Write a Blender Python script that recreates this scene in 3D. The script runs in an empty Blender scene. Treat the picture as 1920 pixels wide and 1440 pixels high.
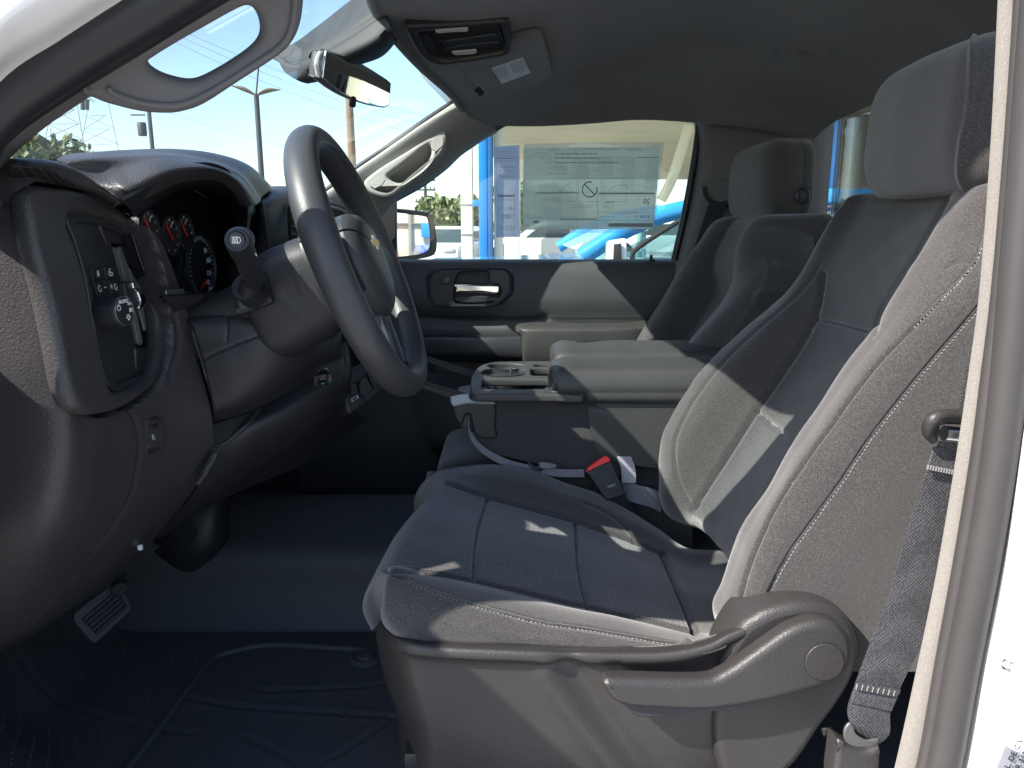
import bpy, bmesh, math, random
import numpy as np
from mathutils import Vector, Matrix
random.seed(7); RNG = np.random.default_rng(7)
C = bpy.context.scene.collection
scene = bpy.context.scene
PI = math.pi
# ------------------------------------------------------------------ camera, world, sun
F = 1400.0; PITCH = math.radians(11.7); CP, SP = math.cos(PITCH), math.sin(PITCH)
cam_d = bpy.data.cameras.new('camera'); cam = bpy.data.objects.new('camera', cam_d); C.objects.link(cam)
cam_d.sensor_width = 36; cam_d.lens = 36*F/1920; cam_d.clip_start = 0.02; cam_d.clip_end = 2000
cam.location = (0, 0, 0); cam.rotation_euler = (PI/2-PITCH, 0, 0)
scene.camera = cam
TO_SUN = Vector((-.55, -.32, .58)).normalized()
w = bpy.data.worlds.new('World'); scene.world = w; w.use_nodes = True
nt = w.node_tree; bg = nt.nodes['Background']
sky = nt.nodes.new('ShaderNodeTexSky'); sky.sky_type = 'NISHITA'; sky.sun_disc = False
sky.sun_elevation = math.asin(TO_SUN.z); sky.sun_rotation = math.atan2(TO_SUN.x, TO_SUN.y)
sky.air_density = 1.0; sky.dust_density = 1.1; sky.ozone_density = 1.5
nt.links.new(sky.outputs[0], bg.inputs[0]); bg.inputs[1].default_value = 0.13
sun_d = bpy.data.lights.new('sun', 'SUN'); sun = bpy.data.objects.new('sun', sun_d); C.objects.link(sun)
sun_d.energy = 4.2; sun_d.angle = math.radians(0.5); sun_d.color = (1.0, .93, .84)
sun.rotation_euler = TO_SUN.to_track_quat('Z', 'Y').to_euler()
scene.view_settings.view_transform = 'Standard'; scene.view_settings.look = 'None'
scene.view_settings.exposure = 1.6; scene.view_settings.gamma = 1
scene.render.engine = 'CYCLES'
scene.cycles.max_bounces = 10; scene.cycles.diffuse_bounces = 5; scene.cycles.transparent_max_bounces = 16
scene.cycles.sample_clamp_indirect = 6
try:
    scene.cycles.use_denoising = True
except Exception: pass

# ------------------------------------------------------------------ geometry helpers
def ray(px, py):
    u, v = px-960, py-720
    d = Vector((u, F*CP - v*SP, -F*SP - v*CP))
    return d/d.y
def P(px, py, Y): return ray(px, py)*Y
def PX(px, py, X): d = ray(px, py); return d*(X/d.x)
def PZ(px, py, Z): d = ray(px, py); return d*(Z/d.z)
def PP(px, py, pl): d = ray(px, py); o, n = pl; return d*(n.dot(o)/n.dot(d))
V = lambda x, y, z: Vector((x, y, z))
def proj(a):
    a = np.asarray(a, float); f = a[..., 1]*CP - a[..., 2]*SP; up = a[..., 2]*CP + a[..., 1]*SP
    return np.stack([960+a[..., 0]/f*F, 720-up/f*F], -1)
def pt(q):
    if isinstance(q, (Vector, np.ndarray)): return Vector(q)
    return P(*q)
def spline(a, n, closed=False):
    """Catmull-Rom resample of a (k, ...) array to n samples along axis 0."""
    a = np.asarray(a, float); k = len(a)
    if k == 2 and not closed:
        t = np.linspace(0, 1, n).reshape((-1,)+(1,)*(a.ndim-1)); return a[0]*(1-t)+a[1]*t
    if closed:
        t = np.linspace(0, k, n, endpoint=False); i = np.floor(t).astype(int); f = t-i
        p0, p1, p2, p3 = a[(i-1) % k], a[i % k], a[(i+1) % k], a[(i+2) % k]
    else:
        e = np.concatenate([[2*a[0]-a[1]], a, [2*a[-1]-a[-2]]])
        t = np.linspace(0, k-1, n); i = np.minimum(np.floor(t).astype(int), k-2); f = t-i
        p0, p1, p2, p3 = e[i], e[i+1], e[i+2], e[i+3]
    f = f.reshape((-1,)+(1,)*(a.ndim-1))
    return .5*((2*p1)+(-p0+p2)*f+(2*p0-5*p1+4*p2-p3)*f**2+(-p0+3*p1-3*p2+p3)*f**3)
def arc(poly, n):
    """arc-length resample of a 3D polyline (after smoothing)."""
    a = spline([tuple(pt(q)) for q in poly], 200); s = np.r_[0, np.cumsum(np.linalg.norm(np.diff(a, axis=0), axis=1))]
    t = np.linspace(0, s[-1], n); return np.stack([np.interp(t, s, a[:, k]) for k in range(3)], 1)
def by_axis(poly, vals, ax=2):
    """where a polyline crosses each value of one axis, extrapolating past its ends."""
    a = spline([tuple(pt(q)) for q in poly], 120); o = np.argsort(a[:, ax]); a = a[o]; out = []
    for v in vals:
        if v < a[0, ax] or v > a[-1, ax]:
            i, j = (0, 8) if v < a[0, ax] else (-1, -9)
            t = (v-a[i, ax])/(a[j, ax]-a[i, ax] or 1); out.append(a[i]+(a[j]-a[i])*t)
        else: out.append([np.interp(v, a[:, ax], a[:, k]) for k in range(3)])
    return np.array(out)
def seg_dist(p, poly):
    poly = np.asarray(poly, float); best = np.full(p.shape[:-1], 1e9)
    for a, b in zip(poly[:-1], poly[1:]):
        d = b-a; t = np.clip(((p-a)@d)/(d@d+1e-9), 0, 1)[..., None]
        best = np.minimum(best, np.linalg.norm(p-(a+t*d), axis=-1))
    return best
def inside(q, poly):
    x, y = q[..., 0], q[..., 1]; r = np.zeros(x.shape, bool); n = len(poly)
    for i in range(n):
        (x0, y0), (x1, y1) = poly[i-1], poly[i]
        if y0 == y1: continue
        r ^= ((y0 > y) != (y1 > y)) & (x < (x1-x0)*(y-y0)/(y1-y0)+x0)
    return r
def sink(poly, depth, margin, soft, d_=None):
    """fn for loft: press the surface in inside a picture outline"""
    def f(g, n):
        q = proj(g); d = seg_dist(q, list(poly)+[poly[0]]); t = np.clip((d-margin)/soft, 0, 1)*inside(q, poly)
        return g-(n if d_ is None else -np.array(d_))*(depth*t)[..., None]
    return f
def empty(name, loc, label, cat, group=None):
    o = bpy.data.objects.new(name, None); C.objects.link(o); o.location = loc; o.empty_display_size = .05
    o['label'] = label; o['category'] = cat
    if group: o['group'] = group
    return o
def tag(o, label=None, cat=None, group=None, kind=None):
    for k, v in (('label', label), ('category', cat), ('group', group), ('kind', kind)):
        if v: o[k] = v
    return o
def link(name, me, mat, parent=None, smooth=True, angle=40):
    o = bpy.data.objects.new(name, me); C.objects.link(o)
    if mat is not None:
        me.materials.clear(); me.materials.append(mat)
    if smooth:
        me.polygons.foreach_set('use_smooth', [True]*len(me.polygons))
        me.set_sharp_from_angle(angle=math.radians(angle))
    if parent is not None:
        o.parent = parent; o.matrix_parent_inverse = world_mat(parent).inverted()
    return o
def world_mat(o):
    m = o.matrix_basis.copy()
    if o.parent is not None: m = world_mat(o.parent) @ o.matrix_parent_inverse @ m
    return m
class Surf: pass
def loft(name, rows, mat, parent=None, res=(60, 60), thick=.02, creases=(), closed_u=False, ncv=None, angle=40, kind=None, fn=None, dense=True):
    """smooth surface through a grid of control points; creases = (pixel polyline, depth, width px); grown to a solid."""
    g = np.array([[tuple(pt(q)) for q in r] for r in rows])
    g = spline(g, res[0]); g = np.swapaxes(spline(np.swapaxes(g, 0, 1), res[1], closed_u), 0, 1)
    du = np.gradient(g, axis=0); dv = np.gradient(g, axis=1)
    n = np.cross(du, dv); n /= np.linalg.norm(n, axis=-1, keepdims=True)+1e-12
    s = np.sign(np.sum(n*g)) or 1
    n = -n*s
    if fn is not None: g = fn(g, n)
    if creases:
        q = proj(g)
        for cr in creases:
            poly, dep, wd = cr[:3]
            poly = spline(poly, max(2, len(poly)*6)) if len(poly) > 2 else np.array(poly, float)
            d = seg_dist(q, poly); g = g - n*(dep*np.exp(-(d/wd)**2))[..., None]
        du = np.gradient(g, axis=0); dv = np.gradient(g, axis=1); n2 = np.cross(du, dv)
        n2 /= np.linalg.norm(n2, axis=-1, keepdims=True)+1e-12; nb = -n2*s
    else: nb = n
    A, B = g.shape[:2]; v = g.reshape(-1, 3); back = (g-n*thick).reshape(-1, 3)
    idx = np.arange(A*B).reshape(A, B)
    def quads(ix): return np.stack([ix[:-1, :-1], ix[1:, :-1], ix[1:, 1:], ix[:-1, 1:]], -1).reshape(-1, 4)
    f = quads(idx); 
    if s > 0: f = f[:, ::-1]
    fb = f[:, ::-1]+A*B
    ring = np.concatenate([idx[0, :], idx[1:, -1], idx[-1, -2::-1], idx[-2:0:-1, 0]])
    r2 = np.roll(ring, -1); side = np.stack([ring, ring+A*B, r2+A*B, r2], -1)
    if s < 0: side = side[:, ::-1]
    if thick == 0: V_, F_ = v, f
    else: V_, F_ = np.concatenate([v, back]), np.concatenate([f, fb, side])
    me = bpy.data.meshes.new(name); me.from_pydata(V_.tolist(), [], F_.tolist()); me.update()
    o = link(name, me, mat, parent, angle=angle)
    if kind: o['kind'] = kind
    S = Surf(); S.o = o; S.g = g; S.n = nb; S.q = proj(g).reshape(-1, 2); S.p = g.reshape(-1, 3); S.nn = nb.reshape(-1, 3)
    return S
def on(S, px, py, lift=0.):
    d = np.hypot(S.q[:, 0]-px, S.q[:, 1]-py); i = np.argpartition(d, 6)[:6]; wt = 1/(d[i]+.3)**2; wt /= wt.sum()
    n = (S.nn[i]*wt[:, None]).sum(0); n /= np.linalg.norm(n)+1e-9
    return Vector((S.p[i]*wt[:, None]).sum(0)+n*lift), Vector(n)
def mesh_obj(name, vs, fs, mat, parent=None, smooth=True, angle=35, bevel=0, seg=2):
    me = bpy.data.meshes.new(name)
    if bevel:
        bm = bmesh.new(); bv = [bm.verts.new(v) for v in vs]
        for f in fs: bm.faces.new([bv[i] for i in f])
        bmesh.ops.recalc_face_normals(bm, faces=bm.faces)
        es = [e for e in bm.edges if e.is_manifold and e.calc_face_angle(0) > .35]
        bmesh.ops.bevel(bm, geom=es, offset=bevel, segments=seg, profile=.5, affect='EDGES', clamp_overlap=True)
        bm.to_mesh(me); bm.free()
    else:
        me.from_pydata([tuple(v) for v in vs], [], fs); me.update()
    return link(name, me, mat, parent, smooth, angle)
def frame(o, u, v):
    """matrix whose x = u, y = v, z = u x v at o"""
    u = Vector(u).normalized(); n = u.cross(Vector(v)).normalized(); v = n.cross(u)
    m = Matrix((u, v, n)).transposed().to_4x4(); m.translation = Vector(o); return m
def box(name, c, size, mat, parent=None, bevel=.004, rot=None, seg=2):
    x, y, z = (s/2 for s in size)
    vs = [V(a, b, d) for a in (-x, x) for b in (-y, y) for d in (-z, z)]
    m = rot.to_4x4() if rot is not None else Matrix.Identity(4); m.translation = Vector(c)
    vs = [m @ v for v in vs]
    fs = [(0, 1, 3, 2), (4, 6, 7, 5), (0, 4, 5, 1), (2, 3, 7, 6), (0, 2, 6, 4), (1, 5, 7, 3)]
    return mesh_obj(name, vs, fs, mat, parent, bevel=bevel, seg=seg)
def tube(name, pts, r, mat, parent=None, closed=False, seg=10, smooth_n=None, radii=None, kind=None, sq=1.0, flat=None, up=None):
    a = np.array([tuple(pt(q)) for q in pts]); k = len(a)
    n = smooth_n or (k if k == 2 else k*6)
    if smooth_n != 0: a = spline(a, n, closed)
    else: n = k
    rr = np.full(n, r) if radii is None else spline(np.array(radii, float)[:, None], n, closed)[:, 0]
    t = np.gradient(a, axis=0) if not closed else np.roll(a, -1, 0)-np.roll(a, 1, 0)
    t /= np.linalg.norm(t, axis=1, keepdims=True)+1e-12
    ref = np.array(up if up is not None else (0, 0, 1.)); 
    if up is None and abs(t[:, 2]).mean() > .9: ref = np.array((0, 1., 0))
    b = np.cross(t, ref); b /= np.linalg.norm(b, axis=1, keepdims=True)+1e-12; c = np.cross(b, t)
    an = np.linspace(0, 2*PI, seg, endpoint=False); fl = flat or 1.0
    vs = a[:, None]+rr[:, None, None]*(np.cos(an)[None, :, None]*b[:, None]*1.0+fl*np.sin(an)[None, :, None]*c[:, None])
    vs = vs.reshape(-1, 3).tolist(); fs = []
    m = n if closed else n-1
    for i in range(m):
        j = (i+1) % n
        for s in range(seg):
            s2 = (s+1) % seg; fs.append((i*seg+s, j*seg+s, j*seg+s2, i*seg+s2))
    if not closed: fs += [tuple(range(seg))[::-1], tuple((n-1)*seg+s for s in range(seg))]
    o = mesh_obj(name, vs, fs, mat, parent)
    if kind: o['kind'] = kind
    return o
def ribbon(name, pts, width_dir, width, mat, parent=None, thick=.0015, n=None, kind=None):
    """flat strap along pts; width_dir = vector or list of vectors, width = number or list"""
    a = spline(np.array([tuple(pt(q)) for q in pts]), n or len(pts)*8); k = len(a)
    wd = np.array([tuple(d) for d in (width_dir if isinstance(width_dir, list) else [width_dir]*2)]); wd = spline(wd, k)
    wd /= np.linalg.norm(wd, axis=1, keepdims=True)
    ww = spline(np.array(width if isinstance(width, (list, tuple)) else [width]*2, float)[:, None], k)
    t = np.gradient(a, axis=0); nr = np.cross(t, wd); nr /= np.linalg.norm(nr, axis=1, keepdims=True)+1e-12
    vs = []; fs = []
    prof = [(-.5, -.5), (-.5, .5), (.5, .5), (.5, -.5)]
    for i in range(k):
        for (x, y) in prof: vs.append(a[i]+wd[i]*ww[i]*x+nr[i]*thick*y)
    for i in range(k-1):
        for s in range(4): fs.append((i*4+s, i*4+(s+1) % 4, (i+1)*4+(s+1) % 4, (i+1)*4+s))
    fs += [(3, 2, 1, 0), tuple((k-1)*4+s for s in range(4))]
    o = mesh_obj(name, vs, fs, mat, parent)
    if kind: o['kind'] = kind
    return o
def plate(name, pts, m, thick, mat, parent=None, bevel=.002, holes=(), smooth=True, bres=3, closed_smooth=None, res=4):
    """solid plate: pts = 2D outline in frame m (z up = visible side); rounded edge, optional holes; top at z=0, body below"""
    cu = bpy.data.curves.new(name, 'CURVE'); cu.dimensions = '2D'; cu.fill_mode = 'BOTH'
    bevel = min(bevel, thick*.49)
    cu.extrude = max(thick/2-bevel, 0); cu.bevel_depth = bevel; cu.bevel_resolution = bres; cu.offset = -bevel
    for ol in [pts]+list(holes):
        a = np.array(ol, float)
        if smooth: a = spline(a, len(a)*res, True)
        s = cu.splines.new('POLY'); s.points.add(len(a)-1); s.use_cyclic_u = True
        s.points.foreach_set('co', np.c_[a, np.zeros(len(a)), np.ones(len(a))].ravel())
    ob = bpy.data.objects.new('tmp', cu); C.objects.link(ob); 
    dg = bpy.context.evaluated_depsgraph_get(); me = bpy.data.meshes.new_from_object(ob.evaluated_get(dg))
    bpy.data.objects.remove(ob); bpy.data.curves.remove(cu); me.name = name
    me.transform(Matrix.Translation((0, 0, -thick/2))); me.transform(m)
    return link(name, me, mat, parent, angle=35)
def pix_plate(name, pix, pl, thick, mat, parent=None, bevel=.002, holes=(), smooth=True, up=(0, 0, 1), **k):
    """plate whose outline is given in picture points lying on plane pl=(origin, normal towards viewer)"""
    o, n = pl; n = n.normalized(); upv = Vector(up); u = upv.cross(n).normalized(); v = n.cross(u)
    m = frame(o, u, v); mi = m.inverted()
    f = lambda q: tuple((mi @ PP(q[0], q[1], pl))[:2])
    return plate(name, [f(q) for q in pix], m, thick, mat, parent, bevel, [[f(q) for q in h] for h in holes], smooth, **k)
def rrect(w, h, r, n=5, cx=0, cy=0):
    out = []
    for sx, sy, a0 in ((1, 1, 0), (-1, 1, PI/2), (-1, -1, PI), (1, -1, 1.5*PI)):
        for i in range(n+1):
            a = a0+PI/2*i/n; out.append((cx+sx*(w/2-r)+r*math.cos(a), cy+sy*(h/2-r)+r*math.sin(a)))
    return out
def circ(r, n=24, cx=0, cy=0, ry=None): return [(cx+r*math.cos(2*PI*i/n), cy+(ry or r)*math.sin(2*PI*i/n)) for i in range(n)]
def lathe(name, prof, m, mat, parent=None, seg=32, angle=35):
    """prof = (radius, height) pairs turned about z of frame m"""
    vs = []; fs = []
    for r, z in prof:
        for s in range(seg):
            a = 2*PI*s/seg; vs.append(m @ V(r*math.cos(a), r*math.sin(a), z))
    for i in range(len(prof)-1):
        for s in range(seg):
            s2 = (s+1) % seg; fs.append((i*seg+s, i*seg+s2, (i+1)*seg+s2, (i+1)*seg+s))
    fs += [tuple(range(seg))[::-1], tuple((len(prof)-1)*seg+s for s in range(seg))]
    return mesh_obj(name, vs, fs, mat, parent, angle=angle)
def text(name, s, m, size, mat, parent=None, thick=.0003, align='CENTER', mirror=False):
    cu = bpy.data.curves.new(name, 'FONT'); cu.body = s; cu.size = size; cu.extrude = thick; cu.align_x = align; cu.align_y = 'CENTER'
    ob = bpy.data.objects.new('tmp', cu); C.objects.link(ob); dg = bpy.context.evaluated_depsgraph_get()
    me = bpy.data.meshes.new_from_object(ob.evaluated_get(dg)); bpy.data.objects.remove(ob); bpy.data.curves.remove(cu)
    if mirror: me.transform(Matrix.Scale(-1, 4, (1, 0, 0))); me.flip_normals()
    me.transform(m); me.name = name
    return link(name, me, mat, parent, smooth=False)
def stitches(name, S, poly, mat, parent, step=9, ln=5.5, r=.0009, lift=.0006, off=0, zig=0.):
    """short raised thread segments along a picture line on surface S"""
    a = spline(poly, len(poly)*30); s = np.r_[0, np.cumsum(np.linalg.norm(np.diff(a, axis=0), axis=1))]
    vs = []; fs = []; t = 0; k = 0
    while t+ln < s[-1]:
        p0 = [np.interp(t, s, a[:, i]) for i in (0, 1)]; p1 = [np.interp(t+ln, s, a[:, i]) for i in (0, 1)]
        tx, ty = p1[0]-p0[0], p1[1]-p0[1]; L = math.hypot(tx, ty) or 1; nx, ny = -ty/L, tx/L
        z = zig
        A, n = on(S, p0[0]+nx*(off-z), p0[1]+ny*(off-z), lift); B, _ = on(S, p1[0]+nx*(off+z), p1[1]+ny*(off+z), lift)
        d = (B-A); 
        if d.length > 1e-5:
            b = d.cross(n).normalized()*r; nn = n*r; b0 = len(vs)
            for q in (A, B): vs += [q+b, q+nn, q-b, q-nn]
            vs.append((A+B)/2+nn*2.)
            fs += [(b0, b0+4, b0+5, b0+1), (b0+1, b0+5, b0+6, b0+2), (b0+3, b0+2, b0+1, b0), (b0+4, b0+7, b0+6, b0+5), (b0+2, b0+6, b0+7, b0+3)]
        t += step; k += 1
    vs2 = vs
    o = mesh_obj(name, vs2, fs, mat, parent); o['kind'] = 'stuff'
    return o
def seam(name, S, poly, r, mat, parent, lift=0., off=0):
    a = spline(poly, len(poly)*8)
    return tube(name, [on(S, p[0], p[1], lift)[0] for p in a], r, mat, parent, smooth_n=0, seg=6)
# ------------------------------------------------------------------ materials
def mat(name, col, rough=.5, metal=0., spec=.5, **k):
    m = bpy.data.materials.new(name); m.use_nodes = True; b = m.node_tree.nodes['Principled BSDF']
    b.inputs['Base Color'].default_value = (*col, 1); b.inputs['Roughness'].default_value = rough
    b.inputs['Metallic'].default_value = metal; b.inputs['Specular IOR Level'].default_value = spec
    for kk, vv in k.items(): b.inputs[kk.replace('_', ' ')].default_value = vv
    return m
def N(m, t): return m.node_tree.nodes.new(t)
def L(m, a, b): m.node_tree.links.new(a, b)
def bump(m, height, strength=.3, dist=.001):
    b = N(m, 'ShaderNodeBump'); b.inputs['Strength'].default_value = strength; b.inputs['Distance'].default_value = dist
    L(m, height, b.inputs['Height']); L(m, b.outputs[0], m.node_tree.nodes['Principled BSDF'].inputs['Normal']); return b
def coords(m, sc=1., rot=(0, 0, 0), scl=None):
    t = N(m, 'ShaderNodeTexCoord'); mp = N(m, 'ShaderNodeMapping'); L(m, t.outputs['Object'], mp.inputs[0])
    mp.inputs['Scale'].default_value = scl or (sc, sc, sc); mp.inputs['Rotation'].default_value = rot; return mp.outputs[0]
def noise(m, vec, sc, det=3, rough=.5):
    n = N(m, 'ShaderNodeTexNoise'); n.inputs['Scale'].default_value = sc; n.inputs['Detail'].default_value = det; n.inputs['Roughness'].default_value = rough
    L(m, vec, n.inputs['Vector']); return n.outputs[0]
def ramp(m, fac, stops):
    r = N(m, 'ShaderNodeValToRGB'); e = r.color_ramp.elements
    while len(e) < len(stops): e.new(.5)
    for k, (p, c) in enumerate(stops): e[k].position = p; e[k].color = (*c, 1)
    L(m, fac, r.inputs[0]); return r.outputs[0]
def math_n(m, op, a, b=None, c=None):
    n = N(m, 'ShaderNodeMath'); n.operation = op
    for i, x in enumerate((a, b, c)):
        if x is None: continue
        if isinstance(x, (int, float)): n.inputs[i].default_value = x
        else: L(m, x, n.inputs[i])
    return n.outputs[0]
def basecol(m, out): L(m, out, m.node_tree.nodes['Principled BSDF'].inputs['Base Color'])
def sc3(c, k): return tuple(x*k for x in c)
def fabric(name, col, freq=520, amp=.55, knit=False, rough=.9, sheen=.35):
    m = mat(name, col, rough, spec=.25); b = m.node_tree.nodes['Principled BSDF']
    b.inputs['Sheen Weight'].default_value = sheen; b.inputs['Sheen Roughness'].default_value = .5
    v = coords(m); n1 = noise(m, v, freq, 2, .6); n2 = noise(m, v, 9, 3)
    c1 = ramp(m, n1, [(.3, sc3(col, 1-amp)), (.52, col), (.72, sc3(col, 1+amp*1.6))])
    mx = N(m, 'ShaderNodeMixRGB'); mx.blend_type = 'MULTIPLY'; mx.inputs[0].default_value = .25
    L(m, c1, mx.inputs[1]); L(m, ramp(m, n2, [(.3, (.6, .6, .6)), (.7, (1, 1, 1))]), mx.inputs[2]); basecol(m, mx.outputs[0])
    w1 = N(m, 'ShaderNodeTexWave'); w1.inputs['Scale'].default_value = 330; w1.inputs['Distortion'].default_value = 1.2
    L(m, coords(m, 1, (0, .6, .7)), w1.inputs['Vector'])
    h = math_n(m, 'ADD', n1, math_n(m, 'MULTIPLY', w1.outputs['Fac'], .5))
    if knit:
        vo = N(m, 'ShaderNodeTexVoronoi'); vo.inputs['Scale'].default_value = 125; vo.inputs['Randomness'].default_value = .25
        L(m, coords(m, 1, (0, 0, 0), (1.0, 1.0, .8)), vo.inputs['Vector'])
        h = math_n(m, 'ADD', h, math_n(m, 'MULTIPLY', math_n(m, 'SUBTRACT', .5, vo.outputs['Distance']), -1.6))
    bump(m, h, .55, .0012 if knit else .0009)
    return m
def plastic(name, col, rough=.5, grain=420, gs=.35, gd=.0006, spec=.45, wear=True):
    m = mat(name, col, rough, spec=spec); v = coords(m)
    if grain:
        vo = N(m, 'ShaderNodeTexVoronoi'); vo.inputs['Scale'].default_value = grain; L(m, v, vo.inputs['Vector'])
        vo.feature = 'SMOOTH_F1'
        bump(m, math_n(m, 'ADD', vo.outputs['Distance'], math_n(m, 'MULTIPLY', noise(m, v, grain*1.4, 2), .5)), gs, gd)
    if wear:
        n = noise(m, v, 7, 5, .6); b = m.node_tree.nodes['Principled BSDF']
        r = N(m, 'ShaderNodeMapRange'); r.inputs[3].default_value = rough-.07; r.inputs[4].default_value = rough+.1; L(m, n, r.inputs[0]); L(m, r.outputs[0], b.inputs['Roughness'])
        basecol(m, ramp(m, n, [(.3, sc3(col, .9)), (.7, sc3(col, 1.12))]))
    return m
def glass(name, tint=(.8, .92, .9), refl=1.0, haze=.0):
    m = bpy.data.materials.new(name); m.use_nodes = True; nt = m.node_tree; nt.nodes.clear()
    out = N(m, 'ShaderNodeOutputMaterial'); tr = N(m, 'ShaderNodeBsdfTransparent'); tr.inputs[0].default_value = (*tint, 1)
    gl = N(m, 'ShaderNodeBsdfGlossy'); gl.inputs['Roughness'].default_value = .01
    fr = N(m, 'ShaderNodeFresnel'); fr.inputs[0].default_value = 1.45
    mx = N(m, 'ShaderNodeMixShader'); L(m, math_n(m, 'MULTIPLY', fr.outputs[0], refl), mx.inputs[0]); L(m, tr.outputs[0], mx.inputs[1]); L(m, gl.outputs[0], mx.inputs[2])
    last = mx.outputs[0]
    if haze:
        df = N(m, 'ShaderNodeBsdfDiffuse'); df.inputs[0].default_value = (.8, .85, .85, 1)  # pale diffuse layer mixed into the glass as haze
        m2 = N(m, 'ShaderNodeMixShader'); nn = noise(m, coords(m), 3, 6, .65)
        L(m, math_n(m, 'MULTIPLY', nn, haze), m2.inputs[0]); L(m, last, m2.inputs[1]); L(m, df.outputs[0], m2.inputs[2]); last = m2.outputs[0]
    L(m, last, out.inputs[0]); return m
def emit(name, col, s):
    m = mat(name, (0, 0, 0)); b = m.node_tree.nodes['Principled BSDF']; b.inputs['Emission Color'].default_value = (*col, 1); b.inputs['Emission Strength'].default_value = s; return m
M = {}
M['fab'] = fabric('charcoal_cloth', (.041, .0385, .0385), freq=700, amp=.6)
M['fabknit'] = fabric('charcoal_knit', (.038, .0375, .039), freq=700, amp=.55, knit=True)
M['fabside'] = fabric('charcoal_side_cloth', (.044, .0415, .043), freq=800, amp=.6)
M['vinyl'] = plastic('charcoal_vinyl', (.038, .038, .0375), .5, 420, .45, .0009)
M['thread'] = mat('grey_thread', (.16, .155, .155), .8)
M['threadd'] = mat('dark_thread', (.03, .03, .032), .8)
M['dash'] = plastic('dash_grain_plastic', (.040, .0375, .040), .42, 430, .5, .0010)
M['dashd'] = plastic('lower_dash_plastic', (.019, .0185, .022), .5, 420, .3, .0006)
M['panel'] = plastic('satin_black_plastic', (.020, .021, .024), .4, 0)
M['black'] = plastic('black_plastic', (.016, .017, .02), .45, 700, .2, .0003)
M['deep'] = mat('deep_black', (.006, .006, .007), .7)
M['gloss'] = mat('gloss_black', (.01, .01, .012), .08)
M['basep'] = plastic('seat_base_plastic', (.026, .0238, .0238), .46, 480, .45, .0008)
M['floor'] = plastic('rubber_mat', (.042, .045, .050), .62, 300, .3, .0007)
M['carpet'] = plastic('vinyl_floor', (.030, .032, .036), .75, 800, .4, .0006)
M['rubber'] = plastic('seal_rubber', (.017, .017, .020), .42, 0)
M['rubberg'] = plastic('grey_seal_rubber', (.042, .039, .039), .45, 600, .15, .0003)
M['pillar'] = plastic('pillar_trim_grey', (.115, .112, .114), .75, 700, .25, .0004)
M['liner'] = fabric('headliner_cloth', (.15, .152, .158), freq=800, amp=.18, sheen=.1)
M['pillarlit'] = plastic('pillar_trim_sunlit', (.27, .265, .245), .72, 600, .2, .0004)  # same trim as the near pillar, with sunlit brightness put into the colour
M['beige'] = fabric('beige_jamb_flock', (.20, .185, .17), freq=600, amp=.12, sheen=.1)
M['paint'] = mat('white_body_paint', (.80, .80, .80), .25, Coat_Weight=.8, Coat_Roughness=.04)
M['chrome'] = mat('chrome', (.75, .76, .77), .12, 1.0)
M['satin'] = mat('satin_metal', (.5, .51, .52), .32, 1.0)
M['steel'] = mat('bright_steel', (.62, .62, .62), .28, 1.0)
M['wheel'] = plastic('wheel_urethane', (.038, .039, .043), .42, 520, .28, .0005)
M['white'] = mat('white_print', (.75, .76, .76), .6)
M['whited'] = mat('grey_print', (.32, .33, .34), .6)
M['red'] = mat('red_plastic', (.75, .03, .02), .35)
M['needle'] = mat('red_needle', (.8, .02, .03), .5)
M['gold'] = mat('gold_enamel', (.75, .42, .12), .3, .4)
M['webbing'] = None
M['wind'] = glass('windshield_glass', (.85, .93, .92), 1.0, .09)  # haze film set to whiten the sky behind it, like glare
M['side'] = glass('side_glass', (.88, .93, .91), .9, .03)
M['mirror'] = mat('mirror_silver', (.88, .9, .9), .02, 1.0)
# ================================================================== TRUCK CAB SHELL
cab = empty('pickup_cab', (0, 1.4, -1.62), 'white pickup truck cab seen through its open driver door, with grey roof lining and pillars', 'pickup truck')
# roof lining
def hf(Y):   # header edge (x, z) by Y
    ys = [.66, .81, 1.0, 1.25, 1.42, 1.6, 1.85, 1.98, 2.14]; xs = [-.02, -.11, -.17, -.214, -.215, -.182, -.14, -.123, -.09]; zs = [.30, .30, .325, .347, .343, .32, .308, .295, .262]
    return np.interp(Y, ys, xs), np.interp(Y, ys, zs)
def hr(Y):
    ys = [.66, .8, 1.0, 1.42, 1.8, 2.0, 2.14]; xs = [.76, .80, .825, .84, .83, .81, .78]; zs = [.24, .275, .295, .30, .282, .262, .2]
    return np.interp(Y, ys, xs), np.interp(Y, ys, zs)
farpix = [(897, 244), (960, 222), (1040, 203), (1150, 195), (1292, 195), (1420, 205)]
rows = []
r0 = [P(a, b, 2.15) for a, b in farpix]+[P(1542, 238, 2.06)]
rows.append([p+V(0, .03, -.012) for p in r0]); rows.append(r0)
for Y, bl in ((2.08, .025), (1.98, .05), (1.8, .068), (1.6, .07), (1.42, .066), (1.2, .07), (1.0, .075), (.84, .07), (.76, .075), (.705, .07)):
    (xf, zf), (xr, zr) = hf(Y), hr(Y); r = []
    for k in range(7):
        t = k/6; r.append(V(xf+(xr-xf)*t, Y, zf+(zr-zf)*t+bl*(1.35*min(1, max(0, (t-.12)/.35))**1.6*(1-max(0, (t-.7)/.3)**2))))
    if Y < .9:
        lift = {.84: .02, .76: .045, .705: .055}[Y]
        r = [p+V(0, 0, lift*(1 if 0 < k < 6 else .3)) for k, p in enumerate(r)]
    rows.append(r)
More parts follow.
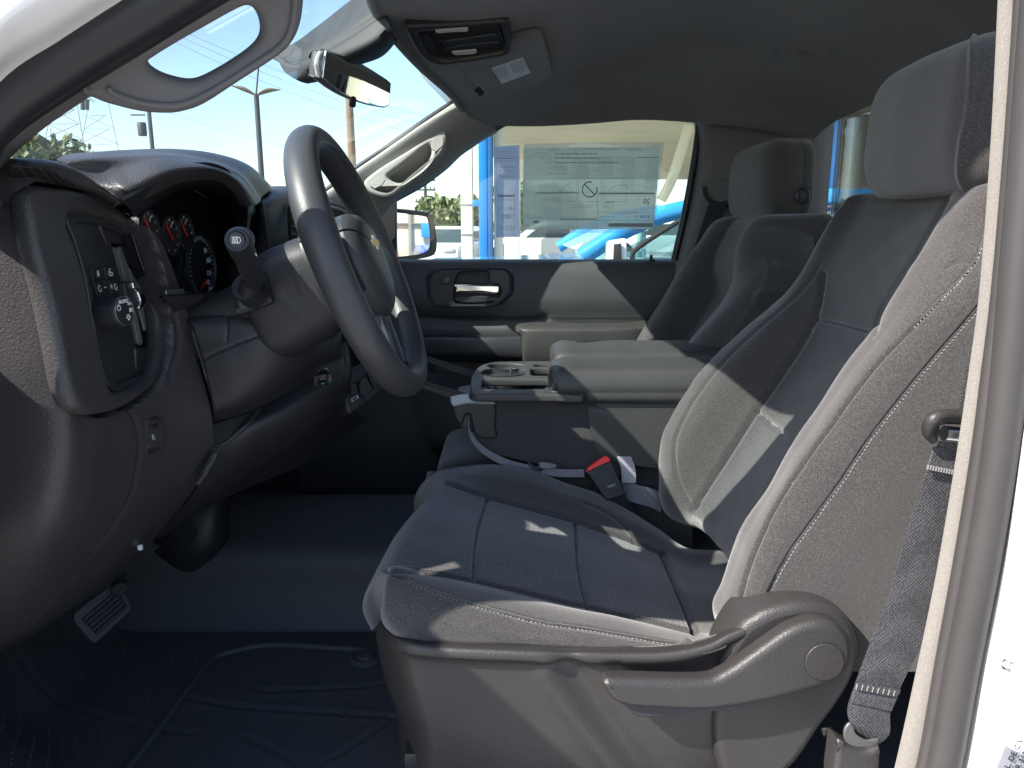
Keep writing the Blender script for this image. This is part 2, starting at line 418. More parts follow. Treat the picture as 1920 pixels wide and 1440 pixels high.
def liner_fn(g, n):
    x, y = g[..., 0], g[..., 1]; sm = lambda a, lo, hi: np.clip((a-lo)/(hi-lo), 0, 1)**2*(3-2*np.clip((a-lo)/(hi-lo), 0, 1))
    rec = sm(x, .10, .16)*(1-sm(x, .40, .56))*sm(y, 1.0, 1.1)*(1-sm(y, 1.78, 1.86))
    g = g + np.stack([0*x, 0*x, .022*rec], -1)
    d = np.hypot((x-.63)/.035, (y-1.72)/.05); return g + np.stack([0*x, 0*x, -.014*np.exp(-((d-1)/.35)**2)], -1)
lin = loft('headliner', rows, M['liner'], cab, (150, 150), .012, fn=liner_fn)
# front header lip
tube('header_edge', [V(hf(y)[0]-.002, y, hf(y)[1]+.004) for y in (.7, .81, 1.0, 1.25, 1.42, 1.6, 1.85, 1.98)], .011, M['liner'], cab)
# outer roof skin
rr = []
for Y in (.645, .68, .8, 1.1, 1.42, 1.8, 2.04, 2.18, 2.24):
    c = 1-((Y-1.42)/.86)**4; r = []
    for x, dz in ((-.17, -.02), (-.02, .02), (.3, .035), (.6, .03), (.9, 0)):
        r.append(V(x-.09*c, Y, .405+.07*c+dz-(.045 if Y > 2 else 0)))
    rr.append(r)
loft('roof_panel', rr, M['paint'], cab, (40, 30), .004)
# windshield
wtop = [V(-.055, .70, .315), V(-.18, 1.0, .35), V(-.235, 1.42, .365), V(-.165, 1.84, .33), V(-.115, 2.12, .295)]
wbot = [V(-.53, .70, .062), V(-.63, 1.0, .03), V(-.67, 1.42, .02), V(-.63, 1.84, .03), V(-.54, 2.14, .06)]
ws = loft('windshield', [wtop, [(a+b)/2+V(-.012, 0, .012) for a, b in zip(wtop, wbot)], wbot], M['wind'], cab, (24, 30), 0)
# rear wall, rear window
xr = .86
def rw(name, pts, mt, th=.02, holes=(), bev=.003, x=xr, sm=False):
    m = frame(V(x, 0, 0), V(0, 1, 0), V(0, 0, 1)); m = frame(V(x, 0, 0), V(0, -1, 0), V(0, 0, 1))
    return plate(name, [(-a, b) for a, b in pts], m, th, mt, cab, bev, [[(-a, b) for a, b in h] for h in holes], sm)
RW = [PX(1534, 234, xr), PX(1516, 438, xr)]
win = [(RW[0].y, RW[0].z), (RW[0].y-.03, RW[0].z+.02), (1.42, .30), (.95, .29), (.85, .25), (.83, -.0), (.85, -.04), (1.42, RW[1].z), (RW[1].y-.02, RW[1].z), (RW[1].y, RW[1].z+.02)]
wall = rw('rear_wall', [(.66, .36), (2.24, .36), (2.24, -.79), (.62, -.79)], M['pillar'], .03, [win])
rw('rear_window', [(.80, .32), (2.16, .32), (2.16, -.09), (.80, -.09)], M['side'], .004, x=xr+.035)
# rear window surround and carpet on the wall
tube('rear_window_seal', [V(xr-.004, a, b) for a, b in win], .007, M['black'], cab, closed=True)
# black band printed round the glass: lower rail seen through the window
box('rear_sill_trim', (xr-.03, 1.42, -.20), (.05, 1.4, .16), M['black'], cab, .01)
# floor
fl = [[V(-1.25, y, -.79), V(-.4, y, -.785), V(.3, y, -.785), V(.92, y, -.785)] for y in (.60, 1.0, 1.32, 1.7, 2.25)]
loft('floor_pan', fl, M['carpet'], cab, (30, 20), .02)
# toe board and firewall
tb = [[V(-.9, y, -.80), V(-1.0, y, -.70), V(-1.12, y, -.5), V(-1.14, y, -.1)] for y in (.62, 1.0, 1.4, 1.8, 2.24)]
loft('firewall', tb, M['carpet'], cab, (20, 30), .02)
# transmission tunnel
def tun(x, s=0): return [V(x, 1.30, -.80), V(x, 1.335, -.765), V(x, 1.36, -.70), V(x, 1.375, -.635+s), V(x, 1.43, -.612+s), V(x, 1.62, -.60+s), V(x, 1.68, -.64), V(x, 1.72, -.80)]
loft('transmission_tunnel', [tun(x, s) for x, s in ((-1.12, .04), (-.8, .02), (-.62, 0), (-.4, 0), (0, 0), (.5, 0))], M['floor'], cab, (40, 60), .01)
# driver side: A pillar trim, seals, body
AP = [(-38, 430), (-32, 330), (-20, 272), (0, 243), (120, 157), (250, 72), (375, -2), (520, -88), (700, -194), (860, -290)]
AI = [(-34, 440), (-20, 380), (-2, 330), (19, 297), (80, 243), (156, 190), (300, 95), (450, 0), (640, -112), (860, -250)]
rows = [[P(a, b, .690) for a, b in AP], [P(a+6, b+10, .694) for a, b in AP], [P((a*2+c)/3, (b*2+d)/3, .715) for (a, b), (c, d) in zip(AP, AI)],
        [P((a+2*c)/3, (b+2*d)/3, .735) for (a, b), (c, d) in zip(AP, AI)], [P(a, b, .76) for a, b in AI], [P(a-6, b-8, .79) for a, b in AI]]
loft('pillar_trim', rows, M['pillar'], cab, (40, 90), .008)
PL = (P(400, 110, .725), V(.42, -1, -.34))
ho = [(150, 155), (160, 184), (172, 185), (200, 196), (260, 211), (310, 215), (345, 211), (385, 196), (450, 154), (522, 107), (548, 82), (563, 52), (570, 15), (571, -40), (560, -120), (420, -40), (240, 80)]
hh = [(277, 118), (288, 108), (330, 82), (395, 45), (440, 20), (465, 11), (481, 21), (490, 48), (485, 73), (460, 98), (405, 133), (362, 151), (320, 145), (290, 132)]
hd = pix_plate('pillar_grab_handle', ho, PL, .026, M['pillar'], cab, .010, [hh], bres=6)
tube('handle_edge_ridge', [PP(a, b, PL)+V(0, -.0015, 0) for a, b in ((205, 165), (215, 176), (260, 192), (310, 199), (350, 195), (400, 172), (470, 128), (520, 95), (543, 66), (553, 20), (555, -40))], .003, M['pillar'], cab)
# seals along A pillar
def along(name, pix, Y, r, mt, flat=1., yy=0):
    return tube(name, [P(a, b, Y) for a, b in pix], r, mt, cab, radii=None, flat=flat)
sealA = [(-60, 1560), (-75, 1000), (-75, 760), (-70, 450), (-52, 285), (0, 203), (120, 118), (250, 38), (330, -12), (480, -102), (680, -220), (880, -335)]
sealB = [(a, b+33) for a, b in sealA]
sy = np.r_[.645, .645, np.linspace(.645, .675, len(sealA)-2)]
tube('door_seal', [P(a, b-4, y) for (a, b), y in zip(sealA, sy)], .0205, M['rubber'], cab, seg=18)
tube('seal_lip', [P(a+4, b+1, y+.033) for (a, b), y in zip(sealB, sy)], .0125, M['rubber'], cab, seg=14)
tube('pillar_gap_filler', [P(a, b-22, y+.05) for (a, b), y in list(zip(sealA, sy))[5:]], .024, M['rubber'], cab, seg=10)  # hidden tube added to stop sun leaking through the pillar
tube('pillar_gap_filler', [P(a+3, b+14, y+.018) for (a, b), y in list(zip(sealA, sy))[2:]], .013, M['rubber'], cab, seg=8)  # second added tube, closes the sun gap between lip and seal
b1 = [(-120, 1560), (-125, 1000), (-125, 760), (-118, 450), (-85, 262), (0, 142), (110, 70), (225, -2), (330, -66), (600, -224), (900, -410)]
b2_ = [(-190, 1560), (-190, 1000), (-190, 760), (-180, 450), (-120, 240), (0, 98), (110, 28), (225, -42), (330, -107), (600, -262), (900, -440)]
b3 = [(-340, 1560), (-340, 1000), (-340, 760), (-330, 450), (-200, 200), (0, 20), (110, -55), (225, -120), (330, -175), (600, -315), (900, -480)]
ry = np.array([-.01, -.01, -.01, -.01, 0, .008, .016, .024, .032, .045, .055])
bodyA = [[P(a, b, .625+r) for (a, b), r in zip(b1, ry*.6)], [P(a, b, .590+r) for (a, b), r in zip(b2_, ry)], [P(a, b, .572+r) for (a, b), r in zip(b3, ry)], [P(a, b-20, .64+r*.5) for (a, b), r in zip(b3, ry)]]
b0 = [p+V(.0, .025, .0) for p in bodyA[0]]
loft('body_pillar_panel', [b0]+bodyA, M['paint'], cab, (40, 60), .003)
# roof rail above the door opening (closes the gap between lining and skin on the driver side)
loft('roof_rail_trim', [[V(.0, .72, .40), V(.1, .72, .415), V(.3, .72, .42), V(.5, .71, .40), V(.8, .70, .33)], [V(.0, .68, .405), V(.1, .68, .42), V(.3, .68, .425), V(.5, .68, .405), V(.8, .68, .34)],
                        [V(.0, .665, .43), V(.1, .665, .445), V(.3, .665, .45), V(.5, .665, .43), V(.8, .665, .37)]], M['rubber'], cab, (14, 30), .02)
# B pillar strips (driver side rear edge of the door opening)
ys_ = [-160, 0, 270, 540, 700, 860, 1060, 1242, 1403, 1520]
bl = [1888, 1882, 1868, 1847, 1826, 1802, 1768, 1731, 1696, 1668]
br = [1915, 1911, 1893, 1869, 1848, 1826, 1793, 1760, 1732, 1705]
sr = [1990, 1975, 1952, 1928, 1914, 1896, 1863, 1826, 1797, 1772]
jr = [2030, 2020, 1990, 1960, 1942, 1920, 1893, 1862, 1836, 1812]
col = lambda xs, Y: [P(x, y, Y) for x, y in zip(xs, ys_)]
loft('jamb_trim_strip', [[p+V(.0175, .02, 0) for p in col(bl, .645)], col(bl, .643), col(br, .636), [p+V(.0, .015, 0) for p in col(br, .632)]], M['beige'], cab, (20, 60), .004)
mid = [(a*.7+b*.3) for a, b in zip(br, sr)]
tube('pillar_seal_lip', [P(x*.5+a*.5, y, .626) for x, a, y in zip(br, mid, ys_)], .0076, M['rubberg'], cab, seg=16, up=(1, 0, 0))
tube('pillar_seal', [P(x*.5+a*.5, y, .618) for x, a, y in zip(mid, sr, ys_)], .0148, M['rubberg'], cab, seg=20, up=(1, 0, 0))
tube('pillar_seal_flange', [P(a+1, y, .633) for a, y in zip(mid, ys_)], .007, M['rubber'], cab, seg=8, up=(1, 0, 0))
jo = [p for p in jr]
loft('door_jamb', [[p+V(-.012, .03, 0) for p in col(sr, .63)], col(sr, .628), [P(a*.4+b*.6, y, .612) for a, b, y in zip(sr, jr, ys_)], col(jr, .600), [P(x+60, y, .592) for x, y in zip(jr, ys_)], [P(x+260, y, .580) for x, y in zip(jr, ys_)],
                   [P(x+420, y, .545) for x, y in zip(jr, ys_)], [P(x+700, y, .53) for x, y in zip(jr, ys_)]], M['paint'], cab, (70, 60), .004)
# striker and its screw plate
sp = P(1905, 1256, .572)
tube('door_striker', [P(1960, 1243, .570), P(1895, 1241, .548), P(1887, 1247, .546), P(1892, 1256, .546), P(1950, 1292, .570)], .0032, M['steel'], cab, seg=10)
lbl = pix_plate('certification_label', [(1885, 1398), (1990, 1450), (1960, 1540), (1850, 1490)], (P(1890, 1420, .5865), V(.05, -1, .05)), .0006, mat('label_film', (.26, .26, .29), .35), cab, .0001, smooth=False)
ul = (PP(1870, 1440, (P(1890, 1420, .5855), V(.05, -1, .05))), PP(1889, 1402, (P(1890, 1420, .5855), V(.05, -1, .05))))
mdir = (ul[1]-ul[0]).normalized(); side = V(0, -1, 0).cross(mdir)*-1
for k, s in enumerate(('DE R.L. DE C.V.', 'GVWR 3130', 'KG 6900 LB', 'VIN')):
    o = text('label_print', s, frame((ul[0]+ul[1])/2+side*(-.0075-.0085*k)*-1+V(0, -.0009, 0)+V(.0, 0, -.003*k), mdir, side*-1), .0075, M['deep'], cab)
# sill / rocker below the door opening
loft('rocker_sill', [[V(x, .66, -.76) for x in (-1.2, -.4, .4, 1.3)], [V(x, .60, -.755) for x in (-1.2, -.4, .4, 1.3)], [V(x, .52, -.80) for x in (-1.2, -.4, .4, 1.3)], [V(x, .50, -.95) for x in (-1.2, -.4, .4, 1.3)]], M['paint'], cab, (16, 12), .01)
# passenger side: A pillar trim and its grab handle
FO = [(560, 398), (609, 366), (664, 325), (724, 284), (784, 242), (830, 211), (868, 186), (900, 165)]
FI = [(640, 470), (700, 415), (743, 373), (790, 346), (833, 314), (862, 288), (890, 268), (930, 245)]
rows = [[P(a-2, b-3, 2.04) for a, b in FO], [P(a, b, 2.01) for a, b in FO], [P(a*.62+c*.38, b*.62+d*.38, 2.03) for (a, b), (c, d) in zip(FO, FI)],
        [P(a*.3+c*.7, b*.3+d*.7, 2.07) for (a, b), (c, d) in zip(FO, FI)], [P(c, d, 2.13) for c, d in FI], [P(c+3, d+3, 2.20) for c, d in FI]]
loft('pillar_trim', rows, M['pillarlit'], cab, (40, 60), .012)
PR = (P(760, 310, 2.0), V(.06, -1, .25))
fo = [(682, 340), (690, 330), (716, 311), (760, 284), (811, 252), (830, 242), (838, 250), (836, 272), (822, 295), (790, 322), (757, 350), (738, 365), (722, 369), (700, 363), (686, 352)]
fh = [(727, 330), (735, 322), (765, 300), (793, 277), (805, 271), (809, 280), (805, 297), (790, 315), (768, 331), (752, 341), (738, 339)]
pix_plate('pillar_grab_handle', fo, PR, .03, M['pillarlit'], cab, .010, [fh], bres=6)
pix_plate('handle_screw_cover', [(810, 262), (822, 253), (832, 256), (831, 272), (818, 284), (809, 280)], (PR[0]+V(0, -.0012, 0), PR[1]), .003, M['pillarlit'], cab, .001, smooth=False)
pix_plate('handle_screw_cover', [(693, 345), (711, 330), (722, 337), (716, 347), (702, 354)], (PR[0]+V(0, -.0012, 0), PR[1]), .003, M['pillarlit'], cab, .001, smooth=False)
# windshield black edge
tube('windshield_seal', [P(a-4, b-5, 2.05) for a, b in FO[:-1]]+[P(846, 180, 2.02)]+[V(hf(y)[0]-.006, y, hf(y)[1]+.008) for y in (1.9, 1.6, 1.42, 1.25)], .006, M['black'], cab)
# passenger B pillar trim and rear corner
zz = [.30, .22, .1, -.05, -.2, -.4, -.78]
e0 = [(1292, 190), (1318, 215), (1316, 300), (1300, 400), (1275, 500), (1245, 660), (1200, 900)]
rows = []
e1 = by_axis([P(a, b, 2.16) for a, b in e0[1:]], zz[1:]); e1 = np.vstack([[e1[0][0]-.01, 2.16, .30], e1])
rows.append([Vector(p)+V(-.004, .06, 0) for p in e1]); rows.append([Vector(p) for p in e1])
for dx, Y in ((.012, 2.135), (.08, 2.125), (.17, 2.11), (.25, 2.06)):
    rows.append([V(p[0]*(.9 if k > 3 else 1)+dx+(.05*(k > 3)), Y, p[2]) for k, p in enumerate(e1)])
rows.append([V(.825, 2.07, z) for z in zz]); rows.append([V(.868, 2.11, z) for z in zz])
bt = loft('rear_pillar_trim', rows, M['pillar'], cab, (70, 50), .01, creases=[([(1318, 206), (1370, 203), (1420, 206), (1480, 218), (1540, 240)], .004, 4)])
pix_plate('pillar_cap', [(1356, 219), (1383, 220), (1382, 243), (1355, 242)], (P(1370, 230, 2.118), V(0, -1, 0)), .003, M['pillar'], cab, .001, smooth=False)
# belt guide recess
pg = (P(1350, 360, 2.112), V(0, -1, 0))
pix_plate('belt_guide', [(1314, 347), (1330, 340), (1380, 338), (1384, 350), (1380, 392), (1368, 396), (1345, 385), (1322, 372)], pg, .012, M['pillar'], cab, .004)
tube('belt_slot', [P(1320, 350, 2.098), P(1324, 366, 2.098), P(1336, 379, 2.098), P(1366, 386, 2.098)], .006, M['deep'], cab)
# dark side structure on the far side under the window line, body side outside
loft('body_side', [[V(x, 2.27, z) for x in (-1.2, -.4, .4, 1.0)] for z in (-.9, -.5, -.12)], M['paint'], cab, (6, 6), .02)
loft('hood', [[V(-.70, .62, -.06), V(-.72, 1.0, -.02), V(-.74, 1.42, .0), V(-.70, 1.84, .0), V(-.6, 2.22, -.02)], [V(-1.2, .62, -.09), V(-1.3, 1.0, -.06), V(-1.3, 1.42, -.05), V(-1.3, 1.84, -.06), V(-1.2, 2.22, -.09)],
              [V(-1.9, .66, -.16), V(-2.0, 1.0, -.12), V(-2.0, 1.42, -.11), V(-2.0, 1.84, -.12), V(-1.9, 2.18, -.16)]], M['paint'], cab, (20, 20), .01)
loft('hinge_pillar', [[V(x, y, z) for x, z in ((-1.5, .03), (-1.0, .07), (-.80, .045), (-.70, .035), (-.66, .01), (-.655, -.10), (-.655, -.5), (-.66, -.85))] for y in (.57, .60, .66, .72, .74)], M['paint'], cab, (16, 50), .01)
box('cowl_side_blocker', (-1.1, .60, -.44), (.88, .04, .90), M['paint'], cab, .01)  # unseen side wall, added to keep a sun strip off the floor
loft('front_fender', [[V(x, y, z) for x in (-2.0, -1.5, -1.15)] for y, z in ((.64, -.13), (.58, -.2), (.55, -.5), (.56, -.9))], M['paint'], cab, (14, 10), .01)
# driver side door mirror, ahead of the opening and just left of the frame
mfr = frame(V(-.75, 0, 0), V(0, 1, 0), V(0, 0, 1))
mo_ = [(.575, .10), (.555, .155), (.51, .20), (.45, .232), (.38, .252), (.30, .258), (.24, .25), (.21, .21), (.205, .05), (.22, -.12), (.26, -.15), (.50, -.15), (.555, -.13), (.57, -.06), (.56, .0), (.575, .05)]
plate('side_mirror', mo_, mfr, .09, M['black'], cab, .02)
box('mirror_mount', (-.76, .60, -.085), (.07, .12, .06), M['black'], cab, .012)
# ------------------------------------------------------------------ floor details
fm = empty('floor_mat', (-.5, 1.05, -.77), 'dark rubber driver floor mat with raised ribs and studs, below the pedals', 'floor mat')
def mat_z(x, y):
    sm = lambda a: np.clip(a, 0, 1)**2*(3-2*np.clip(a, 0, 1))
    z = -.768+0*x
    z = z+.16*sm((-.74-x)/.22)            # rises to the toe board
    A = np.array([-.87, 1.14]); B = np.array([-.607, .954]); d = B-A; nn = np.array([-d[1], d[0]])/np.hypot(*d)
    s = -((x-A[0])*nn[0]+(y-A[1])*nn[1]); return z+.10*sm(s/.13)
gx = np.linspace(-1.02, -.10, 150); gy = np.linspace(.70, 1.325, 120)
X_, Y_ = np.meshgrid(gx, gy, indexing='ij'); Z_ = mat_z(X_, Y_)
def pgroove(px): return [tuple(PZ(a, b, -.768)[:2]) for a, b in px]
gq = np.stack([X_, Y_], -1)
for pl_, dep, wd in (([(400, 1335), (460, 1240), (520, 1210), (700, 1215)], .006, .008), ([(240, 1440), (395, 1242)], .006, .008)):
    pass
for pl_ in ([(430, 1242), (470, 1290), (560, 1293), (700, 1285), (760, 1270)], [(350, 1308), (450, 1325), (600, 1335), (740, 1345)], [(0, 1275), (150, 1330), (300, 1368), (380, 1378), (415, 1440)], [(460, 1380), (540, 1420), (560, 1440)],
            [(600, 1440), (660, 1300), (690, 1245)], [(740, 1345), (620, 1425)]):
    a = spline(pgroove(pl_), 40); d = seg_dist(gq, a); Z_ = Z_-.0024*np.exp(-(d/.004)**2)+.0011*np.exp(-((d-.010)/.006)**2)
vs = np.stack([X_, Y_, Z_], -1).reshape(-1, 3); A_, B_ = X_.shape; ix = np.arange(A_*B_).reshape(A_, B_)
fs = np.stack([ix[:-1, :-1], ix[1:, :-1], ix[1:, 1:], ix[:-1, 1:]], -1).reshape(-1, 4)
me = bpy.data.meshes.new('mat_sheet'); me.from_pydata(vs.tolist(), [], fs.tolist()); link('mat_sheet', me, M['floor'], fm)
def onmat(px, py, lift=0):
    p = PZ(px, py, -.768)
    for _ in range(5): z = float(mat_z(np.array(p.x), np.array(p.y))); p = PZ(px, py, z)
    return p+V(0, 0, lift)
tube('raised_rib', [onmat(a, b, .003) for a, b in ((236, 1450), (300, 1368), (350, 1300), (395, 1242), (425, 1227), (505, 1212), (600, 1216), (690, 1222))], .0055, M['floor'], fm)
# studs: small raised pips in a staggered grid on the left part
vs = []; fs = []
for i in range(60):
    for j in range(60):
        x = -1.0+i*.021+(j % 2)*.0105; y = .74+j*.0165
        q = proj(np.array([x, y, -.768]))
        if y > 1.3 or x > -.3: continue
        # keep those left of the rib
        a, b = 236, 1450; c, d = 395, 1242
        if (c-a)*(q[1]-b)-(d-b)*(q[0]-a) > -3000 or x < -1.0: continue
        z = float(mat_z(np.array(x), np.array(y))); b0_ = len(vs); r = .0022
        for k in range(6): vs.append((x+r*math.cos(k*PI/3), y+r*math.sin(k*PI/3), z-.0005))
        vs.append((x, y, z+.0022)); fs += [(b0_+k, b0_+(k+1) % 6, b0_+6) for k in range(6)]
o = mesh_obj('stud', vs, fs, M['floor'], fm); o['kind'] = 'stuff'
an = onmat(686, 1234)
lathe('mat_anchor', [(.030, -.002), (.030, .004), (.024, .007), (.020, .004), (.017, .004), (.015, .009), (.008, .011), (.001, .011)], frame(an, V(1, 0, 0), V(0, 1, 0)), M['floor'], fm)
# firewall side cover with its round hole
kc = [[(300, 900, 1.45), (360, 880, 1.44), (420, 890, 1.45), (450, 905, 1.5)], [(265, 985, 1.40), (335, 960, 1.37), (405, 950, 1.38), (432, 950, 1.44)], [(262, 1035, 1.40), (330, 1030, 1.35), (400, 1020, 1.36), (432, 1010, 1.43)], [(280, 1060, 1.42), (340, 1078, 1.37), (395, 1060, 1.38), (430, 1035, 1.44)]]
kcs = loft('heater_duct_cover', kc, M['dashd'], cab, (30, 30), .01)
hp, hn = on(kcs, 350, 1000, .001); lathe('duct_hole', [(.022, 0), (.022, .001), (.019, .0012), (.018, -.0005), (.001, -.0006)], frame(hp, V(1, 0, 0), hn.cross(V(1, 0, 0))), M['deep'], cab)
# brake pedal
bp = empty('brake_pedal', P(190, 1150, 1.04), 'grey rubber brake pedal with ribs hanging under the dashboard', 'pedal')
bpl = (P(192, 1148, 1.03), V(.72, -.42, .45))
pad = pix_plate('pedal_pad', [(140, 1153), (148, 1142), (212, 1095), (222, 1097), (240, 1122), (246, 1140), (240, 1150), (186, 1200), (176, 1203), (168, 1196), (142, 1166)], bpl, .012, mat('pedal_rubber', (.032, .035, .038), .6), bp, .002)
for k in range(5):
    t = (k+.5)/5; a = (150+30*t+2, 1161+30*t); b = (218+22*t, 1106+34*t)
    tube('pad_rib', [PP(a[0], a[1], bpl)+V(.001, -.001, .001), PP(b[0], b[1], bpl)+V(.001, -.001, .001)], .0028, M['basep'], bp, seg=6)
tube('pedal_arm', [P(225, 1105, 1.05), P(222, 1080, 1.08), P(205, 1050, 1.1), P(190, 960, 1.12)], .011, M['black'], bp)
tube('return_spring_rod', [P(98, 1137, 1.02), P(120, 1143, 1.02), P(145, 1146, 1.04)], .0025, M['steel'], cab)

loft('cowl_side_trim', [[V(x, 2.225, z) for x in (-1.25, -.8, -.42)] for z in (-.82, -.4, .0)], M['carpet'], cab, (6, 6), .01)
# ================================================================== SEATS
sx = lambda p, dx=0, dy=0, dz=0: [Vector(q)+V(dx, dy, dz) for q in p]
zs = [-.47, -.44, -.40, -.36, -.31, -.26, -.21, -.16, -.11, -.06, -.02, .015, .035]
K = {
 1: ([(1262, 985), (1236, 880), (1246, 803), (1269, 762), (1315, 693), (1352, 656), (1407, 606), (1498, 528), (1540, 473), (1558, 432), (1588, 400)], [1.305]*8+[1.29, 1.27, 1.25]),
 3: ([(1297, 950), (1361, 858), (1416, 771), (1439, 739), (1498, 652), (1526, 601), (1537, 560), (1545, 514), (1575, 450)], [1.19]*9),
 6: ([(1351, 1098), (1397, 981), (1443, 917), (1475, 853), (1521, 789), (1590, 679), (1638, 628), (1654, 578), (1718, 477), (1773, 381)], [.885]*8+[.90, .91]),
 7: ([(1388, 1115), (1430, 1000), (1452, 954), (1498, 881), (1544, 817), (1636, 693), (1727, 597), (1819, 500), (1851, 432), (1856, 367)], [.822]*7+[.826, .835, .85]),
 8: ([(1440, 1130), (1442, 1107), (1480, 1040), (1521, 982), (1581, 899), (1636, 817), (1727, 702), (1837, 574), (1890, 500)], [.806]*9)}
cv = {k: by_axis([P(a, b, y) for (a, b), y in zip(*v)], zs) for k, v in K.items()}
c = {}
c[1] = cv[1]; c[0] = c[1]+[.035, .010, 0]; c['m'] = c[1]+[.075, -.005, -.005]
c[2] = (cv[1]+cv[3])/2+[-.022, .0, 0]; c[3] = cv[3]+[.012, 0, 0]
c[5] = cv[3].copy(); c[5][:, 1] = .935; c[5][:, 0] = np.maximum(cv[3][:, 0]+.012, cv[6][:, 0]+.015)
c[4] = (c[3]+c[5])/2+[.014, 0, 0]
c[6] = cv[6]; c[7] = cv[7]; c[65] = (cv[6]+cv[7])/2+[-.007, -.006, 0]; c[75] = (cv[7]+cv[8])/2+[-.001, -.005, 0]
c[8] = cv[8]; c[9] = c[8]+[.07, -.007, 0]; c[10] = c[8]+[.17, .004, 0]; c[11] = c[8]+[.235, .05, 0]
order = ['m', 0, 1, 2, 3, 4, 5, 6, 65, 7, 75, 8, 9, 10, 11]
G = np.array([c[k] for k in order]).swapaxes(0, 1)            # rows = height
bot = G[0].copy(); bot[:, 2] -= .03; bot[:, 0] += .015
bot2 = G[0].copy(); bot2[:, 2] -= .045; bot2[:, 0] += .06
top = G[-1].copy(); top[:, 2] += .018; top[:, 0] += .02
top2 = G[-1].copy(); top2[:, 2] += .02; top2[:, 0] += .09
top3 = G[-1].copy(); top3[:, 2] += .005; top3[:, 0] += .14
G = np.concatenate([[bot2, bot], G, [top, top2, top3]])
cush_tuck = None
line_in = [(1300, 955), (1330, 905), (1361, 858), (1416, 771), (1439, 739), (1498, 652), (1526, 601), (1537, 560), (1543, 514)]
far_pipe = [(1297, 950), (1272, 900), (1264, 844), (1272, 807), (1300, 752), (1336, 702), (1397, 638), (1498, 550), (1537, 498)]
s1 = [(1388, 1120), (1405, 1060), (1430, 1000), (1452, 954), (1498, 881), (1544, 817), (1636, 693), (1727, 597), (1819, 500), (1848, 432), (1852, 375)]
s2 = [(1438, 1135), (1444, 1107), (1480, 1040), (1521, 982), (1581, 899), (1636, 817), (1727, 702), (1837, 574), (1890, 505)]
cres = [(line_in, .010, 4), (far_pipe, .004, 2.6), ([(1528, 599), (1575, 609), (1622, 622)], .008, 3.), ([(1418, 771), (1445, 793), (1470, 814)], .007, 3.),
        (s1, .006, 3.2), (s2, .006, 3.2), ([(1775, 500), (1800, 490), (1825, 493)], .003, 3), ([(1640, 628), (1655, 578), (1718, 477), (1760, 405), (1776, 375)], .004, 3.)]
seat = empty('bucket_seat', (.1, 1.05, -.77), 'charcoal cloth driver seat in front, with plastic side lever and tall head restraint', 'car seat')
def wrinkle(a):
    def f(g, n):
        x, y, z = g[..., 0], g[..., 1], g[..., 2]
        h = np.sin(x*43+y*31+np.sin(z*29)*1.3)*np.sin(z*37-x*23+y*17)+.5*np.sin(z*91+x*57)*np.sin(y*83)
        return g+n*(a*h)[..., None]
    return f
sb = loft('seat_back', G, M['fab'], seat, (240, 300), .03, creases=cres, fn=wrinkle(.0006), angle=75)
# knit centre panel laid into the back
def sub(name, S, quad, mt, parent, lift=.0012, res=(40, 40), creases=()):
    """cloth panel sewn on a cushion: bilinear picture-space quad rows laid on surface S"""
    rows = [[on(S, a, b, lift)[0] for a, b in r] for r in quad]
    return loft(name, rows, mt, parent, res, .002, creases=creases)
stitches('stitching', sb, s1, M['thread'], seat, 8, 4.5, .0009, .0012, off=3.5)
stitches('stitching', sb, s2, M['thread'], seat, 8, 4.5, .0009, .0012, off=3.5)
stitches('stitching', sb, [(1352, 1098), (1398, 981), (1444, 917), (1476, 853), (1522, 789), (1591, 679), (1638, 630)], M['thread'], seat, 7, 4, .0007, .0012, off=5)
stitches('stitching', sb, [(1530, 601), (1583, 613), (1636, 628)], M['threadd'], seat, 6, 3.5, .0006, .0012, off=-3)
stitches('stitching', sb, [(1268, 860), (1280, 910), (1296, 945)], M['thread'], seat, 6, 3.5, .0006, .001, off=3)
seam('piping', sb, s1, .0016, M['fab'], seat, .0005, off=0); seam('piping', sb, s2, .0016, M['fab'], seat, .0005)
# head restraint
def headrest(parent, f=lambda p: p, cr=True, name='head_restraint'):
    hz = [.052, .060, .085, .12, .16, .188, .203, .208]
    out = []
    for k, z in enumerate(hz):
        e = [.030, .008, -.002, -.004, -.002, .004, .020, .045][k]; yy = [.03, .010, 0, 0, .002, .010, .028, .05][k]
        ring = [V(.60, 1.13-yy, z), V(.545, 1.137-yy, z), V(.522+e*.7, 1.118-yy, z), V(.511+e, 1.08-yy*.4, z), V(.503+e, 1.0, z), V(.505+e, .915+yy*.4, z), V(.508+e*.9, .880+yy*.8, z), V(.517+e*.6, .866+yy, z),
                V(.55, .856+yy, z), V(.60, .862+yy, z), V(.635, .885+yy, z), V(.645-e*.5, 1.0, z), V(.635, 1.11-yy, z)]
        out.append([f(p) for p in ring])
    cap0 = [q*.2+Vector(np.mean([tuple(t) for t in out[0]], axis=0))*.8 for q in out[0]]; cap1 = [q*.2+Vector(np.mean([tuple(t) for t in out[-1]], axis=0))*.8+V(0, 0, .004) for q in out[-1]]
    hs = [(1819, 343), (1810, 319), (1814, 262), (1820, 225), (1829, 150), (1831, 94), (1820, 71)]
    return loft(name, [cap0]+out+[cap1], M['fab'], parent, (110, 160), .01, closed_u=True, angle=80, creases=[(hs, .004, 3.5)] if cr else (), fn=wrinkle(.0004)), hs
hr_, hs = headrest(seat)
stitches('stitching', hr_, hs, M['threadd'], seat, 7, 4.5, .0009, .0012, off=-5)
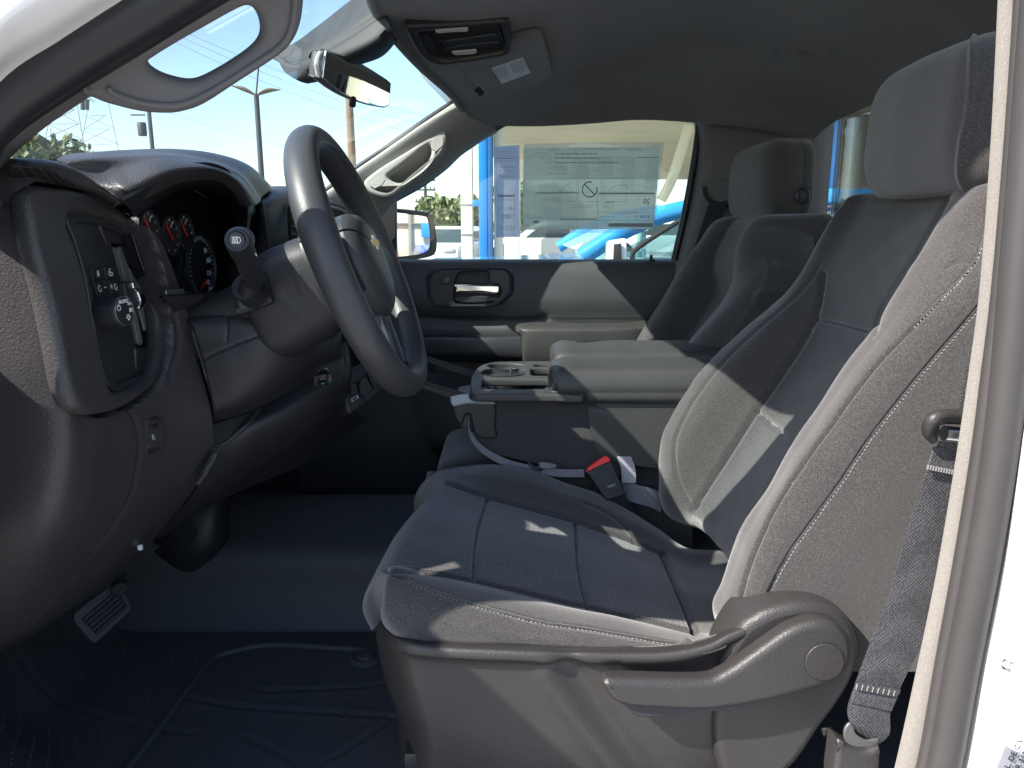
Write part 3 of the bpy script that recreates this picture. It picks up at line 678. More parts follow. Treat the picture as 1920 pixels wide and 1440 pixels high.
# cushion
KC = {
 1: ([(812, 896), (855, 880), (927, 873), (993, 883), (1060, 907), (1127, 930), (1190, 967), (1240, 1000), (1290, 1035)], 1.295),
 3: ([(838, 905), (915, 932), (1000, 955), (1080, 978), (1160, 1006), (1242, 1038), (1300, 1060)], 1.18),
 5: ([(728, 1066), (790, 1075), (859, 1083), (972, 1107), (1055, 1127), (1117, 1140), (1222, 1165), (1305, 1186), (1360, 1196)], .905),
 7: ([(728, 1076), (760, 1087), (797, 1104), (888, 1132), (1013, 1165), (1097, 1177), (1217, 1196), (1290, 1203), (1335, 1192)], .815),
 8: ([(722, 1175), (755, 1194), (813, 1206), (972, 1213), (1180, 1219), (1263, 1215), (1310, 1206), (1345, 1196)], .797)}
NR = 22
def front(col, dz, dx):
    p = Vector(col[0]); return [p+V(-.012-dx, 0, -dz-.06), p+V(-.030-dx*.6, 0, -dz-.02), p+V(-.022, 0, -.018)]+[Vector(q) for q in col]
kc = {}
for k, (px_, Y) in KC.items():
    a = [P(x, y, Y) for x, y in px_]
    if k in (1, 3, 5): a = front(a, .02, .012)
    if k == 7: a = [a[0]+V(.006, .05, -.09), a[0]+V(-.006, .022, -.045)]+a
    if k == 8: a = [a[0]+V(.012, .07, -.05), a[0]+V(.0, .03, -.02)]+a
    a = a+[a[-1]+(V(.10, 0, .0) if k in (1, 3, 5) else V(.05, .02, .0))]
    kc[k] = arc(a, NR)
zc = lambda a, dx=0, dy=0, dz=0: a+np.array([dx, dy, dz])
kk = {0: zc(kc[1], 0, .02, -.06), 1: kc[1]}
kk[2] = (kc[1]+kc[3])/2+[0, .005, .012]; kk[3] = zc(kc[3], 0, 0, -.004)
kk[4] = (kc[3]+kc[5])/2+[-.006, 0, .006]; kk[5] = zc(kc[5], 0, 0, -.004)
kk[6] = (kc[5]+kc[7])/2+[0, -.006, .012]; kk[7] = kc[7]; kk[75] = (kc[7]+kc[8])/2+[-.004, -.012, 0]; kk[8] = kc[8]; kk[9] = zc(kc[8], .01, .03, -.03)
GC = np.array([kk[k] for k in (0, 1, 2, 3, 4, 5, 6, 7, 75, 8, 9)])
cs1 = [(722, 1071), (760, 1086), (797, 1103), (888, 1133), (1013, 1166), (1097, 1178), (1217, 1199), (1297, 1211)]
cin = [(733, 1069), (790, 1073), (859, 1083), (972, 1108), (1055, 1128), (1117, 1141), (1222, 1166), (1305, 1187)]
ccr = [(cs1, .006, 3.2), (cin, .005, 3), ([(915, 934), (898, 985), (890, 1040), (888, 1084)], .007, 3), ([(1080, 979), (1083, 1040), (1090, 1095), (1101, 1136)], .007, 3),
       ([(1242, 1038), (1262, 1085), (1285, 1140), (1303, 1186)], .010, 4), ([(838, 905), (915, 932), (1000, 955), (1080, 978), (1160, 1006), (1242, 1038)], .005, 3.4),
       ([(1093, 942), (1130, 958), (1160, 978), (1182, 1000), (1190, 1017)], .003, 2.6)]
cu = loft('seat_cushion', GC, M['fab'], seat, (260, 260), .004, creases=ccr, fn=wrinkle(.0006), angle=75)
stitches('stitching', cu, cs1, M['thread'], seat, 8, 4.5, .0009, .0012, off=4)
stitches('stitching', cu, cin, M['thread'], seat, 7, 4, .0007, .0012, off=-4)
stitches('stitching', cu, [(930, 880), (993, 889), (1060, 913), (1110, 932), (1160, 965), (1185, 990), (1193, 1015)], M['threadd'], seat, 7, 4, .0006, .001)
seam('piping', cu, cs1, .0016, M['fab'], seat, .0005)
# knit centre panels
def knit(S, polys):
    me = S.o.data; me.materials.append(M['fabknit']); c_ = np.empty(len(me.polygons)*3); me.polygons.foreach_get('center', c_); q = proj(c_.reshape(-1, 3)); mk = np.zeros(len(q), bool)
    for p_ in polys: mk |= inside(q, p_)
    me.polygons.foreach_set('material_index', mk.astype(np.int32)); me.update()
knit(cu, [[(838, 905), (915, 932), (1080, 978), (1160, 1006), (1242, 1038), (1262, 1085), (1285, 1140), (1305, 1187), (1222, 1166), (1117, 1141), (1055, 1128), (972, 1108), (859, 1083), (790, 1073), (722, 1069), (705, 1050), (760, 930)]])
knit(sb, [[(1297, 952), (1330, 905), (1361, 858), (1418, 771), (1452, 800), (1487, 828), (1475, 853), (1443, 917), (1397, 981), (1351, 1098), (1330, 1090), (1300, 1010)]])
# base side shield
edge = [(706, 1165), (722, 1178), (755, 1196), (813, 1207), (972, 1214), (1180, 1219), (1263, 1216), (1326, 1203), (1367, 1183), (1405, 1169), (1450, 1160)]
def off(pl, dx, dy, Y): return [P(a+dx, b+dy, Y) for a, b in pl]
low = [(735, 1560), (760, 1580), (800, 1600), (850, 1610), (972, 1615), (1120, 1615), (1220, 1610), (1290, 1600), (1350, 1580), (1400, 1560), (1440, 1540)]
lowL = [(722, 1280), (740, 1300), (775, 1310), (830, 1320), (975, 1330), (1160, 1335), (1250, 1330), (1320, 1310), (1370, 1290), (1410, 1270), (1460, 1255)]
lowM = [(748, 1370), (770, 1395), (800, 1410), (850, 1420), (975, 1430), (1140, 1435), (1240, 1430), (1310, 1410), (1365, 1390), (1410, 1370), (1462, 1350)]
Ys = [.90, .83, .79, .778, .772, .77, .77, .772, .776, .78, .79]
R_ = lambda pl, dy, off_: [P(a, b+dy, y+off_) for (a, b), y in zip(pl, Ys)]
rows = [R_(edge, -8, .03), R_(edge, 0, .004), R_(edge, 8, -.006), R_(edge, 24, -.008), R_(edge, 38, .004), R_(lowL, 0, .006), R_(lowM, 0, .01), R_(low, 0, .03)]
base = loft('base_side_shield', rows, M['basep'], seat, (150, 200), .006, angle=70,
            creases=[([(1025, 1265), (1055, 1310), (1100, 1370), (1170, 1460)], -.006, 20), ([(1060, 1240), (1110, 1310), (1160, 1380), (1215, 1460)], .006, 22), ([(1155, 1245), (1160, 1275)], .003, 5)])
# recliner cover behind the lever
rc = (P(1500, 1230, .77), V(0, -1, 0))
pix_plate('recliner_cover', [(1385, 1185), (1415, 1160), (1450, 1143), (1500, 1133), (1550, 1138), (1590, 1160), (1611, 1200), (1612, 1245), (1590, 1300), (1540, 1370), (1480, 1450), (1380, 1500), (1340, 1400), (1350, 1260)], rc, .07, M['basep'], seat, .012)
lv = (P(1400, 1270, .735), V(.02, -1, .10))
pix_plate('recline_lever', [(1131, 1288), (1136, 1277), (1160, 1274), (1313, 1277), (1363, 1262), (1430, 1216), (1480, 1182), (1519, 1167), (1546, 1165), (1573, 1174), (1592, 1197), (1598, 1229), (1588, 1260), (1558, 1284), (1519, 1298), (1440, 1317), (1330, 1334), (1222, 1331), (1172, 1326), (1147, 1313)], lv, .028, M['basep'], seat, .009, bres=5)
pix_plate('lever_grip_back', [(1150, 1300), (1178, 1330), (1192, 1343), (1222, 1346), (1330, 1337), (1440, 1318), (1440, 1290), (1200, 1290)], (lv[0]+V(0, .014, 0), lv[1]), .014, M['dashd'], seat, .003)
cap_c = PP(1546, 1241, lv); mm = frame(cap_c+V(0, -.0002, 0), V(1, 0, 0), V(0, .1, 1))
lathe('lever_cap', [(.0212, -.002), (.0212, .0006), (.0204, .0012), (.001, .0014)], mm, M['basep'], seat, 40)
lathe('cap_gap', [(.0222, -.002), (.0222, .00025), (.0214, .0003), (.0213, -.001)], mm, M['deep'], seat, 40)
pix_plate('molded_mark', [(1316, 1217), (1325, 1213), (1360, 1205), (1363, 1210), (1356, 1217), (1322, 1227), (1317, 1224)], (P(1340, 1216, .7655), V(0, -1, .6)), .0012, M['basep'], seat, .0005)
# seat track
box('seat_rail', P(800, 1452, .86)+V(.17, 0, 0), (.36, .05, .03), M['steel'], seat, .003)
box('rail_end', P(783, 1418, .84), (.03, .03, .03), M['black'], seat, .003)
box('rail_latch', P(792, 1400, .86), (.04, .02, .012), M['satin'], seat, .002)
box('under_seat_frame', V(.1, 1.05, -.64), (.36, .34, .14), M['deep'], seat, .01)
# ------------------------------------------------------------------ passenger seat (mirrored, a little further back)
mir = lambda p: V(p[0]+.055, 2.84-p[1], p[2]-.006)
ps = empty('bucket_seat', (.2, 1.8, -.77), 'charcoal cloth passenger seat beyond the console, in shade by the far door', 'car seat')
def mirS(p):
    t = min(1, max(0, (p[2]+.20)/.22)); t = t*t*(3-2*t); q = mir(p)
    return V(q.x-.045*t, 1.80+(q.y-1.80)*(1-.15*t), q.z if q.z < -.12 else -.12+(q.z+.12)*.72)
def mcr(S, lst): return [(proj([tuple(mirS(on(S, a, b)[0])) for a, b in l]).tolist(), d, w_*.7) for l, d, w_ in lst]
psb = loft('seat_back', [[mirS(p) for p in r] for r in G], M['fab'], ps, (130, 180), .03, creases=mcr(sb, [(far_pipe, .006, 3), (line_in, .010, 4), ([(1418, 771), (1452, 800), (1490, 830)], .008, 3.2)]), angle=75)
headrest(ps, lambda p: mir(V(.515+(p[0]-.515)*.80, p[1], p[2]))+V(0, 0, -.012), False)
hp_ = proj([tuple(mir(V(.56, 1.138, .08)))])[0]
bt_ = P(1502, 367, 1.7)+V(0, -.008, 0); lathe('release_button', [(.0165, 0), (.0165, .003), (.013, .005), (.012, .003), (.009, .003), (.008, .005), (.001, .0055)], frame(bt_, V(1, 0, 0), V(0, 0, 1)), M['panel'], ps)
pcu = loft('seat_cushion', [[mir(p) for p in r] for r in GC], M['fab'], ps, (100, 100), .03, angle=75)
box('seat_base', V(.16, 1.79, -.65), (.40, .44, .22), M['black'], ps, .02)
# ------------------------------------------------------------------ middle seat cushion
ms = empty('middle_seat_cushion', (.1, 1.47, -.6), 'charcoal middle seat cushion under the folded console, between the two seats', 'seat cushion')
mr = []
for x, z in ((-.13, -.62), (-.145, -.52), (-.145, -.46), (-.125, -.432), (-.05, -.425), (.1, -.43), (.25, -.45), (.34, -.47)):
    mr.append([V(x+.01, 1.345, -.62 if x > -.12 else z-.02), V(x, 1.335, z-.05), V(x, 1.348, z-.012), V(x, 1.39, z+.004), V(x, 1.47, z+.006), V(x, 1.57, z+.004), V(x, 1.61, z-.02), V(x, 1.62, z-.09)])
msl = loft('cushion', mr, M['fab'], ms, (90, 80), .03, angle=75, creases=[([(858, 880), (875, 872), (905, 868), (960, 878), (1030, 893), (1120, 905), (1240, 915)], .004, 2.5)])
stitches('stitching', msl, [(862, 876), (880, 869), (905, 865), (960, 875), (1030, 890), (1120, 902), (1230, 912)], M['threadd'], ms, 6, 4, .0007, .001)
# middle seat back stands behind the console
# ------------------------------------------------------------------ folding console
co = empty('folding_console', (.1, 1.41, -.41), 'folded down centre console with cup holders, storage bin and padded charcoal armrest lid', 'console')
cb = (P(1000, 800, 1.32), V(0, -1, 0))
cbo = [(886, 760), (884, 754), (892, 751), (1100, 751), (1112, 757), (1122, 815), (1145, 850), (1180, 885), (1150, 895), (1060, 884), (993, 868), (927, 852), (905, 842), (895, 826)]
for nm_, dy_ in (('console_body', 0), ('console_side', .235)):
    pix_plate(nm_, cbo if dy_ == 0 else [tuple(proj(tuple(PP(a_, b_, cb)+V(0, dy_, 0)))) for a_, b_ in cbo], (cb[0]+V(0, dy_, 0), cb[1]), .03, M['fabside'], co, .006)
box('console_nose', V(P(888, 780, 1.32).x+.014, 1.44, -.35), (.02, .22, .10), M['fabside'], co, .005)
pix_plate('storage_door', [(1112, 764), (1118, 759), (1280, 762), (1345, 764), (1345, 875), (1233, 868), (1180, 860), (1143, 852), (1128, 838), (1119, 815)], (cb[0]+V(0, -.006, 0), cb[1]), .26, M['vinyl'], co, .010)
pix_plate('console_spine', [(1105, 740), (1300, 740), (1345, 745), (1345, 860), (1130, 850), (1116, 800)], (cb[0]+V(0, .02, 0), cb[1]), .22, M['deep'], co, .004)
TZ = -.285
tp = (V(0, 1.4, TZ), V(0, 0, 1))
top_o = [(885, 736), (882, 722), (886, 702), (898, 687), (918, 680), (945, 678), (1060, 678), (1085, 700), (1100, 738), (1040, 739), (960, 739), (907, 739), (892, 739)]
cup1 = [(950+40*math.cos(t), 686.5+7.5*math.sin(t)) for t in np.linspace(0, 2*PI, 16, endpoint=False)]
cupholes = [[(903, 725), (905, 714), (916, 711), (1025, 711), (1032, 714), (1022, 726), (1008, 729), (912, 729)],
            [(902, 700), (908, 693), (922, 690), (914, 686), (918, 682.5), (935, 681), (962, 681), (982, 683), (986, 687), (975, 690), (984, 695), (984, 701), (970, 705), (940, 707), (915, 705)],
            [(995, 694), (1000, 691), (1034, 691), (1038, 695), (1036, 703), (1003, 704), (996, 701)], [(1003, 687), (1006, 683), (1036, 683), (1036, 687)]]
pix_plate('console_top', top_o, tp, .014, M['vinyl'], co, .003, cupholes, up=(0, 1, 0))
box('tray_well', V(.0, 1.47, TZ-.065), (.17, .22, .05), M['black'], co, .004)
for cx_, cy_, r_ in ((950, 690, .044), (943, 702, .046)):
    p = PZ(cx_, cy_, TZ-.012); lathe('cup_holder', [(r_, 0), (r_+.002, .006), (r_+.004, .006), (r_+.004, -.045), (r_, -.045)], frame(p, V(1, 0, 0), V(0, 1, 0)), M['black'], co, 32)
box('cup_grip', PZ(958, 700, TZ-.01), (.006, .012, .03), M['vinyl'], co, .002)
# armrest pads
def pad(name, y0, y1, x0, x1, z0, z1, mt, parent):
    r = []
    for x, ez in ((x0, .018), (x0+.003, .007), (x0+.02, 0), (x0+.06, 0), ((x0+x1)/2, 0), (x1-.05, 0), (x1-.015, 0), (x1, .012)):
        zt, zb = z1-ez, z0+ez*.8; e = min(.022, (zt-zb)*.42); xa = x
        r.append([V(xa, y0+e*.3, zb+.0), V(xa, y0, zb+e*.8), V(xa, y0, zt-e), V(xa, y0+e*.35, zt-e*.25), V(xa, y0+e*1.2, zt), V(xa, (y0+y1)/2, zt+.002), V(xa, y1-e*1.2, zt), V(xa, y1-e*.3, zt-e*.3), V(xa, y1, zt-e), V(xa, y1, zb+e*.5), V(xa, y1-e*.5, zb), V(xa, (y0+y1)/2, zb)])
    cen = lambda row, dx: [q*.3+sum(row, V(0, 0, 0))/len(row)*.7+V(dx, 0, 0) for q in row]
    return loft(name, [cen(r[0], -.002)]+r+[cen(r[-1], .004)], mt, parent, (70, 110), .008, closed_u=True, angle=75)
pd = pad('armrest_pad', 1.312, 1.44, P(1042, 715, 1.31).x, .42, -.302, -.248, M['vinyl'], co)
pad('armrest_pad', 1.46, 1.62, P(1046, 690, 1.46).x, .45, -.30, -.242, M['vinyl'], co)
pix_plate('armrest_front_shell', [(1040, 698), (1050, 688), (1068, 684), (1105, 684), (1108, 700), (1095, 700), (1075, 712), (1078, 726), (1060, 716)], (V(0, 1.3, -.236), V(0, 0, 1)), .03, M['vinyl'], co, .006, up=(0, 1, 0)) if False else None
box('armrest_groove', V(.26, 1.45, -.262), (.34, .03, .016), M['panel'], co, .003)
stitches('stitching', pd, [(1075, 722), (1074, 708), (1085, 699), (1110, 697), (1180, 697), (1250, 698), (1322, 699)], M['thread'], co, 5.5, 3.4, .0007, .0008)
seam('piping', pd, [(1078, 728), (1073, 712), (1083, 702), (1110, 700), (1180, 700), (1250, 701), (1322, 702)], .0011, M['deep'], co, -.0002)
# fold-down latch at the console nose
lt = (P(890, 780, 1.312), V(0, -1, 0))
pix_plate('latch_block', [(848, 764), (860, 757), (924, 754), (929, 800), (930, 822), (896, 820), (886, 800), (881, 778), (872, 780), (868, 795), (856, 790)], lt, .16, M['black'], co, .004)
pix_plate('latch_handle', [(844, 747), (850, 742), (878, 738), (884, 749), (924, 753), (924, 758), (876, 757), (850, 762)], (P(880, 750, 1.308), V(0, -1, .25)), .16, M['satin'] if False else mat('latch_grey', (.25, .27, .28), .35), co, .003)
# straps and buckle beside the console
bs = empty('console_belt', P(1000, 870, 1.262), 'thin grey folded lap belt hanging along the side of the console', 'seat belt')
M['web'] = fabric('belt_webbing_grey', (.16, .16, .18), freq=500, amp=.3)
ribbon('belt_webbing', [P(878, 785, 1.31), P(882, 815, 1.308), P(905, 843, 1.304), P(950, 868, 1.30), P(1000, 880, 1.295), P(1050, 887, 1.293), P(1095, 887, 1.293)], [V(0, .35, .9)]*2, .014, M['web'], bs)
pix_plate('belt_adjuster', [(1012, 866), (1040, 870), (1042, 877), (1016, 878)], (P(1025, 872, 1.288), V(0, -1, .3)), .004, mat('dull_metal', (.10, .10, .11), .5), bs, .001)
tube('belt_hook', [P(990, 864, 1.29), P(995, 872, 1.285), P(1008, 880, 1.285), P(1016, 880, 1.29)], .003, M['black'], bs)
bk = empty('seat_belt_buckle', P(1150, 920, 1.22), 'black seat belt buckle with a red release button, standing beside the driver seat', 'buckle')
bpln = (P(1140, 900, 1.27), V(.10, -1, .25))
pix_plate('buckle_body', [(1103, 884), (1142, 866), (1150, 872), (1172, 922), (1172, 928), (1141, 938), (1134, 934), (1105, 892)], bpln, .024, M['black'], bk, .003)
pix_plate('release_button', [(1102, 881), (1104, 877), (1130, 858), (1139, 856), (1143, 866), (1104, 885)], (bpln[0]+V(0, .003, 0), bpln[1]), .016, M['red'], bk, .002)
pix_plate('buckle_badge', [(1126, 891), (1141, 884), (1149, 900), (1134, 908)], (bpln[0]+V(0, -.0008, 0), bpln[1]), .001, M['panel'], bk, .0003)
tx = PP(1146, 911, bpln)+V(0, -.0009, 0); text('buckle_print', 'PRESS', frame(tx, V(1, 0, .42), V(-.3, 0, 1)), .006, M['whited'], bk)
ribbon('buckle_stalk', [P(1152, 925, 1.285), P(1168, 950, 1.29), P(1188, 985, 1.30)], V(1, 0, .4), .028, M['panel'], bk, thick=.006)
wl = empty('belt_anchor_strap', P(1180, 880, 1.25), 'short pale grey webbing strap behind the red-button buckle', 'strap')
ribbon('strap_webbing', [P(1170, 856, 1.31), P(1178, 880, 1.305), P(1179, 905, 1.30)], V(1, 0, 0), .026, fabric('pale_webbing', (.34, .33, .36), freq=500, amp=.2), wl)
ribbon('strap_tail', [P(1165, 915, 1.31), P(1190, 925, 1.305), P(1225, 935, 1.305), P(1240, 945, 1.31)], V(.1, 0, 1), .035, M['web'], wl)
# ------------------------------------------------------------------ driver belt
db = empty('driver_seat_belt', P(1620, 1400, .68), 'dark woven seat belt hanging beside the driver seat, anchored near the sill', 'seat belt')
wb = mat('dark_webbing', (.075, .078, .092), .55, spec=.5)
v_ = coords(wb, 1, (0, 0, 0)); 
w1 = N(wb, 'ShaderNodeTexWave'); w1.bands_direction = 'DIAGONAL'; w1.inputs['Scale'].default_value = 190; w1.inputs['Distortion'].default_value = .6; L(wb, v_, w1.inputs['Vector'])
w2 = N(wb, 'ShaderNodeTexWave'); w2.bands_direction = 'X'; w2.inputs['Scale'].default_value = 150; L(wb, coords(wb, 1, (0, .42, 0)), w2.inputs['Vector'])
vn = N(wb, 'ShaderNodeTexVoronoi'); vn.inputs['Scale'].default_value = 480; vn.inputs['Randomness'].default_value = .4; L(wb, coords(wb, 1, (0, .42, 0), (1, 1, .5)), vn.inputs['Vector'])
hh_ = math_n(wb, 'ADD', math_n(wb, 'MULTIPLY', w1.outputs['Fac'], .5), math_n(wb, 'MULTIPLY', math_n(wb, 'SUBTRACT', 1, vn.outputs['Distance']), .9))
basecol(wb, ramp(wb, hh_, [(.5, (.020, .020, .023)), (.98, (.078, .078, .086))])); bump(wb, hh_, .8, .001)
def belt(name, Lp, Rp, Y, par, n=60, th=.0018):
    Lw = spline([tuple(P(a, b, y)) for (a, b), y in zip(Lp, Y)], n); Rw = spline([tuple(P(a, b, y)) for (a, b), y in zip(Rp, Y)], n)
    rows = [Lw, Lw*.66+Rw*.34+[0, -.0008, 0], Lw*.34+Rw*.66+[0, -.0008, 0], Rw]
    return loft(name, [[Vector(p) for p in r] for r in rows], wb, par, (14, 160), th, angle=60)
belt('upper_webbing', [(1905, 450), (1837, 600), (1818, 670), (1802, 745), (1797, 790)], [(1990, 450), (1922, 600), (1902, 670), (1885, 745), (1868, 790)], [.70, .70, .70, .698, .696], db)
belt('lower_webbing', [(1762, 828), (1745, 870), (1722, 935), (1698, 1010), (1665, 1125), (1635, 1200), (1603, 1288), (1590, 1330), (1594, 1355), (1606, 1372)],
     [(1880, 838), (1858, 880), (1832, 950), (1808, 1010), (1765, 1130), (1733, 1200), (1688, 1290), (1670, 1335), (1668, 1375), (1650, 1395)], [.688, .690, .692, .692, .69, .688, .685, .684, .684, .69], db)
pix_plate('stitched_fold', [(1752, 838), (1860, 850), (1838, 896), (1739, 876)], (P(1790, 865, .6865), V(0, -1, .1)), .003, wb, db, .001, smooth=False)
pix_plate('stitched_fold', [(1606, 1280), (1690, 1295), (1672, 1335), (1596, 1318)], (P(1640, 1305, .6815), V(0, -1, .1)), .003, wb, db, .001, smooth=False)
sf = Surf(); 
for k in range(22):
    a = 1746+k*5.0
    if k < 12: tube('bar_tack', [P(a-5, 872+k*1.0, .6835), P(a-7, 880+k*1.0, .6835)], .0011, M['thread'], db, seg=5)
for k in range(16): tube('bar_tack', [P(1608+k*5, 1283+k*.9, .6785), P(1605+k*5, 1292+k*.9, .6785)], .0009, M['threadd'] if k % 2 else M['thread'], db, seg=5)
# D ring with steel bar
tube('tongue_loop', [P(1850, 778, .68), P(1800, 779, .675), P(1765, 779, .67), P(1748, 789, .67), P(1741, 808, .675), P(1750, 826, .68)], .006, M['basep'], db, radii=[.0055, .006, .006, .0065, .006, .004], seg=14)
pix_plate('tongue_plate', [(1735, 806), (1744, 780), (1764, 776), (1862, 778), (1862, 800), (1772, 797), (1766, 812), (1756, 828), (1742, 822)], (P(1780, 800, .682), V(0, -1, 0)), .008, M['basep'], db, .003)
tube('steel_bar', [P(1770, 812, .684), P(1880, 823, .684)], .0075, M['steel'], db, seg=14)
for a, b in ((1748, 802), (1801, 792)): tube('rivet_hole', [P(a, b, .6725), P(a, b, .675)], .0018, M['deep'], db, seg=8, smooth_n=2)
ab = pix_plate('anchor_ring', [(1583, 1372), (1590, 1358), (1600, 1356), (1605, 1375), (1625, 1388), (1648, 1385), (1640, 1400), (1605, 1402), (1586, 1392)], (P(1610, 1385, .685), V(0, -1, .2)), .004, mat('anchor_metal', (.12, .12, .12), .45, .6), db, .0015)
pix_plate('anchor_boot', [(1571, 1396), (1574, 1391), (1582, 1392), (1600, 1403), (1625, 1408), (1645, 1402), (1653, 1405), (1652, 1440), (1650, 1500), (1568, 1500)], (P(1610, 1420, .676), V(0, -1, .15)), .03, M['basep'], db, .006)
# passenger belt
pb = empty('passenger_seat_belt', P(1340, 400, 2.08), 'black seat belt running down beside the passenger seat from the far pillar', 'seat belt')
ribbon('belt_webbing', [P(1346, 380, 2.09), P(1325, 450, 2.05), P(1298, 530, 2.03), P(1262, 640, 2.02), P(1225, 740, 2.02)], [V(1, 0, .25)]*2, [.052, .06, .062, .06, .06], mat('black_webbing', (.012, .013, .018), .6), pb)
# ================================================================== DASHBOARD
da = empty('dashboard', (-.6, 1.4, -.3), 'dark grained dashboard with hooded gauges, side vent, light switch panel and start button', 'dashboard')
T3 = lambda *r: [list(x) for x in r]
# end cap and knee panel on the driver side
rows = [
 [V(-.60, .76, .045), V(-.60, .77, .05), V(-.60, .78, .05), V(-.60, .80, .05), V(-.60, .83, .045), V(-.58, .87, .04), V(-.56, .90, .04), V(-.52, .93, .035)],
 [(-160, 330, .77), (-60, 318, .77), (0, 300, .77), (30, 297, .78), (70, 299, .80), (115, 308, .83), (170, 338, .86), (220, 373, .885)],
 [(-160, 345, .75), (-60, 330, .75), (0, 318, .75), (32, 322, .755), (70, 330, .77), (130, 352, .82), (190, 380, .87), (240, 410, .90)],
 [(-160, 380, .735), (-60, 370, .735), (0, 378, .735), (40, 390, .738), (70, 400, .76), (140, 420, .83), (230, 430, .89), (300, 450, .95)],
 [(-170, 600, .735), (-70, 600, .735), (35, 600, .735), (92, 600, .742), (130, 600, .775), (190, 600, .84), (265, 595, .92), (352, 588, 1.0)],
 [(-180, 720, .735), (-70, 720, .735), (50, 720, .735), (115, 720, .744), (155, 730, .775), (215, 725, .84), (285, 705, .92), (372, 680, 1.0)],
 [(-190, 830, .74), (-80, 830, .74), (60, 835, .74), (125, 840, .75), (168, 840, .785), (225, 830, .85), (310, 810, .93), (397, 780, 1.0)],
 [(-200, 960, .75), (-80, 960, .75), (30, 965, .75), (105, 965, .765), (155, 955, .80), (215, 935, .87), (300, 905, .95), (395, 865, 1.03)],
 [(-200, 1090, .78), (-100, 1090, .78), (-10, 1085, .785), (65, 1070, .80), (120, 1050, .835), (185, 1020, .895), (265, 980, .97), (350, 935, 1.06)],
 [(-200, 1250, .84), (-100, 1230, .84), (-30, 1215, .845), (20, 1190, .86), (75, 1160, .885), (140, 1118, .94), (215, 1065, 1.0), (290, 1010, 1.08)],
 [(-200, 1290, .92), (-100, 1265, .92), (-30, 1240, .92), (25, 1210, .93), (85, 1175, .95), (150, 1130, 1.0), (225, 1080, 1.06), (300, 1025, 1.13)]]
bo = [(56, 372), (60, 354), (74, 346), (110, 350), (160, 358), (200, 371), (235, 392), (262, 415), (285, 448), (300, 490), (311, 550), (318, 610), (317, 650), (306, 695), (290, 722), (265, 745), (232, 764), (187, 775), (160, 770), (140, 750), (126, 705), (108, 610), (90, 530), (70, 455)]
ec = loft('end_panel', rows, M['dash'], da, (170, 170), .012, angle=70, fn=sink([(187+(a-187)*1.05, 560+(b-560)*1.04) for a, b in bo], .075, 2, 16, (-.9, .4, 0)),
          creases=[([(0, 381), (45, 394), (56, 398)], .004, 3), ([(54, 400), (75, 480), (100, 580), (118, 680), (130, 740), (150, 768), (186, 775), (232, 762), (250, 757)], .006, 4),
                   ([(234, 763), (252, 785), (262, 830), (255, 890), (240, 940), (195, 1010), (130, 1090), (60, 1165)], .0025, 2.4), ([(306, 700), (340, 690), (372, 678)], .003, 2.2), ([(320, 560), (335, 640), (318, 705)], .003, 3)])
# corner top with the side demist vent
VP = (P(80, 328, .80), V(.25, -.45, 1))
vent = [(15, 321), (20, 314), (32, 313), (75, 317), (105, 325), (125, 338), (140, 347), (138, 349), (95, 345), (50, 341), (34, 338), (22, 330)]
va = np.array([tuple(on(ec, a, b)[0]) for a, b in vent]); vm = va.mean(0); pn_ = Vector(np.linalg.svd(va-vm)[2][2])
if pn_.dot(Vector(vm)) > 0: pn_ = -pn_
VP = (Vector(vm)+pn_*(.0035+max(float((q-vm)@np.array(pn_)) for q in va)*.8), pn_)
pix_plate('demist_vent', vent, VP, .003, M['deep'], da, .0008)
for a, b in (((38, 314), (57, 341)), ((58, 315), (80, 343)), ((76, 317), (103, 346)), ((95, 322), (120, 347)), ((112, 330), (132, 347))):
    tube('vent_slat', [PP(*a, VP)+V(0, -.001, .001), PP(*b, VP)+V(0, -.001, .001)], .0013, M['dash'], da, seg=6)
# bezel around vent and switches: raised frame with a sunken panel
BP = (P(200, 570, .87), (P(140, 410, .80)-P(215, 735, .80)).cross(P(300, 480, 1.0)-P(140, 410, .80)).normalized())
if BP[1].dot(BP[0]) > 0: BP = (BP[0], -BP[1])
bz = lambda t: (BP[0]+BP[1]*t, BP[1])
bo = [(56, 372), (60, 354), (74, 346), (110, 350), (160, 358), (200, 371), (235, 392), (262, 415), (285, 448), (300, 490), (311, 550), (318, 610), (317, 650), (306, 695), (290, 722), (265, 745), (232, 764), (187, 775), (160, 770), (140, 750), (126, 705), (108, 610), (90, 530), (70, 455)]
bi = [(131, 425), (133, 408), (141, 400), (165, 399), (205, 409), (240, 425), (262, 447), (275, 475), (287, 520), (297, 570), (302, 620), (298, 665), (285, 700), (260, 722), (226, 734), (212, 728), (200, 700), (183, 620), (165, 530), (145, 460)]
pix_plate('bezel', bo, bz(.016), .024, M['dash'], da, .010, [bi], bres=6)
b2 = [(141, 432), (142, 422), (150, 419), (175, 420), (205, 427), (235, 441), (255, 461), (267, 495), (278, 540), (288, 600), (288, 650), (282, 680), (268, 700), (232, 715), (218, 713), (208, 690), (195, 630), (178, 560), (158, 490)]
pix_plate('bezel_inner_rim', [(a+(-4 if a < 210 else 6), b+(-10 if b < 560 else 8)) for a, b in bi], bz(.006), .010, M['panel'], da, .003, [b2])
vh = [(209, 456), (214, 455), (250, 458), (258, 470), (268, 510), (276, 550), (282, 600), (285, 630), (280, 645), (268, 652), (256, 650), (250, 628), (235, 560), (220, 500)]
pix_plate('switch_panel', [(a+(-6 if a < 210 else 6), b+(-6 if b < 560 else 6)) for a, b in b2], bz(.0), .005, M['panel'], da, .001, [vh])
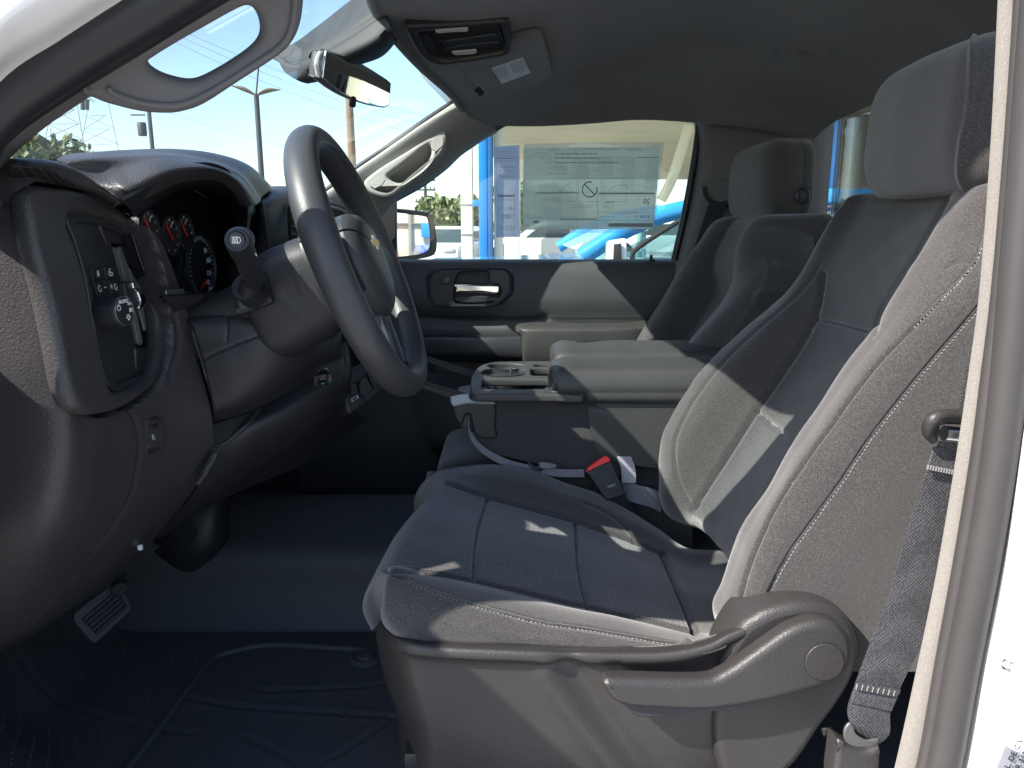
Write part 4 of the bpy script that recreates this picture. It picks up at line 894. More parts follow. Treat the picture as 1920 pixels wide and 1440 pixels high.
pix_plate('vent_cavity', [(a+(-6 if a < 250 else 6), b+(-6 if b < 560 else 6)) for a, b in vh], bz(-.016), .006, M['deep'], da, .001)
slat = mat('slat_grey', (.13, .125, .135), .5)
for (x0, y0, x1, y1, wd) in ((210, 462, 252, 650, 9), (222, 461, 265, 648, 10), (235, 461, 277, 622, 12)):
    pix_plate('air_slat', [(x0, y0+4), (x0+3, y0), (x0+wd-2, y0+1), (x0+wd+3, y0+14), (x1+wd*.35, y1-6), (x1, y1), (x1-5, y1-4), (x0+16, y0+80)], bz(-.0045), .004, slat, da, .0015, smooth=False)
pix_plate('vent_tab', [(234, 530), (240, 527), (252, 528), (262, 537), (272, 555), (276, 570), (272, 578), (258, 581), (248, 578), (240, 560)], bz(.012), .014, M['dashd'], da, .003)
pix_plate('vent_tab_trim', [(250, 529), (257, 528), (266, 538), (270, 548), (275, 562), (273, 576), (266, 580), (262, 576), (265, 565), (260, 548), (253, 540)], bz(.0155), .008, M['chrome'], da, .0025)
# buttons
for k, q in enumerate(([(170, 502), (193, 500), (198, 523), (176, 525)], [(195, 500), (213, 499), (220, 521), (200, 523)], [(176, 527), (200, 525), (207, 553), (184, 556)], [(203, 525), (222, 524), (231, 549), (209, 552)])):
    pix_plate('switch_button', q, bz(.0035), .006, M['black'], da, .0009, smooth=False)
bn = BP[1]; bu = V(0, 1, 0)-bn*bn.y; bv = V(0, 0, 1)-bn*bn.z
def facing(o, ax):
    u = V(0, 1, 0)-ax*ax.y; v = V(0, 0, 1)-ax*ax.z
    m = frame(o, u, v)
    return m if (m.to_3x3() @ V(0, 0, 1)).dot(ax) > 0 else frame(o, -u, v)
ax = V(1, -.14, .05).normalized(); ks = .0175; km = facing(P(232, 583, .836)-ax*.0095, ax)
lathe('light_switch_knob', [(ks*1.05, -.035), (ks*1.05, -.004), (ks*1.04, .004), (ks, .008), (ks*.97, .0095), (ks*.93, .0095)], km, M['black'], da, 48)
lathe('knob_ring', [(ks*.965, .0088), (ks*.955, .0108), (ks*.90, .0112), (ks*.885, .0102)], km, M['satin'], da, 48)
kf = lathe('knob_face', [(ks*.89, .0095), (ks*.885, .0106), (.0005, .0108)], km, M['gloss'] if False else M['panel'], da, 48)
for a in np.linspace(0, 2*PI, 40, endpoint=False):
    if (a % (PI/1.5)) < .5: continue
vs = []; fs = []
for a in np.linspace(0, 2*PI, 48, endpoint=False):
    for z in (-.012, -.0085, -.005, -.0015, .002):
        if math.sin(a*2+.6) < -.2: continue
        b0_ = len(vs); r = ks*1.05; da_ = .035
        for dz, dd in ((-.0011, -da_), (-.0011, da_), (.0011, da_), (.0011, -da_)): vs.append(km @ V(r*math.cos(a+dd), r*math.sin(a+dd), z+dz))
        vs.append(km @ V(r*1.03*math.cos(a), r*1.03*math.sin(a), z)); fs += [(b0_+i, b0_+(i+1) % 4, b0_+4) for i in range(4)]
mesh_obj('knob_knurl', vs, fs, M['panel'], da)['kind'] = 'stuff'
km2 = km @ Matrix.Translation((0, 0, .011))
def ktext(s, x, y, sz): return text('knob_print', s, km2 @ Matrix.Translation((x*ks, y*ks, 0)), sz, M['white'], da)
ktext('AUTO', .0, .60, .0060)
def icon(name, segs, m, r, mt, par):
    """line icon from 2D polylines, swept as thin raised print"""
    vs = []; fs = []
    for sgm in segs:
        a = np.array(sgm, float)
        for p, q in zip(a[:-1], a[1:]):
            d = q-p; l = np.hypot(*d) or 1; nx, ny = -d[1]/l*r, d[0]/l*r; ex, ey = d[0]/l*r*.6, d[1]/l*r*.6; b0_ = len(vs)
            for (x, y) in ((p[0]-ex+nx, p[1]-ey+ny), (p[0]-ex-nx, p[1]-ey-ny), (q[0]+ex-nx, q[1]+ey-ny), (q[0]+ex+nx, q[1]+ey+ny)): vs += [m @ V(x, y, 0), m @ V(x, y, .0002)]
            fs += [(b0_+1, b0_+3, b0_+5, b0_+7), (b0_, b0_+1, b0_+7, b0_+6), (b0_+2, b0_+4, b0_+5, b0_+3), (b0_, b0_+2, b0_+3, b0_+1), (b0_+4, b0_+6, b0_+7, b0_+5)]
    return mesh_obj(name, vs, fs, mt, par, smooth=False)
cl = lambda r, a0, a1, n=12, cx=0, cy=0: [(cx+r*math.cos(a0+(a1-a0)*i/n), cy+r*math.sin(a0+(a1-a0)*i/n)) for i in range(n+1)]
sc_ = lambda segs, s, dx, dy: [[(x*s+dx, y*s+dy) for x, y in g] for g in segs]
I_power = [cl(1, PI*.65, PI*2.35), [(0, .4), (0, 1.2)]]
I_bulb = [cl(.6, -.2*PI, 1.2*PI), [(-.35, -.6), (.35, -.6)], [(-.3, -.9), (.3, -.9)]]+[[(math.cos(a)*.9, math.sin(a)*.9), (math.cos(a)*1.3, math.sin(a)*1.3)] for a in (0, .8, 1.57, 2.34, 3.14)]
I_head = [[(0, -.8), (0, .8)], cl(.8, -PI/2, PI/2), [(-.3, .7), (-1.2, .7)], [(-.3, .25), (-1.2, .25)], [(-.3, -.25), (-1.2, -.25)], [(-.3, -.7), (-1.2, -.7)]]
I_park = [[(-.9, 0), (-.2, 0)], cl(.4, -PI/2, PI/2, 8, -.1), [(.3, 0), (1, 0)], [(-.6, .6), (-.3, .35)], [(.5, .6), (.3, .35)]]
icon('knob_symbol', sc_(I_power, ks*.17, -.55*ks, .25*ks), km2, .00042, M['white'], da)
icon('knob_symbol', sc_(I_park, ks*.19, .52*ks, .38*ks), km2, .00042, M['white'], da)
icon('knob_symbol', sc_(I_head, ks*.15, .62*ks, .0*ks), km2, .00042, M['white'], da)
icon('knob_symbol', sc_(I_bulb, ks*.17, .25*ks, -.45*ks), km2, .00042, M['white'], da)
def bicon(px, py, segs, s, r=.00045):
    p = PP(px, py, bz(.0038)); m = frame(p, bu, bv) if bu.cross(bv).dot(bn) > 0 else frame(p, -bu, bv)
    return icon('button_symbol', sc_(segs, s, 0, 0), m, r, M['white'], da)
I_lane = [[(-.6, -.8), (-.4, .8), (.3, .9), (.6, 0), (.5, -.8)], [(-.6, -.8), (-.1, -.4), (.1, .5)]]
I_cargo = [[(-1, -.2), (-1, -.7), (1, -.7), (1, 0), (.5, .1), (.1, -.1), (-.2, -.1), (-.4, .4), (-.9, .3), (-1, -.2)], [(-.3, .6), (0, 1), (.4, .8)]]
I_dim = [cl(.8, PI*.4, PI*1.7), [(.1, .9), (.4, .4)], [(.5, -.2), (.9, -.1)], [(.4, -.6), (.8, -.8)]]
bicon(184, 513, I_lane, .0035); bicon(207, 511, I_cargo, .0045); bicon(187, 541, I_dim, .0042); bicon(217, 538, I_dim, .0042)
bicon(197, 539, [[(-.8, 0), (.8, 0)]], .0028, .0005); bicon(209, 537, [[(-.8, 0), (.8, 0)], [(0, -.8), (0, .8)]], .0028, .0005)
for a_ in ((184, 422, 200, 458), (252, 655, 255, 692)):
    tube('panel_ridge', [PP(a_[0], a_[1], bz(.0005)), PP(a_[2], a_[3], bz(.0005))], .003, M['panel'], da, radii=[.004, .0015] if a_[1] < 500 else [.004, .001])
# parking brake switch
pkp, pkn = on(ec, 290, 818); PK = (pkp-pkn*.001, pkn)
pix_plate('brake_switch_frame', [(275, 805), (277, 791), (285, 784), (297, 782), (304, 787), (308, 800), (310, 820), (306, 838), (297, 848), (280, 854), (276, 848), (275, 830)], (PK[0]+pkn*.0015, pkn), .004, M['dashd'], da, .0015, [[(279, 800), (285, 791), (299, 789), (304, 800), (305, 822), (301, 838), (281, 843), (278, 836)]])
pix_plate('brake_switch', [(279, 800), (283, 796), (297, 793), (299, 800), (299, 828), (297, 832), (280, 838), (278, 830)], (PK[0]+pkn*.0005, pkn), .004, M['black'], da, .0015)
pix_plate('brake_switch_trim', [(277, 837), (297, 831), (298, 834), (279, 841)], (PK[0]+pkn*.002, pkn), .003, M['satin'], da, .001, smooth=False)
pm = frame(PP(289, 818, (PK[0]+pkn*.0008, pkn)), V(0, 1, 0) if pkn.x > 0 else V(1, 0, 0), V(0, 0, 1))
icon('brake_symbol', [cl(.004, 0, 2*PI, 20), [(-.001, -.0022), (-.001, .0022)], cl(.0012, -PI/2, PI/2, 8, -.0006, .001), cl(.0052, -.6, .6), cl(.0052, PI-.6, PI+.6)], pm, .0004, M['white'], da)
# dash top and gauge hood
rows = [
 [V(-.66, .74, .00), V(-.72, .86, .01), V(-.74, .95, .015), V(-.75, 1.05, .02), V(-.75, 1.15, .02), V(-.75, 1.25, .015), V(-.75, 1.36, .01)],
 [PX(100, 297, -.53), PX(150, 293, -.53), PX(200, 290, -.52), PX(300, 288, -.50), PX(380, 296, -.48), PX(440, 315, -.47), PX(485, 350, -.46)],
 [PX(108, 300, -.50), PX(155, 296, -.48), PX(210, 292, -.465), PX(300, 287, -.44), PX(382, 298, -.42), PX(450, 325, -.40), PX(489, 372, -.40)],
 [PX(150, 324, -.478), PX(185, 320, -.465), PX(225, 316, -.448), PX(302, 298, -.418), PX(388, 306, -.400), PX(450, 333, -.388), PX(485, 380, -.385)],
 [PX(196, 354, -.452), PX(216, 352, -.440), PX(244, 346, -.425), PX(318, 318, -.398), PX(392, 314, -.388), PX(446, 338, -.380), PX(478, 384, -.380)],
 [PX(222, 374, -.440), PX(238, 370, -.432), PX(258, 360, -.422), PX(325, 330, -.400), PX(395, 322, -.39), PX(440, 342, -.383), PX(466, 386, -.384)],
 [PX(238, 386, -.45), PX(252, 384, -.44), PX(270, 374, -.432), PX(332, 345, -.412), PX(394, 337, -.402), PX(430, 352, -.395), PX(452, 386, -.396)]]
hd_ = loft('gauge_hood', rows, M['dash'], da, (110, 130), .012, angle=80)
# recess walls behind the hood down to the cluster
rows = [[PX(232, 375, -.424), PX(325, 332, -.402), PX(395, 324, -.392), PX(440, 344, -.385), PX(464, 386, -.386), PX(458, 460, -.385), PX(440, 545, -.385)],
        [PX(250, 400, -.45), PX(330, 352, -.44), PX(388, 348, -.43), PX(425, 365, -.42), PX(447, 398, -.42), PX(443, 465, -.42), PX(425, 545, -.42)],
        [PX(262, 420, -.50), PX(330, 366, -.50), PX(380, 362, -.50), PX(415, 378, -.50), PX(432, 405, -.50), PX(428, 470, -.50), PX(405, 540, -.50)]]
loft('gauge_recess', rows, M['black'], da, (30, 60), .004, angle=80)
gc = [V(-.505, .84, -.16), V(-.505, 1.32, -.16), V(-.50, 1.32, .07), V(-.50, .84, .07)]
# instrument cluster face (faces rearward)
GX = -.468
cl_face = frame(V(GX, 1.0, -.03), V(0, 1, 0), V(0, 0, 1))
def cm(px, py, dx=0): p = PX(px, py, GX+dx); return frame(p, V(0, 1, 0), V(0, 0, 1))
pl_ = (V(GX, 1, 0), V(1, 0, 0))
cluster = pix_plate('instrument_cluster', [(246, 400), (290, 365), (340, 352), (400, 355), (440, 380), (452, 410), (446, 480), (420, 545), (330, 552), (290, 540), (262, 480)], pl_, .02, M['gloss'], da, .002)
gd = mat('gauge_black', (.02, .02, .022), .5)
for px, py, r in ((278, 432, .026), (318, 443, .027), (345, 436, .026), (376, 500, .052)):
    m = cm(px, py, .002)
    g_ = lathe('gauge_dial', [(r, 0), (r, .004), (r*.95, .0045), (r*.93, .001), (.0005, .001)], m, gd, da, 40)
    m2 = m @ Matrix.Translation((0, 0, .0015))
    ticks = [[(r*.86*math.cos(a), r*.86*math.sin(a)), (r*.76*math.cos(a), r*.76*math.sin(a))] for a in np.linspace(-.35*PI, 1.35*PI, 11 if r < .04 else 34)]
    icon('dial_ticks', ticks, m2, .0006, M['white'], g_)
    if r < .04:
        icon('gauge_needle', [[(r*.1, -r*.2), (-r*.55, r*.55)]], m2 @ Matrix.Translation((0, 0, .002)), .0012, M['needle'], g_)
        icon('gauge_needle_glow', [[(r*.3, r*.7), (r*.1, r*.45)]], m2, .0007, M['white'], g_)
    else:
        for s, a in (('80', .26), ('100', .08), ('120', -.12), ('140', -.30)):
            text('dial_number', s, m2 @ Matrix.Translation((r*.55*math.cos(a*PI), r*.6*math.sin(a*PI), 0)), .0115, M['white'], g_)
        text('dial_unit', 'km/h', m2 @ Matrix.Translation((r*.55, -r*.66, 0)), .007, M['white'], g_)
        icon('gauge_needle', [[(-r*.30, -r*.62), (r*.12, -r*.40)]], m2 @ Matrix.Translation((0, 0, .003)), .0022, M['needle'], g_)
pix_plate('cluster_display', [(296, 505), (350, 500), (362, 545), (305, 548)], (V(GX+.003, 1, 0), V(1, 0, 0)), .002, mat('display_dark', (.02, .024, .03), .15), da, .0004, smooth=False)
icon('lens_glint', [[(0, 0), (.018, -.004)], [(.022, -.005), (.04, -.010)]], cm(366, 357, .003), .0005, M['whited'], da)
# small shiny ledge under the cluster
pix_plate('chrome_ledge', [(311, 544), (345, 541), (347, 549), (318, 560), (313, 556)], (P(330, 550, .96), V(1, -.4, .3)), .003, M['satin'], da, .0006, smooth=False)
loft('cluster_lower_shelf', [[PX(300, 548, -.46), PX(400, 545, -.46), PX(430, 540, -.46)], [PX(310, 560, -.43), PX(400, 553, -.41), PX(435, 548, -.40)], [PX(345, 610, -.46), PX(380, 610, -.47), PX(430, 600, -.47)]], M['dashd'], da, (12, 14), .01)
# knee bolster around the column
rows = [
 [(346, 596, 1.05), (400, 585, 1.08), (450, 560, 1.10), (500, 520, 1.12), (560, 530, 1.18), (640, 570, 1.26)],
 [(352, 600, .99), (410, 590, 1.00), (470, 585, 1.01), (530, 590, 1.03), (590, 620, 1.10), (640, 640, 1.2)],
 [(368, 655, .985), (430, 645, .985), (495, 635, .99), (550, 640, 1.02), (600, 655, 1.09), (640, 670, 1.2)],
 [(386, 720, .985), (445, 710, .985), (505, 697, .995), (558, 685, 1.03), (598, 680, 1.09), (622, 680, 1.16)],
 [(399, 770, .995), (450, 757, 1.0), (510, 735, 1.02), (555, 713, 1.06), (588, 697, 1.12), (606, 690, 1.18)],
 [(400, 790, 1.03), (450, 778, 1.04), (510, 752, 1.06), (555, 728, 1.10), (590, 708, 1.15), (606, 700, 1.2)]]
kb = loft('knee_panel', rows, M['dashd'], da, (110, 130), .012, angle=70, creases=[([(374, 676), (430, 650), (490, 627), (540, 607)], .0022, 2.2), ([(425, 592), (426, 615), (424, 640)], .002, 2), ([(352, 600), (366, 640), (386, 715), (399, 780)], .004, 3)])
rows = [
 [(388, 792, 1.06), (450, 775, 1.09), (520, 745, 1.12), (575, 705, 1.16), (612, 665, 1.24), (650, 640, 1.30)],
 [(398, 830, 1.04), (470, 800, 1.06), (540, 765, 1.10), (600, 730, 1.15), (645, 700, 1.22), (658, 680, 1.28)],
 [(388, 880, 1.05), (460, 850, 1.07), (540, 805, 1.11), (610, 765, 1.17), (650, 735, 1.24), (662, 715, 1.30)],
 [(350, 945, 1.07), (430, 905, 1.10), (515, 855, 1.15), (590, 805, 1.20), (640, 770, 1.28), (662, 750, 1.34)],
 [(295, 1005, 1.10), (380, 950, 1.15), (470, 895, 1.20), (560, 850, 1.26), (620, 805, 1.32), (668, 770, 1.40)],
 [(300, 1010, 1.18), (400, 945, 1.22), (500, 900, 1.28), (570, 870, 1.33), (640, 820, 1.40), (690, 790, 1.46)]]
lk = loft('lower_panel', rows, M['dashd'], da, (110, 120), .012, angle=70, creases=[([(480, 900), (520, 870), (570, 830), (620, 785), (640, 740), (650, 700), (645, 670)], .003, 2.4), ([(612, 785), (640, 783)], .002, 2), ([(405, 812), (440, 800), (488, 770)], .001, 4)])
# open tray under the knee panel
pix_plate('tray_slot', [(399, 795), (440, 782), (485, 768), (488, 772), (462, 798), (412, 832), (397, 832)], (on(lk, 440, 800)[0]+V(.004, -.004, 0), V(.6, -.6, .35)), .004, M['deep'], da, .001, smooth=False)
tube('tray_lip', [on(lk, a, b, .004)[0] for a, b in ((397, 834), (420, 830), (462, 800), (489, 771))], .0035, M['dashd'], da)
tube('hood_release', [P(372, 905, 1.0), P(388, 880, 1.0), P(404, 850, 1.01)], .006, M['dashd'], da)
# start button
sp_, sn = on(lk, 601, 713); sn = (sn+V(.5, -.55, .2)).normalized(); sm_ = frame(sp_+sn*.006, sn.cross(V(0, 0, 1))*-1, V(0, 0, 1))
if (sm_.to_3x3() @ V(0, 0, 1)).dot(sn) < 0: sm_ = frame(sp_+sn*.006, sn.cross(V(0, 0, 1)), V(0, 0, 1))
lathe('start_button_ring', [(.0175, -.01), (.0175, .001), (.0165, .003), (.0145, .003), (.0138, .0)], sm_, M['chrome'], da, 40)
lathe('start_button', [(.0138, -.01), (.0138, .0005), (.012, .0012), (.0005, .0014)], sm_, M['gloss'], da, 36)
sm2 = sm_ @ Matrix.Translation((0, 0, .0016)); text('start_print', 'START', sm2 @ Matrix.Translation((0, .004, 0)), .0042, M['whited'], da); text('start_print', 'STOP', sm2 @ Matrix.Translation((0, -.0005, 0)), .0042, M['whited'], da)
box('start_indicator', sm2 @ V(0, -.008, 0), (.004, .004, .0015), emit('green_led', (.1, .8, .3), .06), da, .0004)
# centre stack seen behind the wheel
stack_rows = [
 [PX(488, 362, -.62), PX(530, 352, -.60), PX(575, 358, -.60), PX(640, 372, -.60), PX(690, 392, -.60)],
 [PX(480, 354, -.52), PX(512, 350, -.47), PX(550, 352, -.45), PX(600, 368, -.45), PX(680, 398, -.47)],
 [PX(464, 395, -.46), PX(493, 378, -.405), PX(545, 372, -.40), PX(600, 380, -.42), PX(680, 405, -.44)],
 [PX(455, 440, -.46), PX(498, 440, -.405), PX(552, 440, -.41), PX(610, 440, -.43), PX(690, 440, -.45)],
 [PX(452, 520, -.47), PX(503, 520, -.43), PX(560, 520, -.43), PX(620, 520, -.44), PX(700, 500, -.46)],
 [PX(560, 640, -.47), PX(600, 640, -.45), PX(630, 650, -.44), PX(670, 650, -.44), PX(715, 640, -.46)],
 [PX(600, 760, -.52), PX(640, 760, -.50), PX(665, 770, -.50), PX(690, 770, -.50), PX(735, 760, -.52)]]
cs_ = loft('center_stack', stack_rows, M['dashd'], da, (90, 80), .012, angle=70, creases=[([(491, 356), (493, 400), (500, 450), (508, 500)], -.003, 2.5)])
sc = (PX(640, 420, -.365), V(1, -.35, .1))
pix_plate('screen_housing', [(590, 392), (610, 386), (640, 393), (650, 402), (652, 420), (656, 470), (590, 475)], sc, .02, M['panel'], da, .004)
pix_plate('screen_glass', [(590, 404), (626, 405), (632, 410), (637, 470), (590, 470)], (sc[0]+sc[1].normalized()*.0008, sc[1]), .002, mat('screen_grey', (.20, .24, .24), .12), da, .0006, smooth=False)
tube('screen_trim', [PP(a, b, sc)+V(.002, -.001, 0) for a, b in ((615, 386), (640, 393), (649, 402), (653, 425), (657, 470))], .0016, M['satin'], da, seg=8)
pix_plate('center_vent', [(545, 385), (562, 390), (566, 455), (550, 470), (545, 430)], (PX(555, 420, -.385), V(1, -.3, .05)), .006, M['deep'], da, .001)
for k in range(5): tube('vent_blade', [PX(546, 396+k*14, -.383), PX(566, 402+k*14, -.383)], .0015, M['panel'], da, seg=6)
# passenger side dash top
rows = [
 [V(-.68, 1.36, .0), V(-.74, 1.5, .0), V(-.72, 1.8, .0), V(-.60, 2.08, .0), V(-.52, 2.16, .0)],
 [V(-.56, 1.36, .02), V(-.60, 1.5, .02), V(-.60, 1.8, .02), V(-.56, 2.06, .02), V(-.50, 2.15, .01)],
 [V(-.47, 1.36, .015), V(-.47, 1.5, .005), V(-.47, 1.8, .0), V(-.46, 2.06, .0), V(-.45, 2.15, -.01)],
 [V(-.43, 1.36, -.04), V(-.42, 1.5, -.04), V(-.42, 1.8, -.04), V(-.42, 2.06, -.04), V(-.43, 2.15, -.04)],
 [V(-.45, 1.36, -.14), V(-.44, 1.5, -.13), V(-.44, 1.8, -.13), V(-.44, 2.06, -.13), V(-.44, 2.15, -.13)],
 [V(-.50, 1.36, -.28), V(-.47, 1.5, -.26), V(-.47, 1.8, -.26), V(-.47, 2.06, -.26), V(-.47, 2.15, -.26)],
 [V(-.62, 1.36, -.42), V(-.58, 1.5, -.42), V(-.56, 1.8, -.42), V(-.56, 2.06, -.42), V(-.56, 2.15, -.42)]]
loft('passenger_panel', rows, M['dash'], da, (60, 60), .012, angle=70)
# switch cluster low on the centre stack (tow and drive controls)
cq = (P(690, 715, 1.30), V(.75, -.6, .35)); dark = M['panel']
pix_plate('control_pod', [(652, 700), (668, 688), (690, 678), (708, 690), (722, 712), (718, 730), (700, 748), (676, 765), (656, 775), (648, 740)], cq, .06, M['dashd'], da, .006)
cq2 = (cq[0]+cq[1].normalized()*.003, cq[1])
for k in range(5):
    x = 650+k*7.4; pix_plate('toggle_key', [(x-1, 694-k*2.8), (x+4.5, 691-k*2.8), (x+10, 702-k*3), (x+5, 706-k*3)], (cq[0]+V(-.0, 0, .004), V(.3, -.6, .9)), .004, mat('toggle_grey', (.34, .37, .37), .35) if k == 0 else bpy.data.materials['toggle_grey'], da, .001, smooth=False)
for q in ([(657, 722), (666, 716), (672, 728), (670, 738), (660, 740)], [(676, 712), (686, 706), (700, 728), (688, 744), (680, 740), (674, 724)], [(690, 698), (700, 695), (712, 715), (708, 728), (700, 722)]):
    pix_plate('drive_switch', q, (cq2[0]+V(.003, -.003, .002), cq[1]), .006, M['black'], da, .0015, smooth=False)
pix_plate('usb_port', [(659, 747), (671, 740), (673, 746), (661, 754)], cq2, .004, M['satin'], da, .0008, [[(661, 748.5), (670, 743), (671, 746), (662, 752)]], smooth=False)
box('white_clip', P(263, 1026, 1.02), (.006, .006, .008), M['white'], da, .001)
# ================================================================== STEERING COLUMN
WC = V(-.207, 1.05, -.048); A_ = math.radians(20.5); wn = V(math.cos(A_), 0, math.sin(A_)); wu = V(-math.sin(A_), 0, math.cos(A_)); we = V(0, 1, 0)
def wl_(e, u, n): return WC+we*e+wu*u+wn*n
sc0 = empty('steering_column', wl_(0, 0, -.2), 'dark steering column shroud with a headlight stalk behind the steering wheel', 'steering column')
def ring(n, hw, hu, hd, k=1.0):
    out = []
    for i in range(20):
        a = 2*PI*i/20; cx, sy = math.cos(a), math.sin(a); p = 3.4
        r = (abs(cx)**p+abs(sy)**p)**(-1/p); out.append(wl_(cx*r*hw, sy*r*(hu if sy > 0 else hd), n))
    return out
rows = [ring(-.030, .050, .046, .045), ring(-.038, .064, .056, .060), ring(-.070, .068, .060, .072), ring(-.12, .068, .058, .080), ring(-.150, .064, .046, .078), ring(-.158, .05, .035, .06), ring(-.26, .045, .03, .05)]
shroud = mat('shroud_grey', (.085, .085, .085), .45)
cl_ = loft('column_shroud', rows, M['dashd'], sc0, (60, 90), .004, closed_u=True, angle=60, creases=[([(500, 494), (535, 488), (560, 520), (575, 560)], .002, 2), ([(500, 497), (520, 545), (560, 590), (640, 640)], .0025, 2.4)])
# multi-function module with the stalk seat
mp = (P(475, 550, .965), V(.25, -1, .15))
pix_plate('stalk_housing', [(434, 545), (440, 525), (455, 512), (480, 505), (500, 512), (512, 560), (508, 570), (450, 590), (442, 585)], mp, .09, M['dashd'], sc0, .008)
pix_plate('stalk_recess', [(441, 540), (450, 522), (470, 513), (492, 516), (503, 560), (455, 581), (448, 575)], (mp[0]+mp[1].normalized()*.001, mp[1]), .004, M['panel'], sc0, .0015)
b_ = P(470, 545, .955)
tube('stalk_boot', [b_+V(0, .01, -.004), b_+V(-.002, -.016, .006)], .0185, M['black'], sc0, radii=[.020, .0165], seg=20, smooth_n=2)
tip = P(444, 450, .80)
tube('stalk_arm', [b_+V(0, -.01, .0), P(474, 522, .93), P(468, 500, .895), P(458, 477, .855), P(450, 462, .82), tip], .012, M['black'], sc0, radii=[.013, .0125, .013, .0135, .0138, .0125], seg=20)
tdir = (tip-P(452, 465, .825)).normalized()
sm_ = frame(tip+tdir*.0, tdir.cross(V(0, 0, 1)), V(0, 0, 1))
if (sm_.to_3x3() @ V(0, 0, 1)).dot(tdir) < 0: sm_ = frame(tip, -tdir.cross(V(0, 0, 1)), V(0, 0, 1))
lathe('stalk_end_cap', [(.0128, -.018), (.0134, -.010), (.0130, -.003), (.0115, .0), (.0095, .0006), (.0090, -.0006), (.0088, .0012), (.0078, .0024), (.0005, .0028)], sm_, M['panel'], sc0, 32)
for d in (-.022, -.020, -.034): lathe('stalk_ring', [(.0130, d), (.0142, d+.0006), (.0142, d+.0012), (.0130, d+.0018)], sm_, M['black'], sc0, 32)
icon('stalk_symbol', sc_(I_head, .0042, .0008, 0), sm_ @ Matrix.Translation((0, 0, .003)), .00045, M['white'], sc0)
icon('stalk_print', [[(0, 0), (.003, .002)], [(0, -.003), (.003, -.001)], [(.001, .004), (.003, .005)]], frame(P(476, 478, .845), V(.4, -.3, .8), V(-.6, -.3, .5)), .0004, M['white'], sc0)
# ================================================================== STEERING WHEEL
st = empty('steering_wheel', WC, 'black steering wheel with a thick rim and a gold cross emblem on its hub', 'steering wheel')
R_w = .1755; nseg = 120; ms_ = 28; vs = []; fs = []
for i in range(nseg):
    a = 2*PI*i/nseg; 
    grip = .0205+.0012*math.exp(-((math.sin(a)-.35)/.25)**2)
    for j in range(ms_):
        b = 2*PI*j/ms_; rr_ = grip*(1-.05*math.exp(-((b-PI*.5)/.07)**2)-.05*math.exp(-((b-PI*1.5)/.07)**2))
        r = R_w+rr_*math.cos(b)*.92; vs.append(wl_(r*math.cos(a), r*math.sin(a), rr_*math.sin(b)*1.06))
for i in range(nseg):
    for j in range(ms_): fs.append((i*ms_+j, ((i+1) % nseg)*ms_+j, ((i+1) % nseg)*ms_+(j+1) % ms_, i*ms_+(j+1) % ms_))
mesh_obj('rim', vs, fs, M['wheel'], st, angle=80)
# seam lines on the rim
for sgn in (1,):
    tube('rim_seam', [wl_((R_w+.0205*math.cos(2.2)*.92)*math.cos(a), (R_w+.0205*math.cos(2.2)*.92)*math.sin(a), .0212*math.sin(2.2)) for a in np.linspace(0, 2*PI, 60, endpoint=False)], .0007, M['deep'], st, closed=True, seg=6)
def dome(name, prof, n0, h, mt, rings=10, par=None):
    """domed pad from a closed outline (e,u) rising h above n0"""
    o = spline(prof, 60, True); c0 = o.mean(0); rows = []
    rows.append([wl_(*(c0+(q-c0)*1.0), n0-.03) for q in o])
    for t in np.linspace(0, 1, rings):
        s = math.cos(t*PI/2)**.55 if t < 1 else 0.02
        rows.append([wl_(*(c0+(q-c0)*max(s, .02)), n0+h*math.sin(t*PI/2)) for q in o])
    return loft(name, rows, mt, par or st, (44, 120), .002, closed_u=True, angle=80)
hub = [(-.062, .050), (-.030, .068), (.0, .071), (.030, .068), (.062, .050), (.075, .010), (.066, -.030), (.040, -.066), (.0, -.078), (-.040, -.066), (-.066, -.030), (-.075, .010)]
hb = dome('airbag_cover', hub, .002, .026, M['wheel'])
back = dome('hub_back', [(x*1.12, y*1.10) for x, y in hub], -.022, .02, M['panel'])
# spokes
def spoke(name, a0, w0, w1, mt, r0=.055, r1=.162, th=.012, n0=-.010):
    d = V(math.cos(a0), math.sin(a0), 0); p = V(-d.y, d.x, 0); rows = []
    for t in np.linspace(0, 1, 8):
        r = r0+(r1-r0)*t; w_ = w0+(w1-w0)*t**1.5+.010*max(0, t-.75)*4*0; nn = n0+.012*(1-t)
        row = []
        for s in (-1, -.85, -.4, .4, .85, 1):
            q = d*r+p*(w_*s); row.append(wl_(q.x, q.y, nn+(.004 if abs(s) < .9 else -.006)))
        rows.append(row)
    return loft(name, rows, mt, st, (24, 24), th, angle=60)
spoke('spoke', math.radians(3), .040, .034, M['panel']); spoke('spoke', math.radians(177), .040, .034, M['panel'])
spoke('spoke', math.radians(270), .030, .026, M['panel'])
satinb = mat('satin_spoke', (.17, .175, .20), .35, .6)
for s_ in (-1, 1):
    rows = [[wl_(s_*.014+s_*.006*k, -.070-.012*k*0, .004-.0015*k) for k in range(3)], [wl_(s_*.020+s_*.007*k, -.110, .002-.001*k) for k in range(3)], [wl_(s_*.026+s_*.010*k, -.150, -.001-.001*k) for k in range(3)]]
    loft('spoke_trim', rows, satinb, st, (16, 12), .006)
# button field on the far spoke, near spoke
for s_ in (1, -1):
    m = frame(wl_(s_*.100, .012, .0035), we, wu)
    plate('button_pod', [(x, y) for x, y in rrect(.060, .052, .012)], m, .012, M['panel'], st, .003, smooth=False)
    plate('button_blank', [(x, y) for x, y in rrect(.050, .042, .009)], m @ Matrix.Translation((0, 0, .0006)), .003, M['gloss'] if False else M['black'], st, .0008, smooth=False)
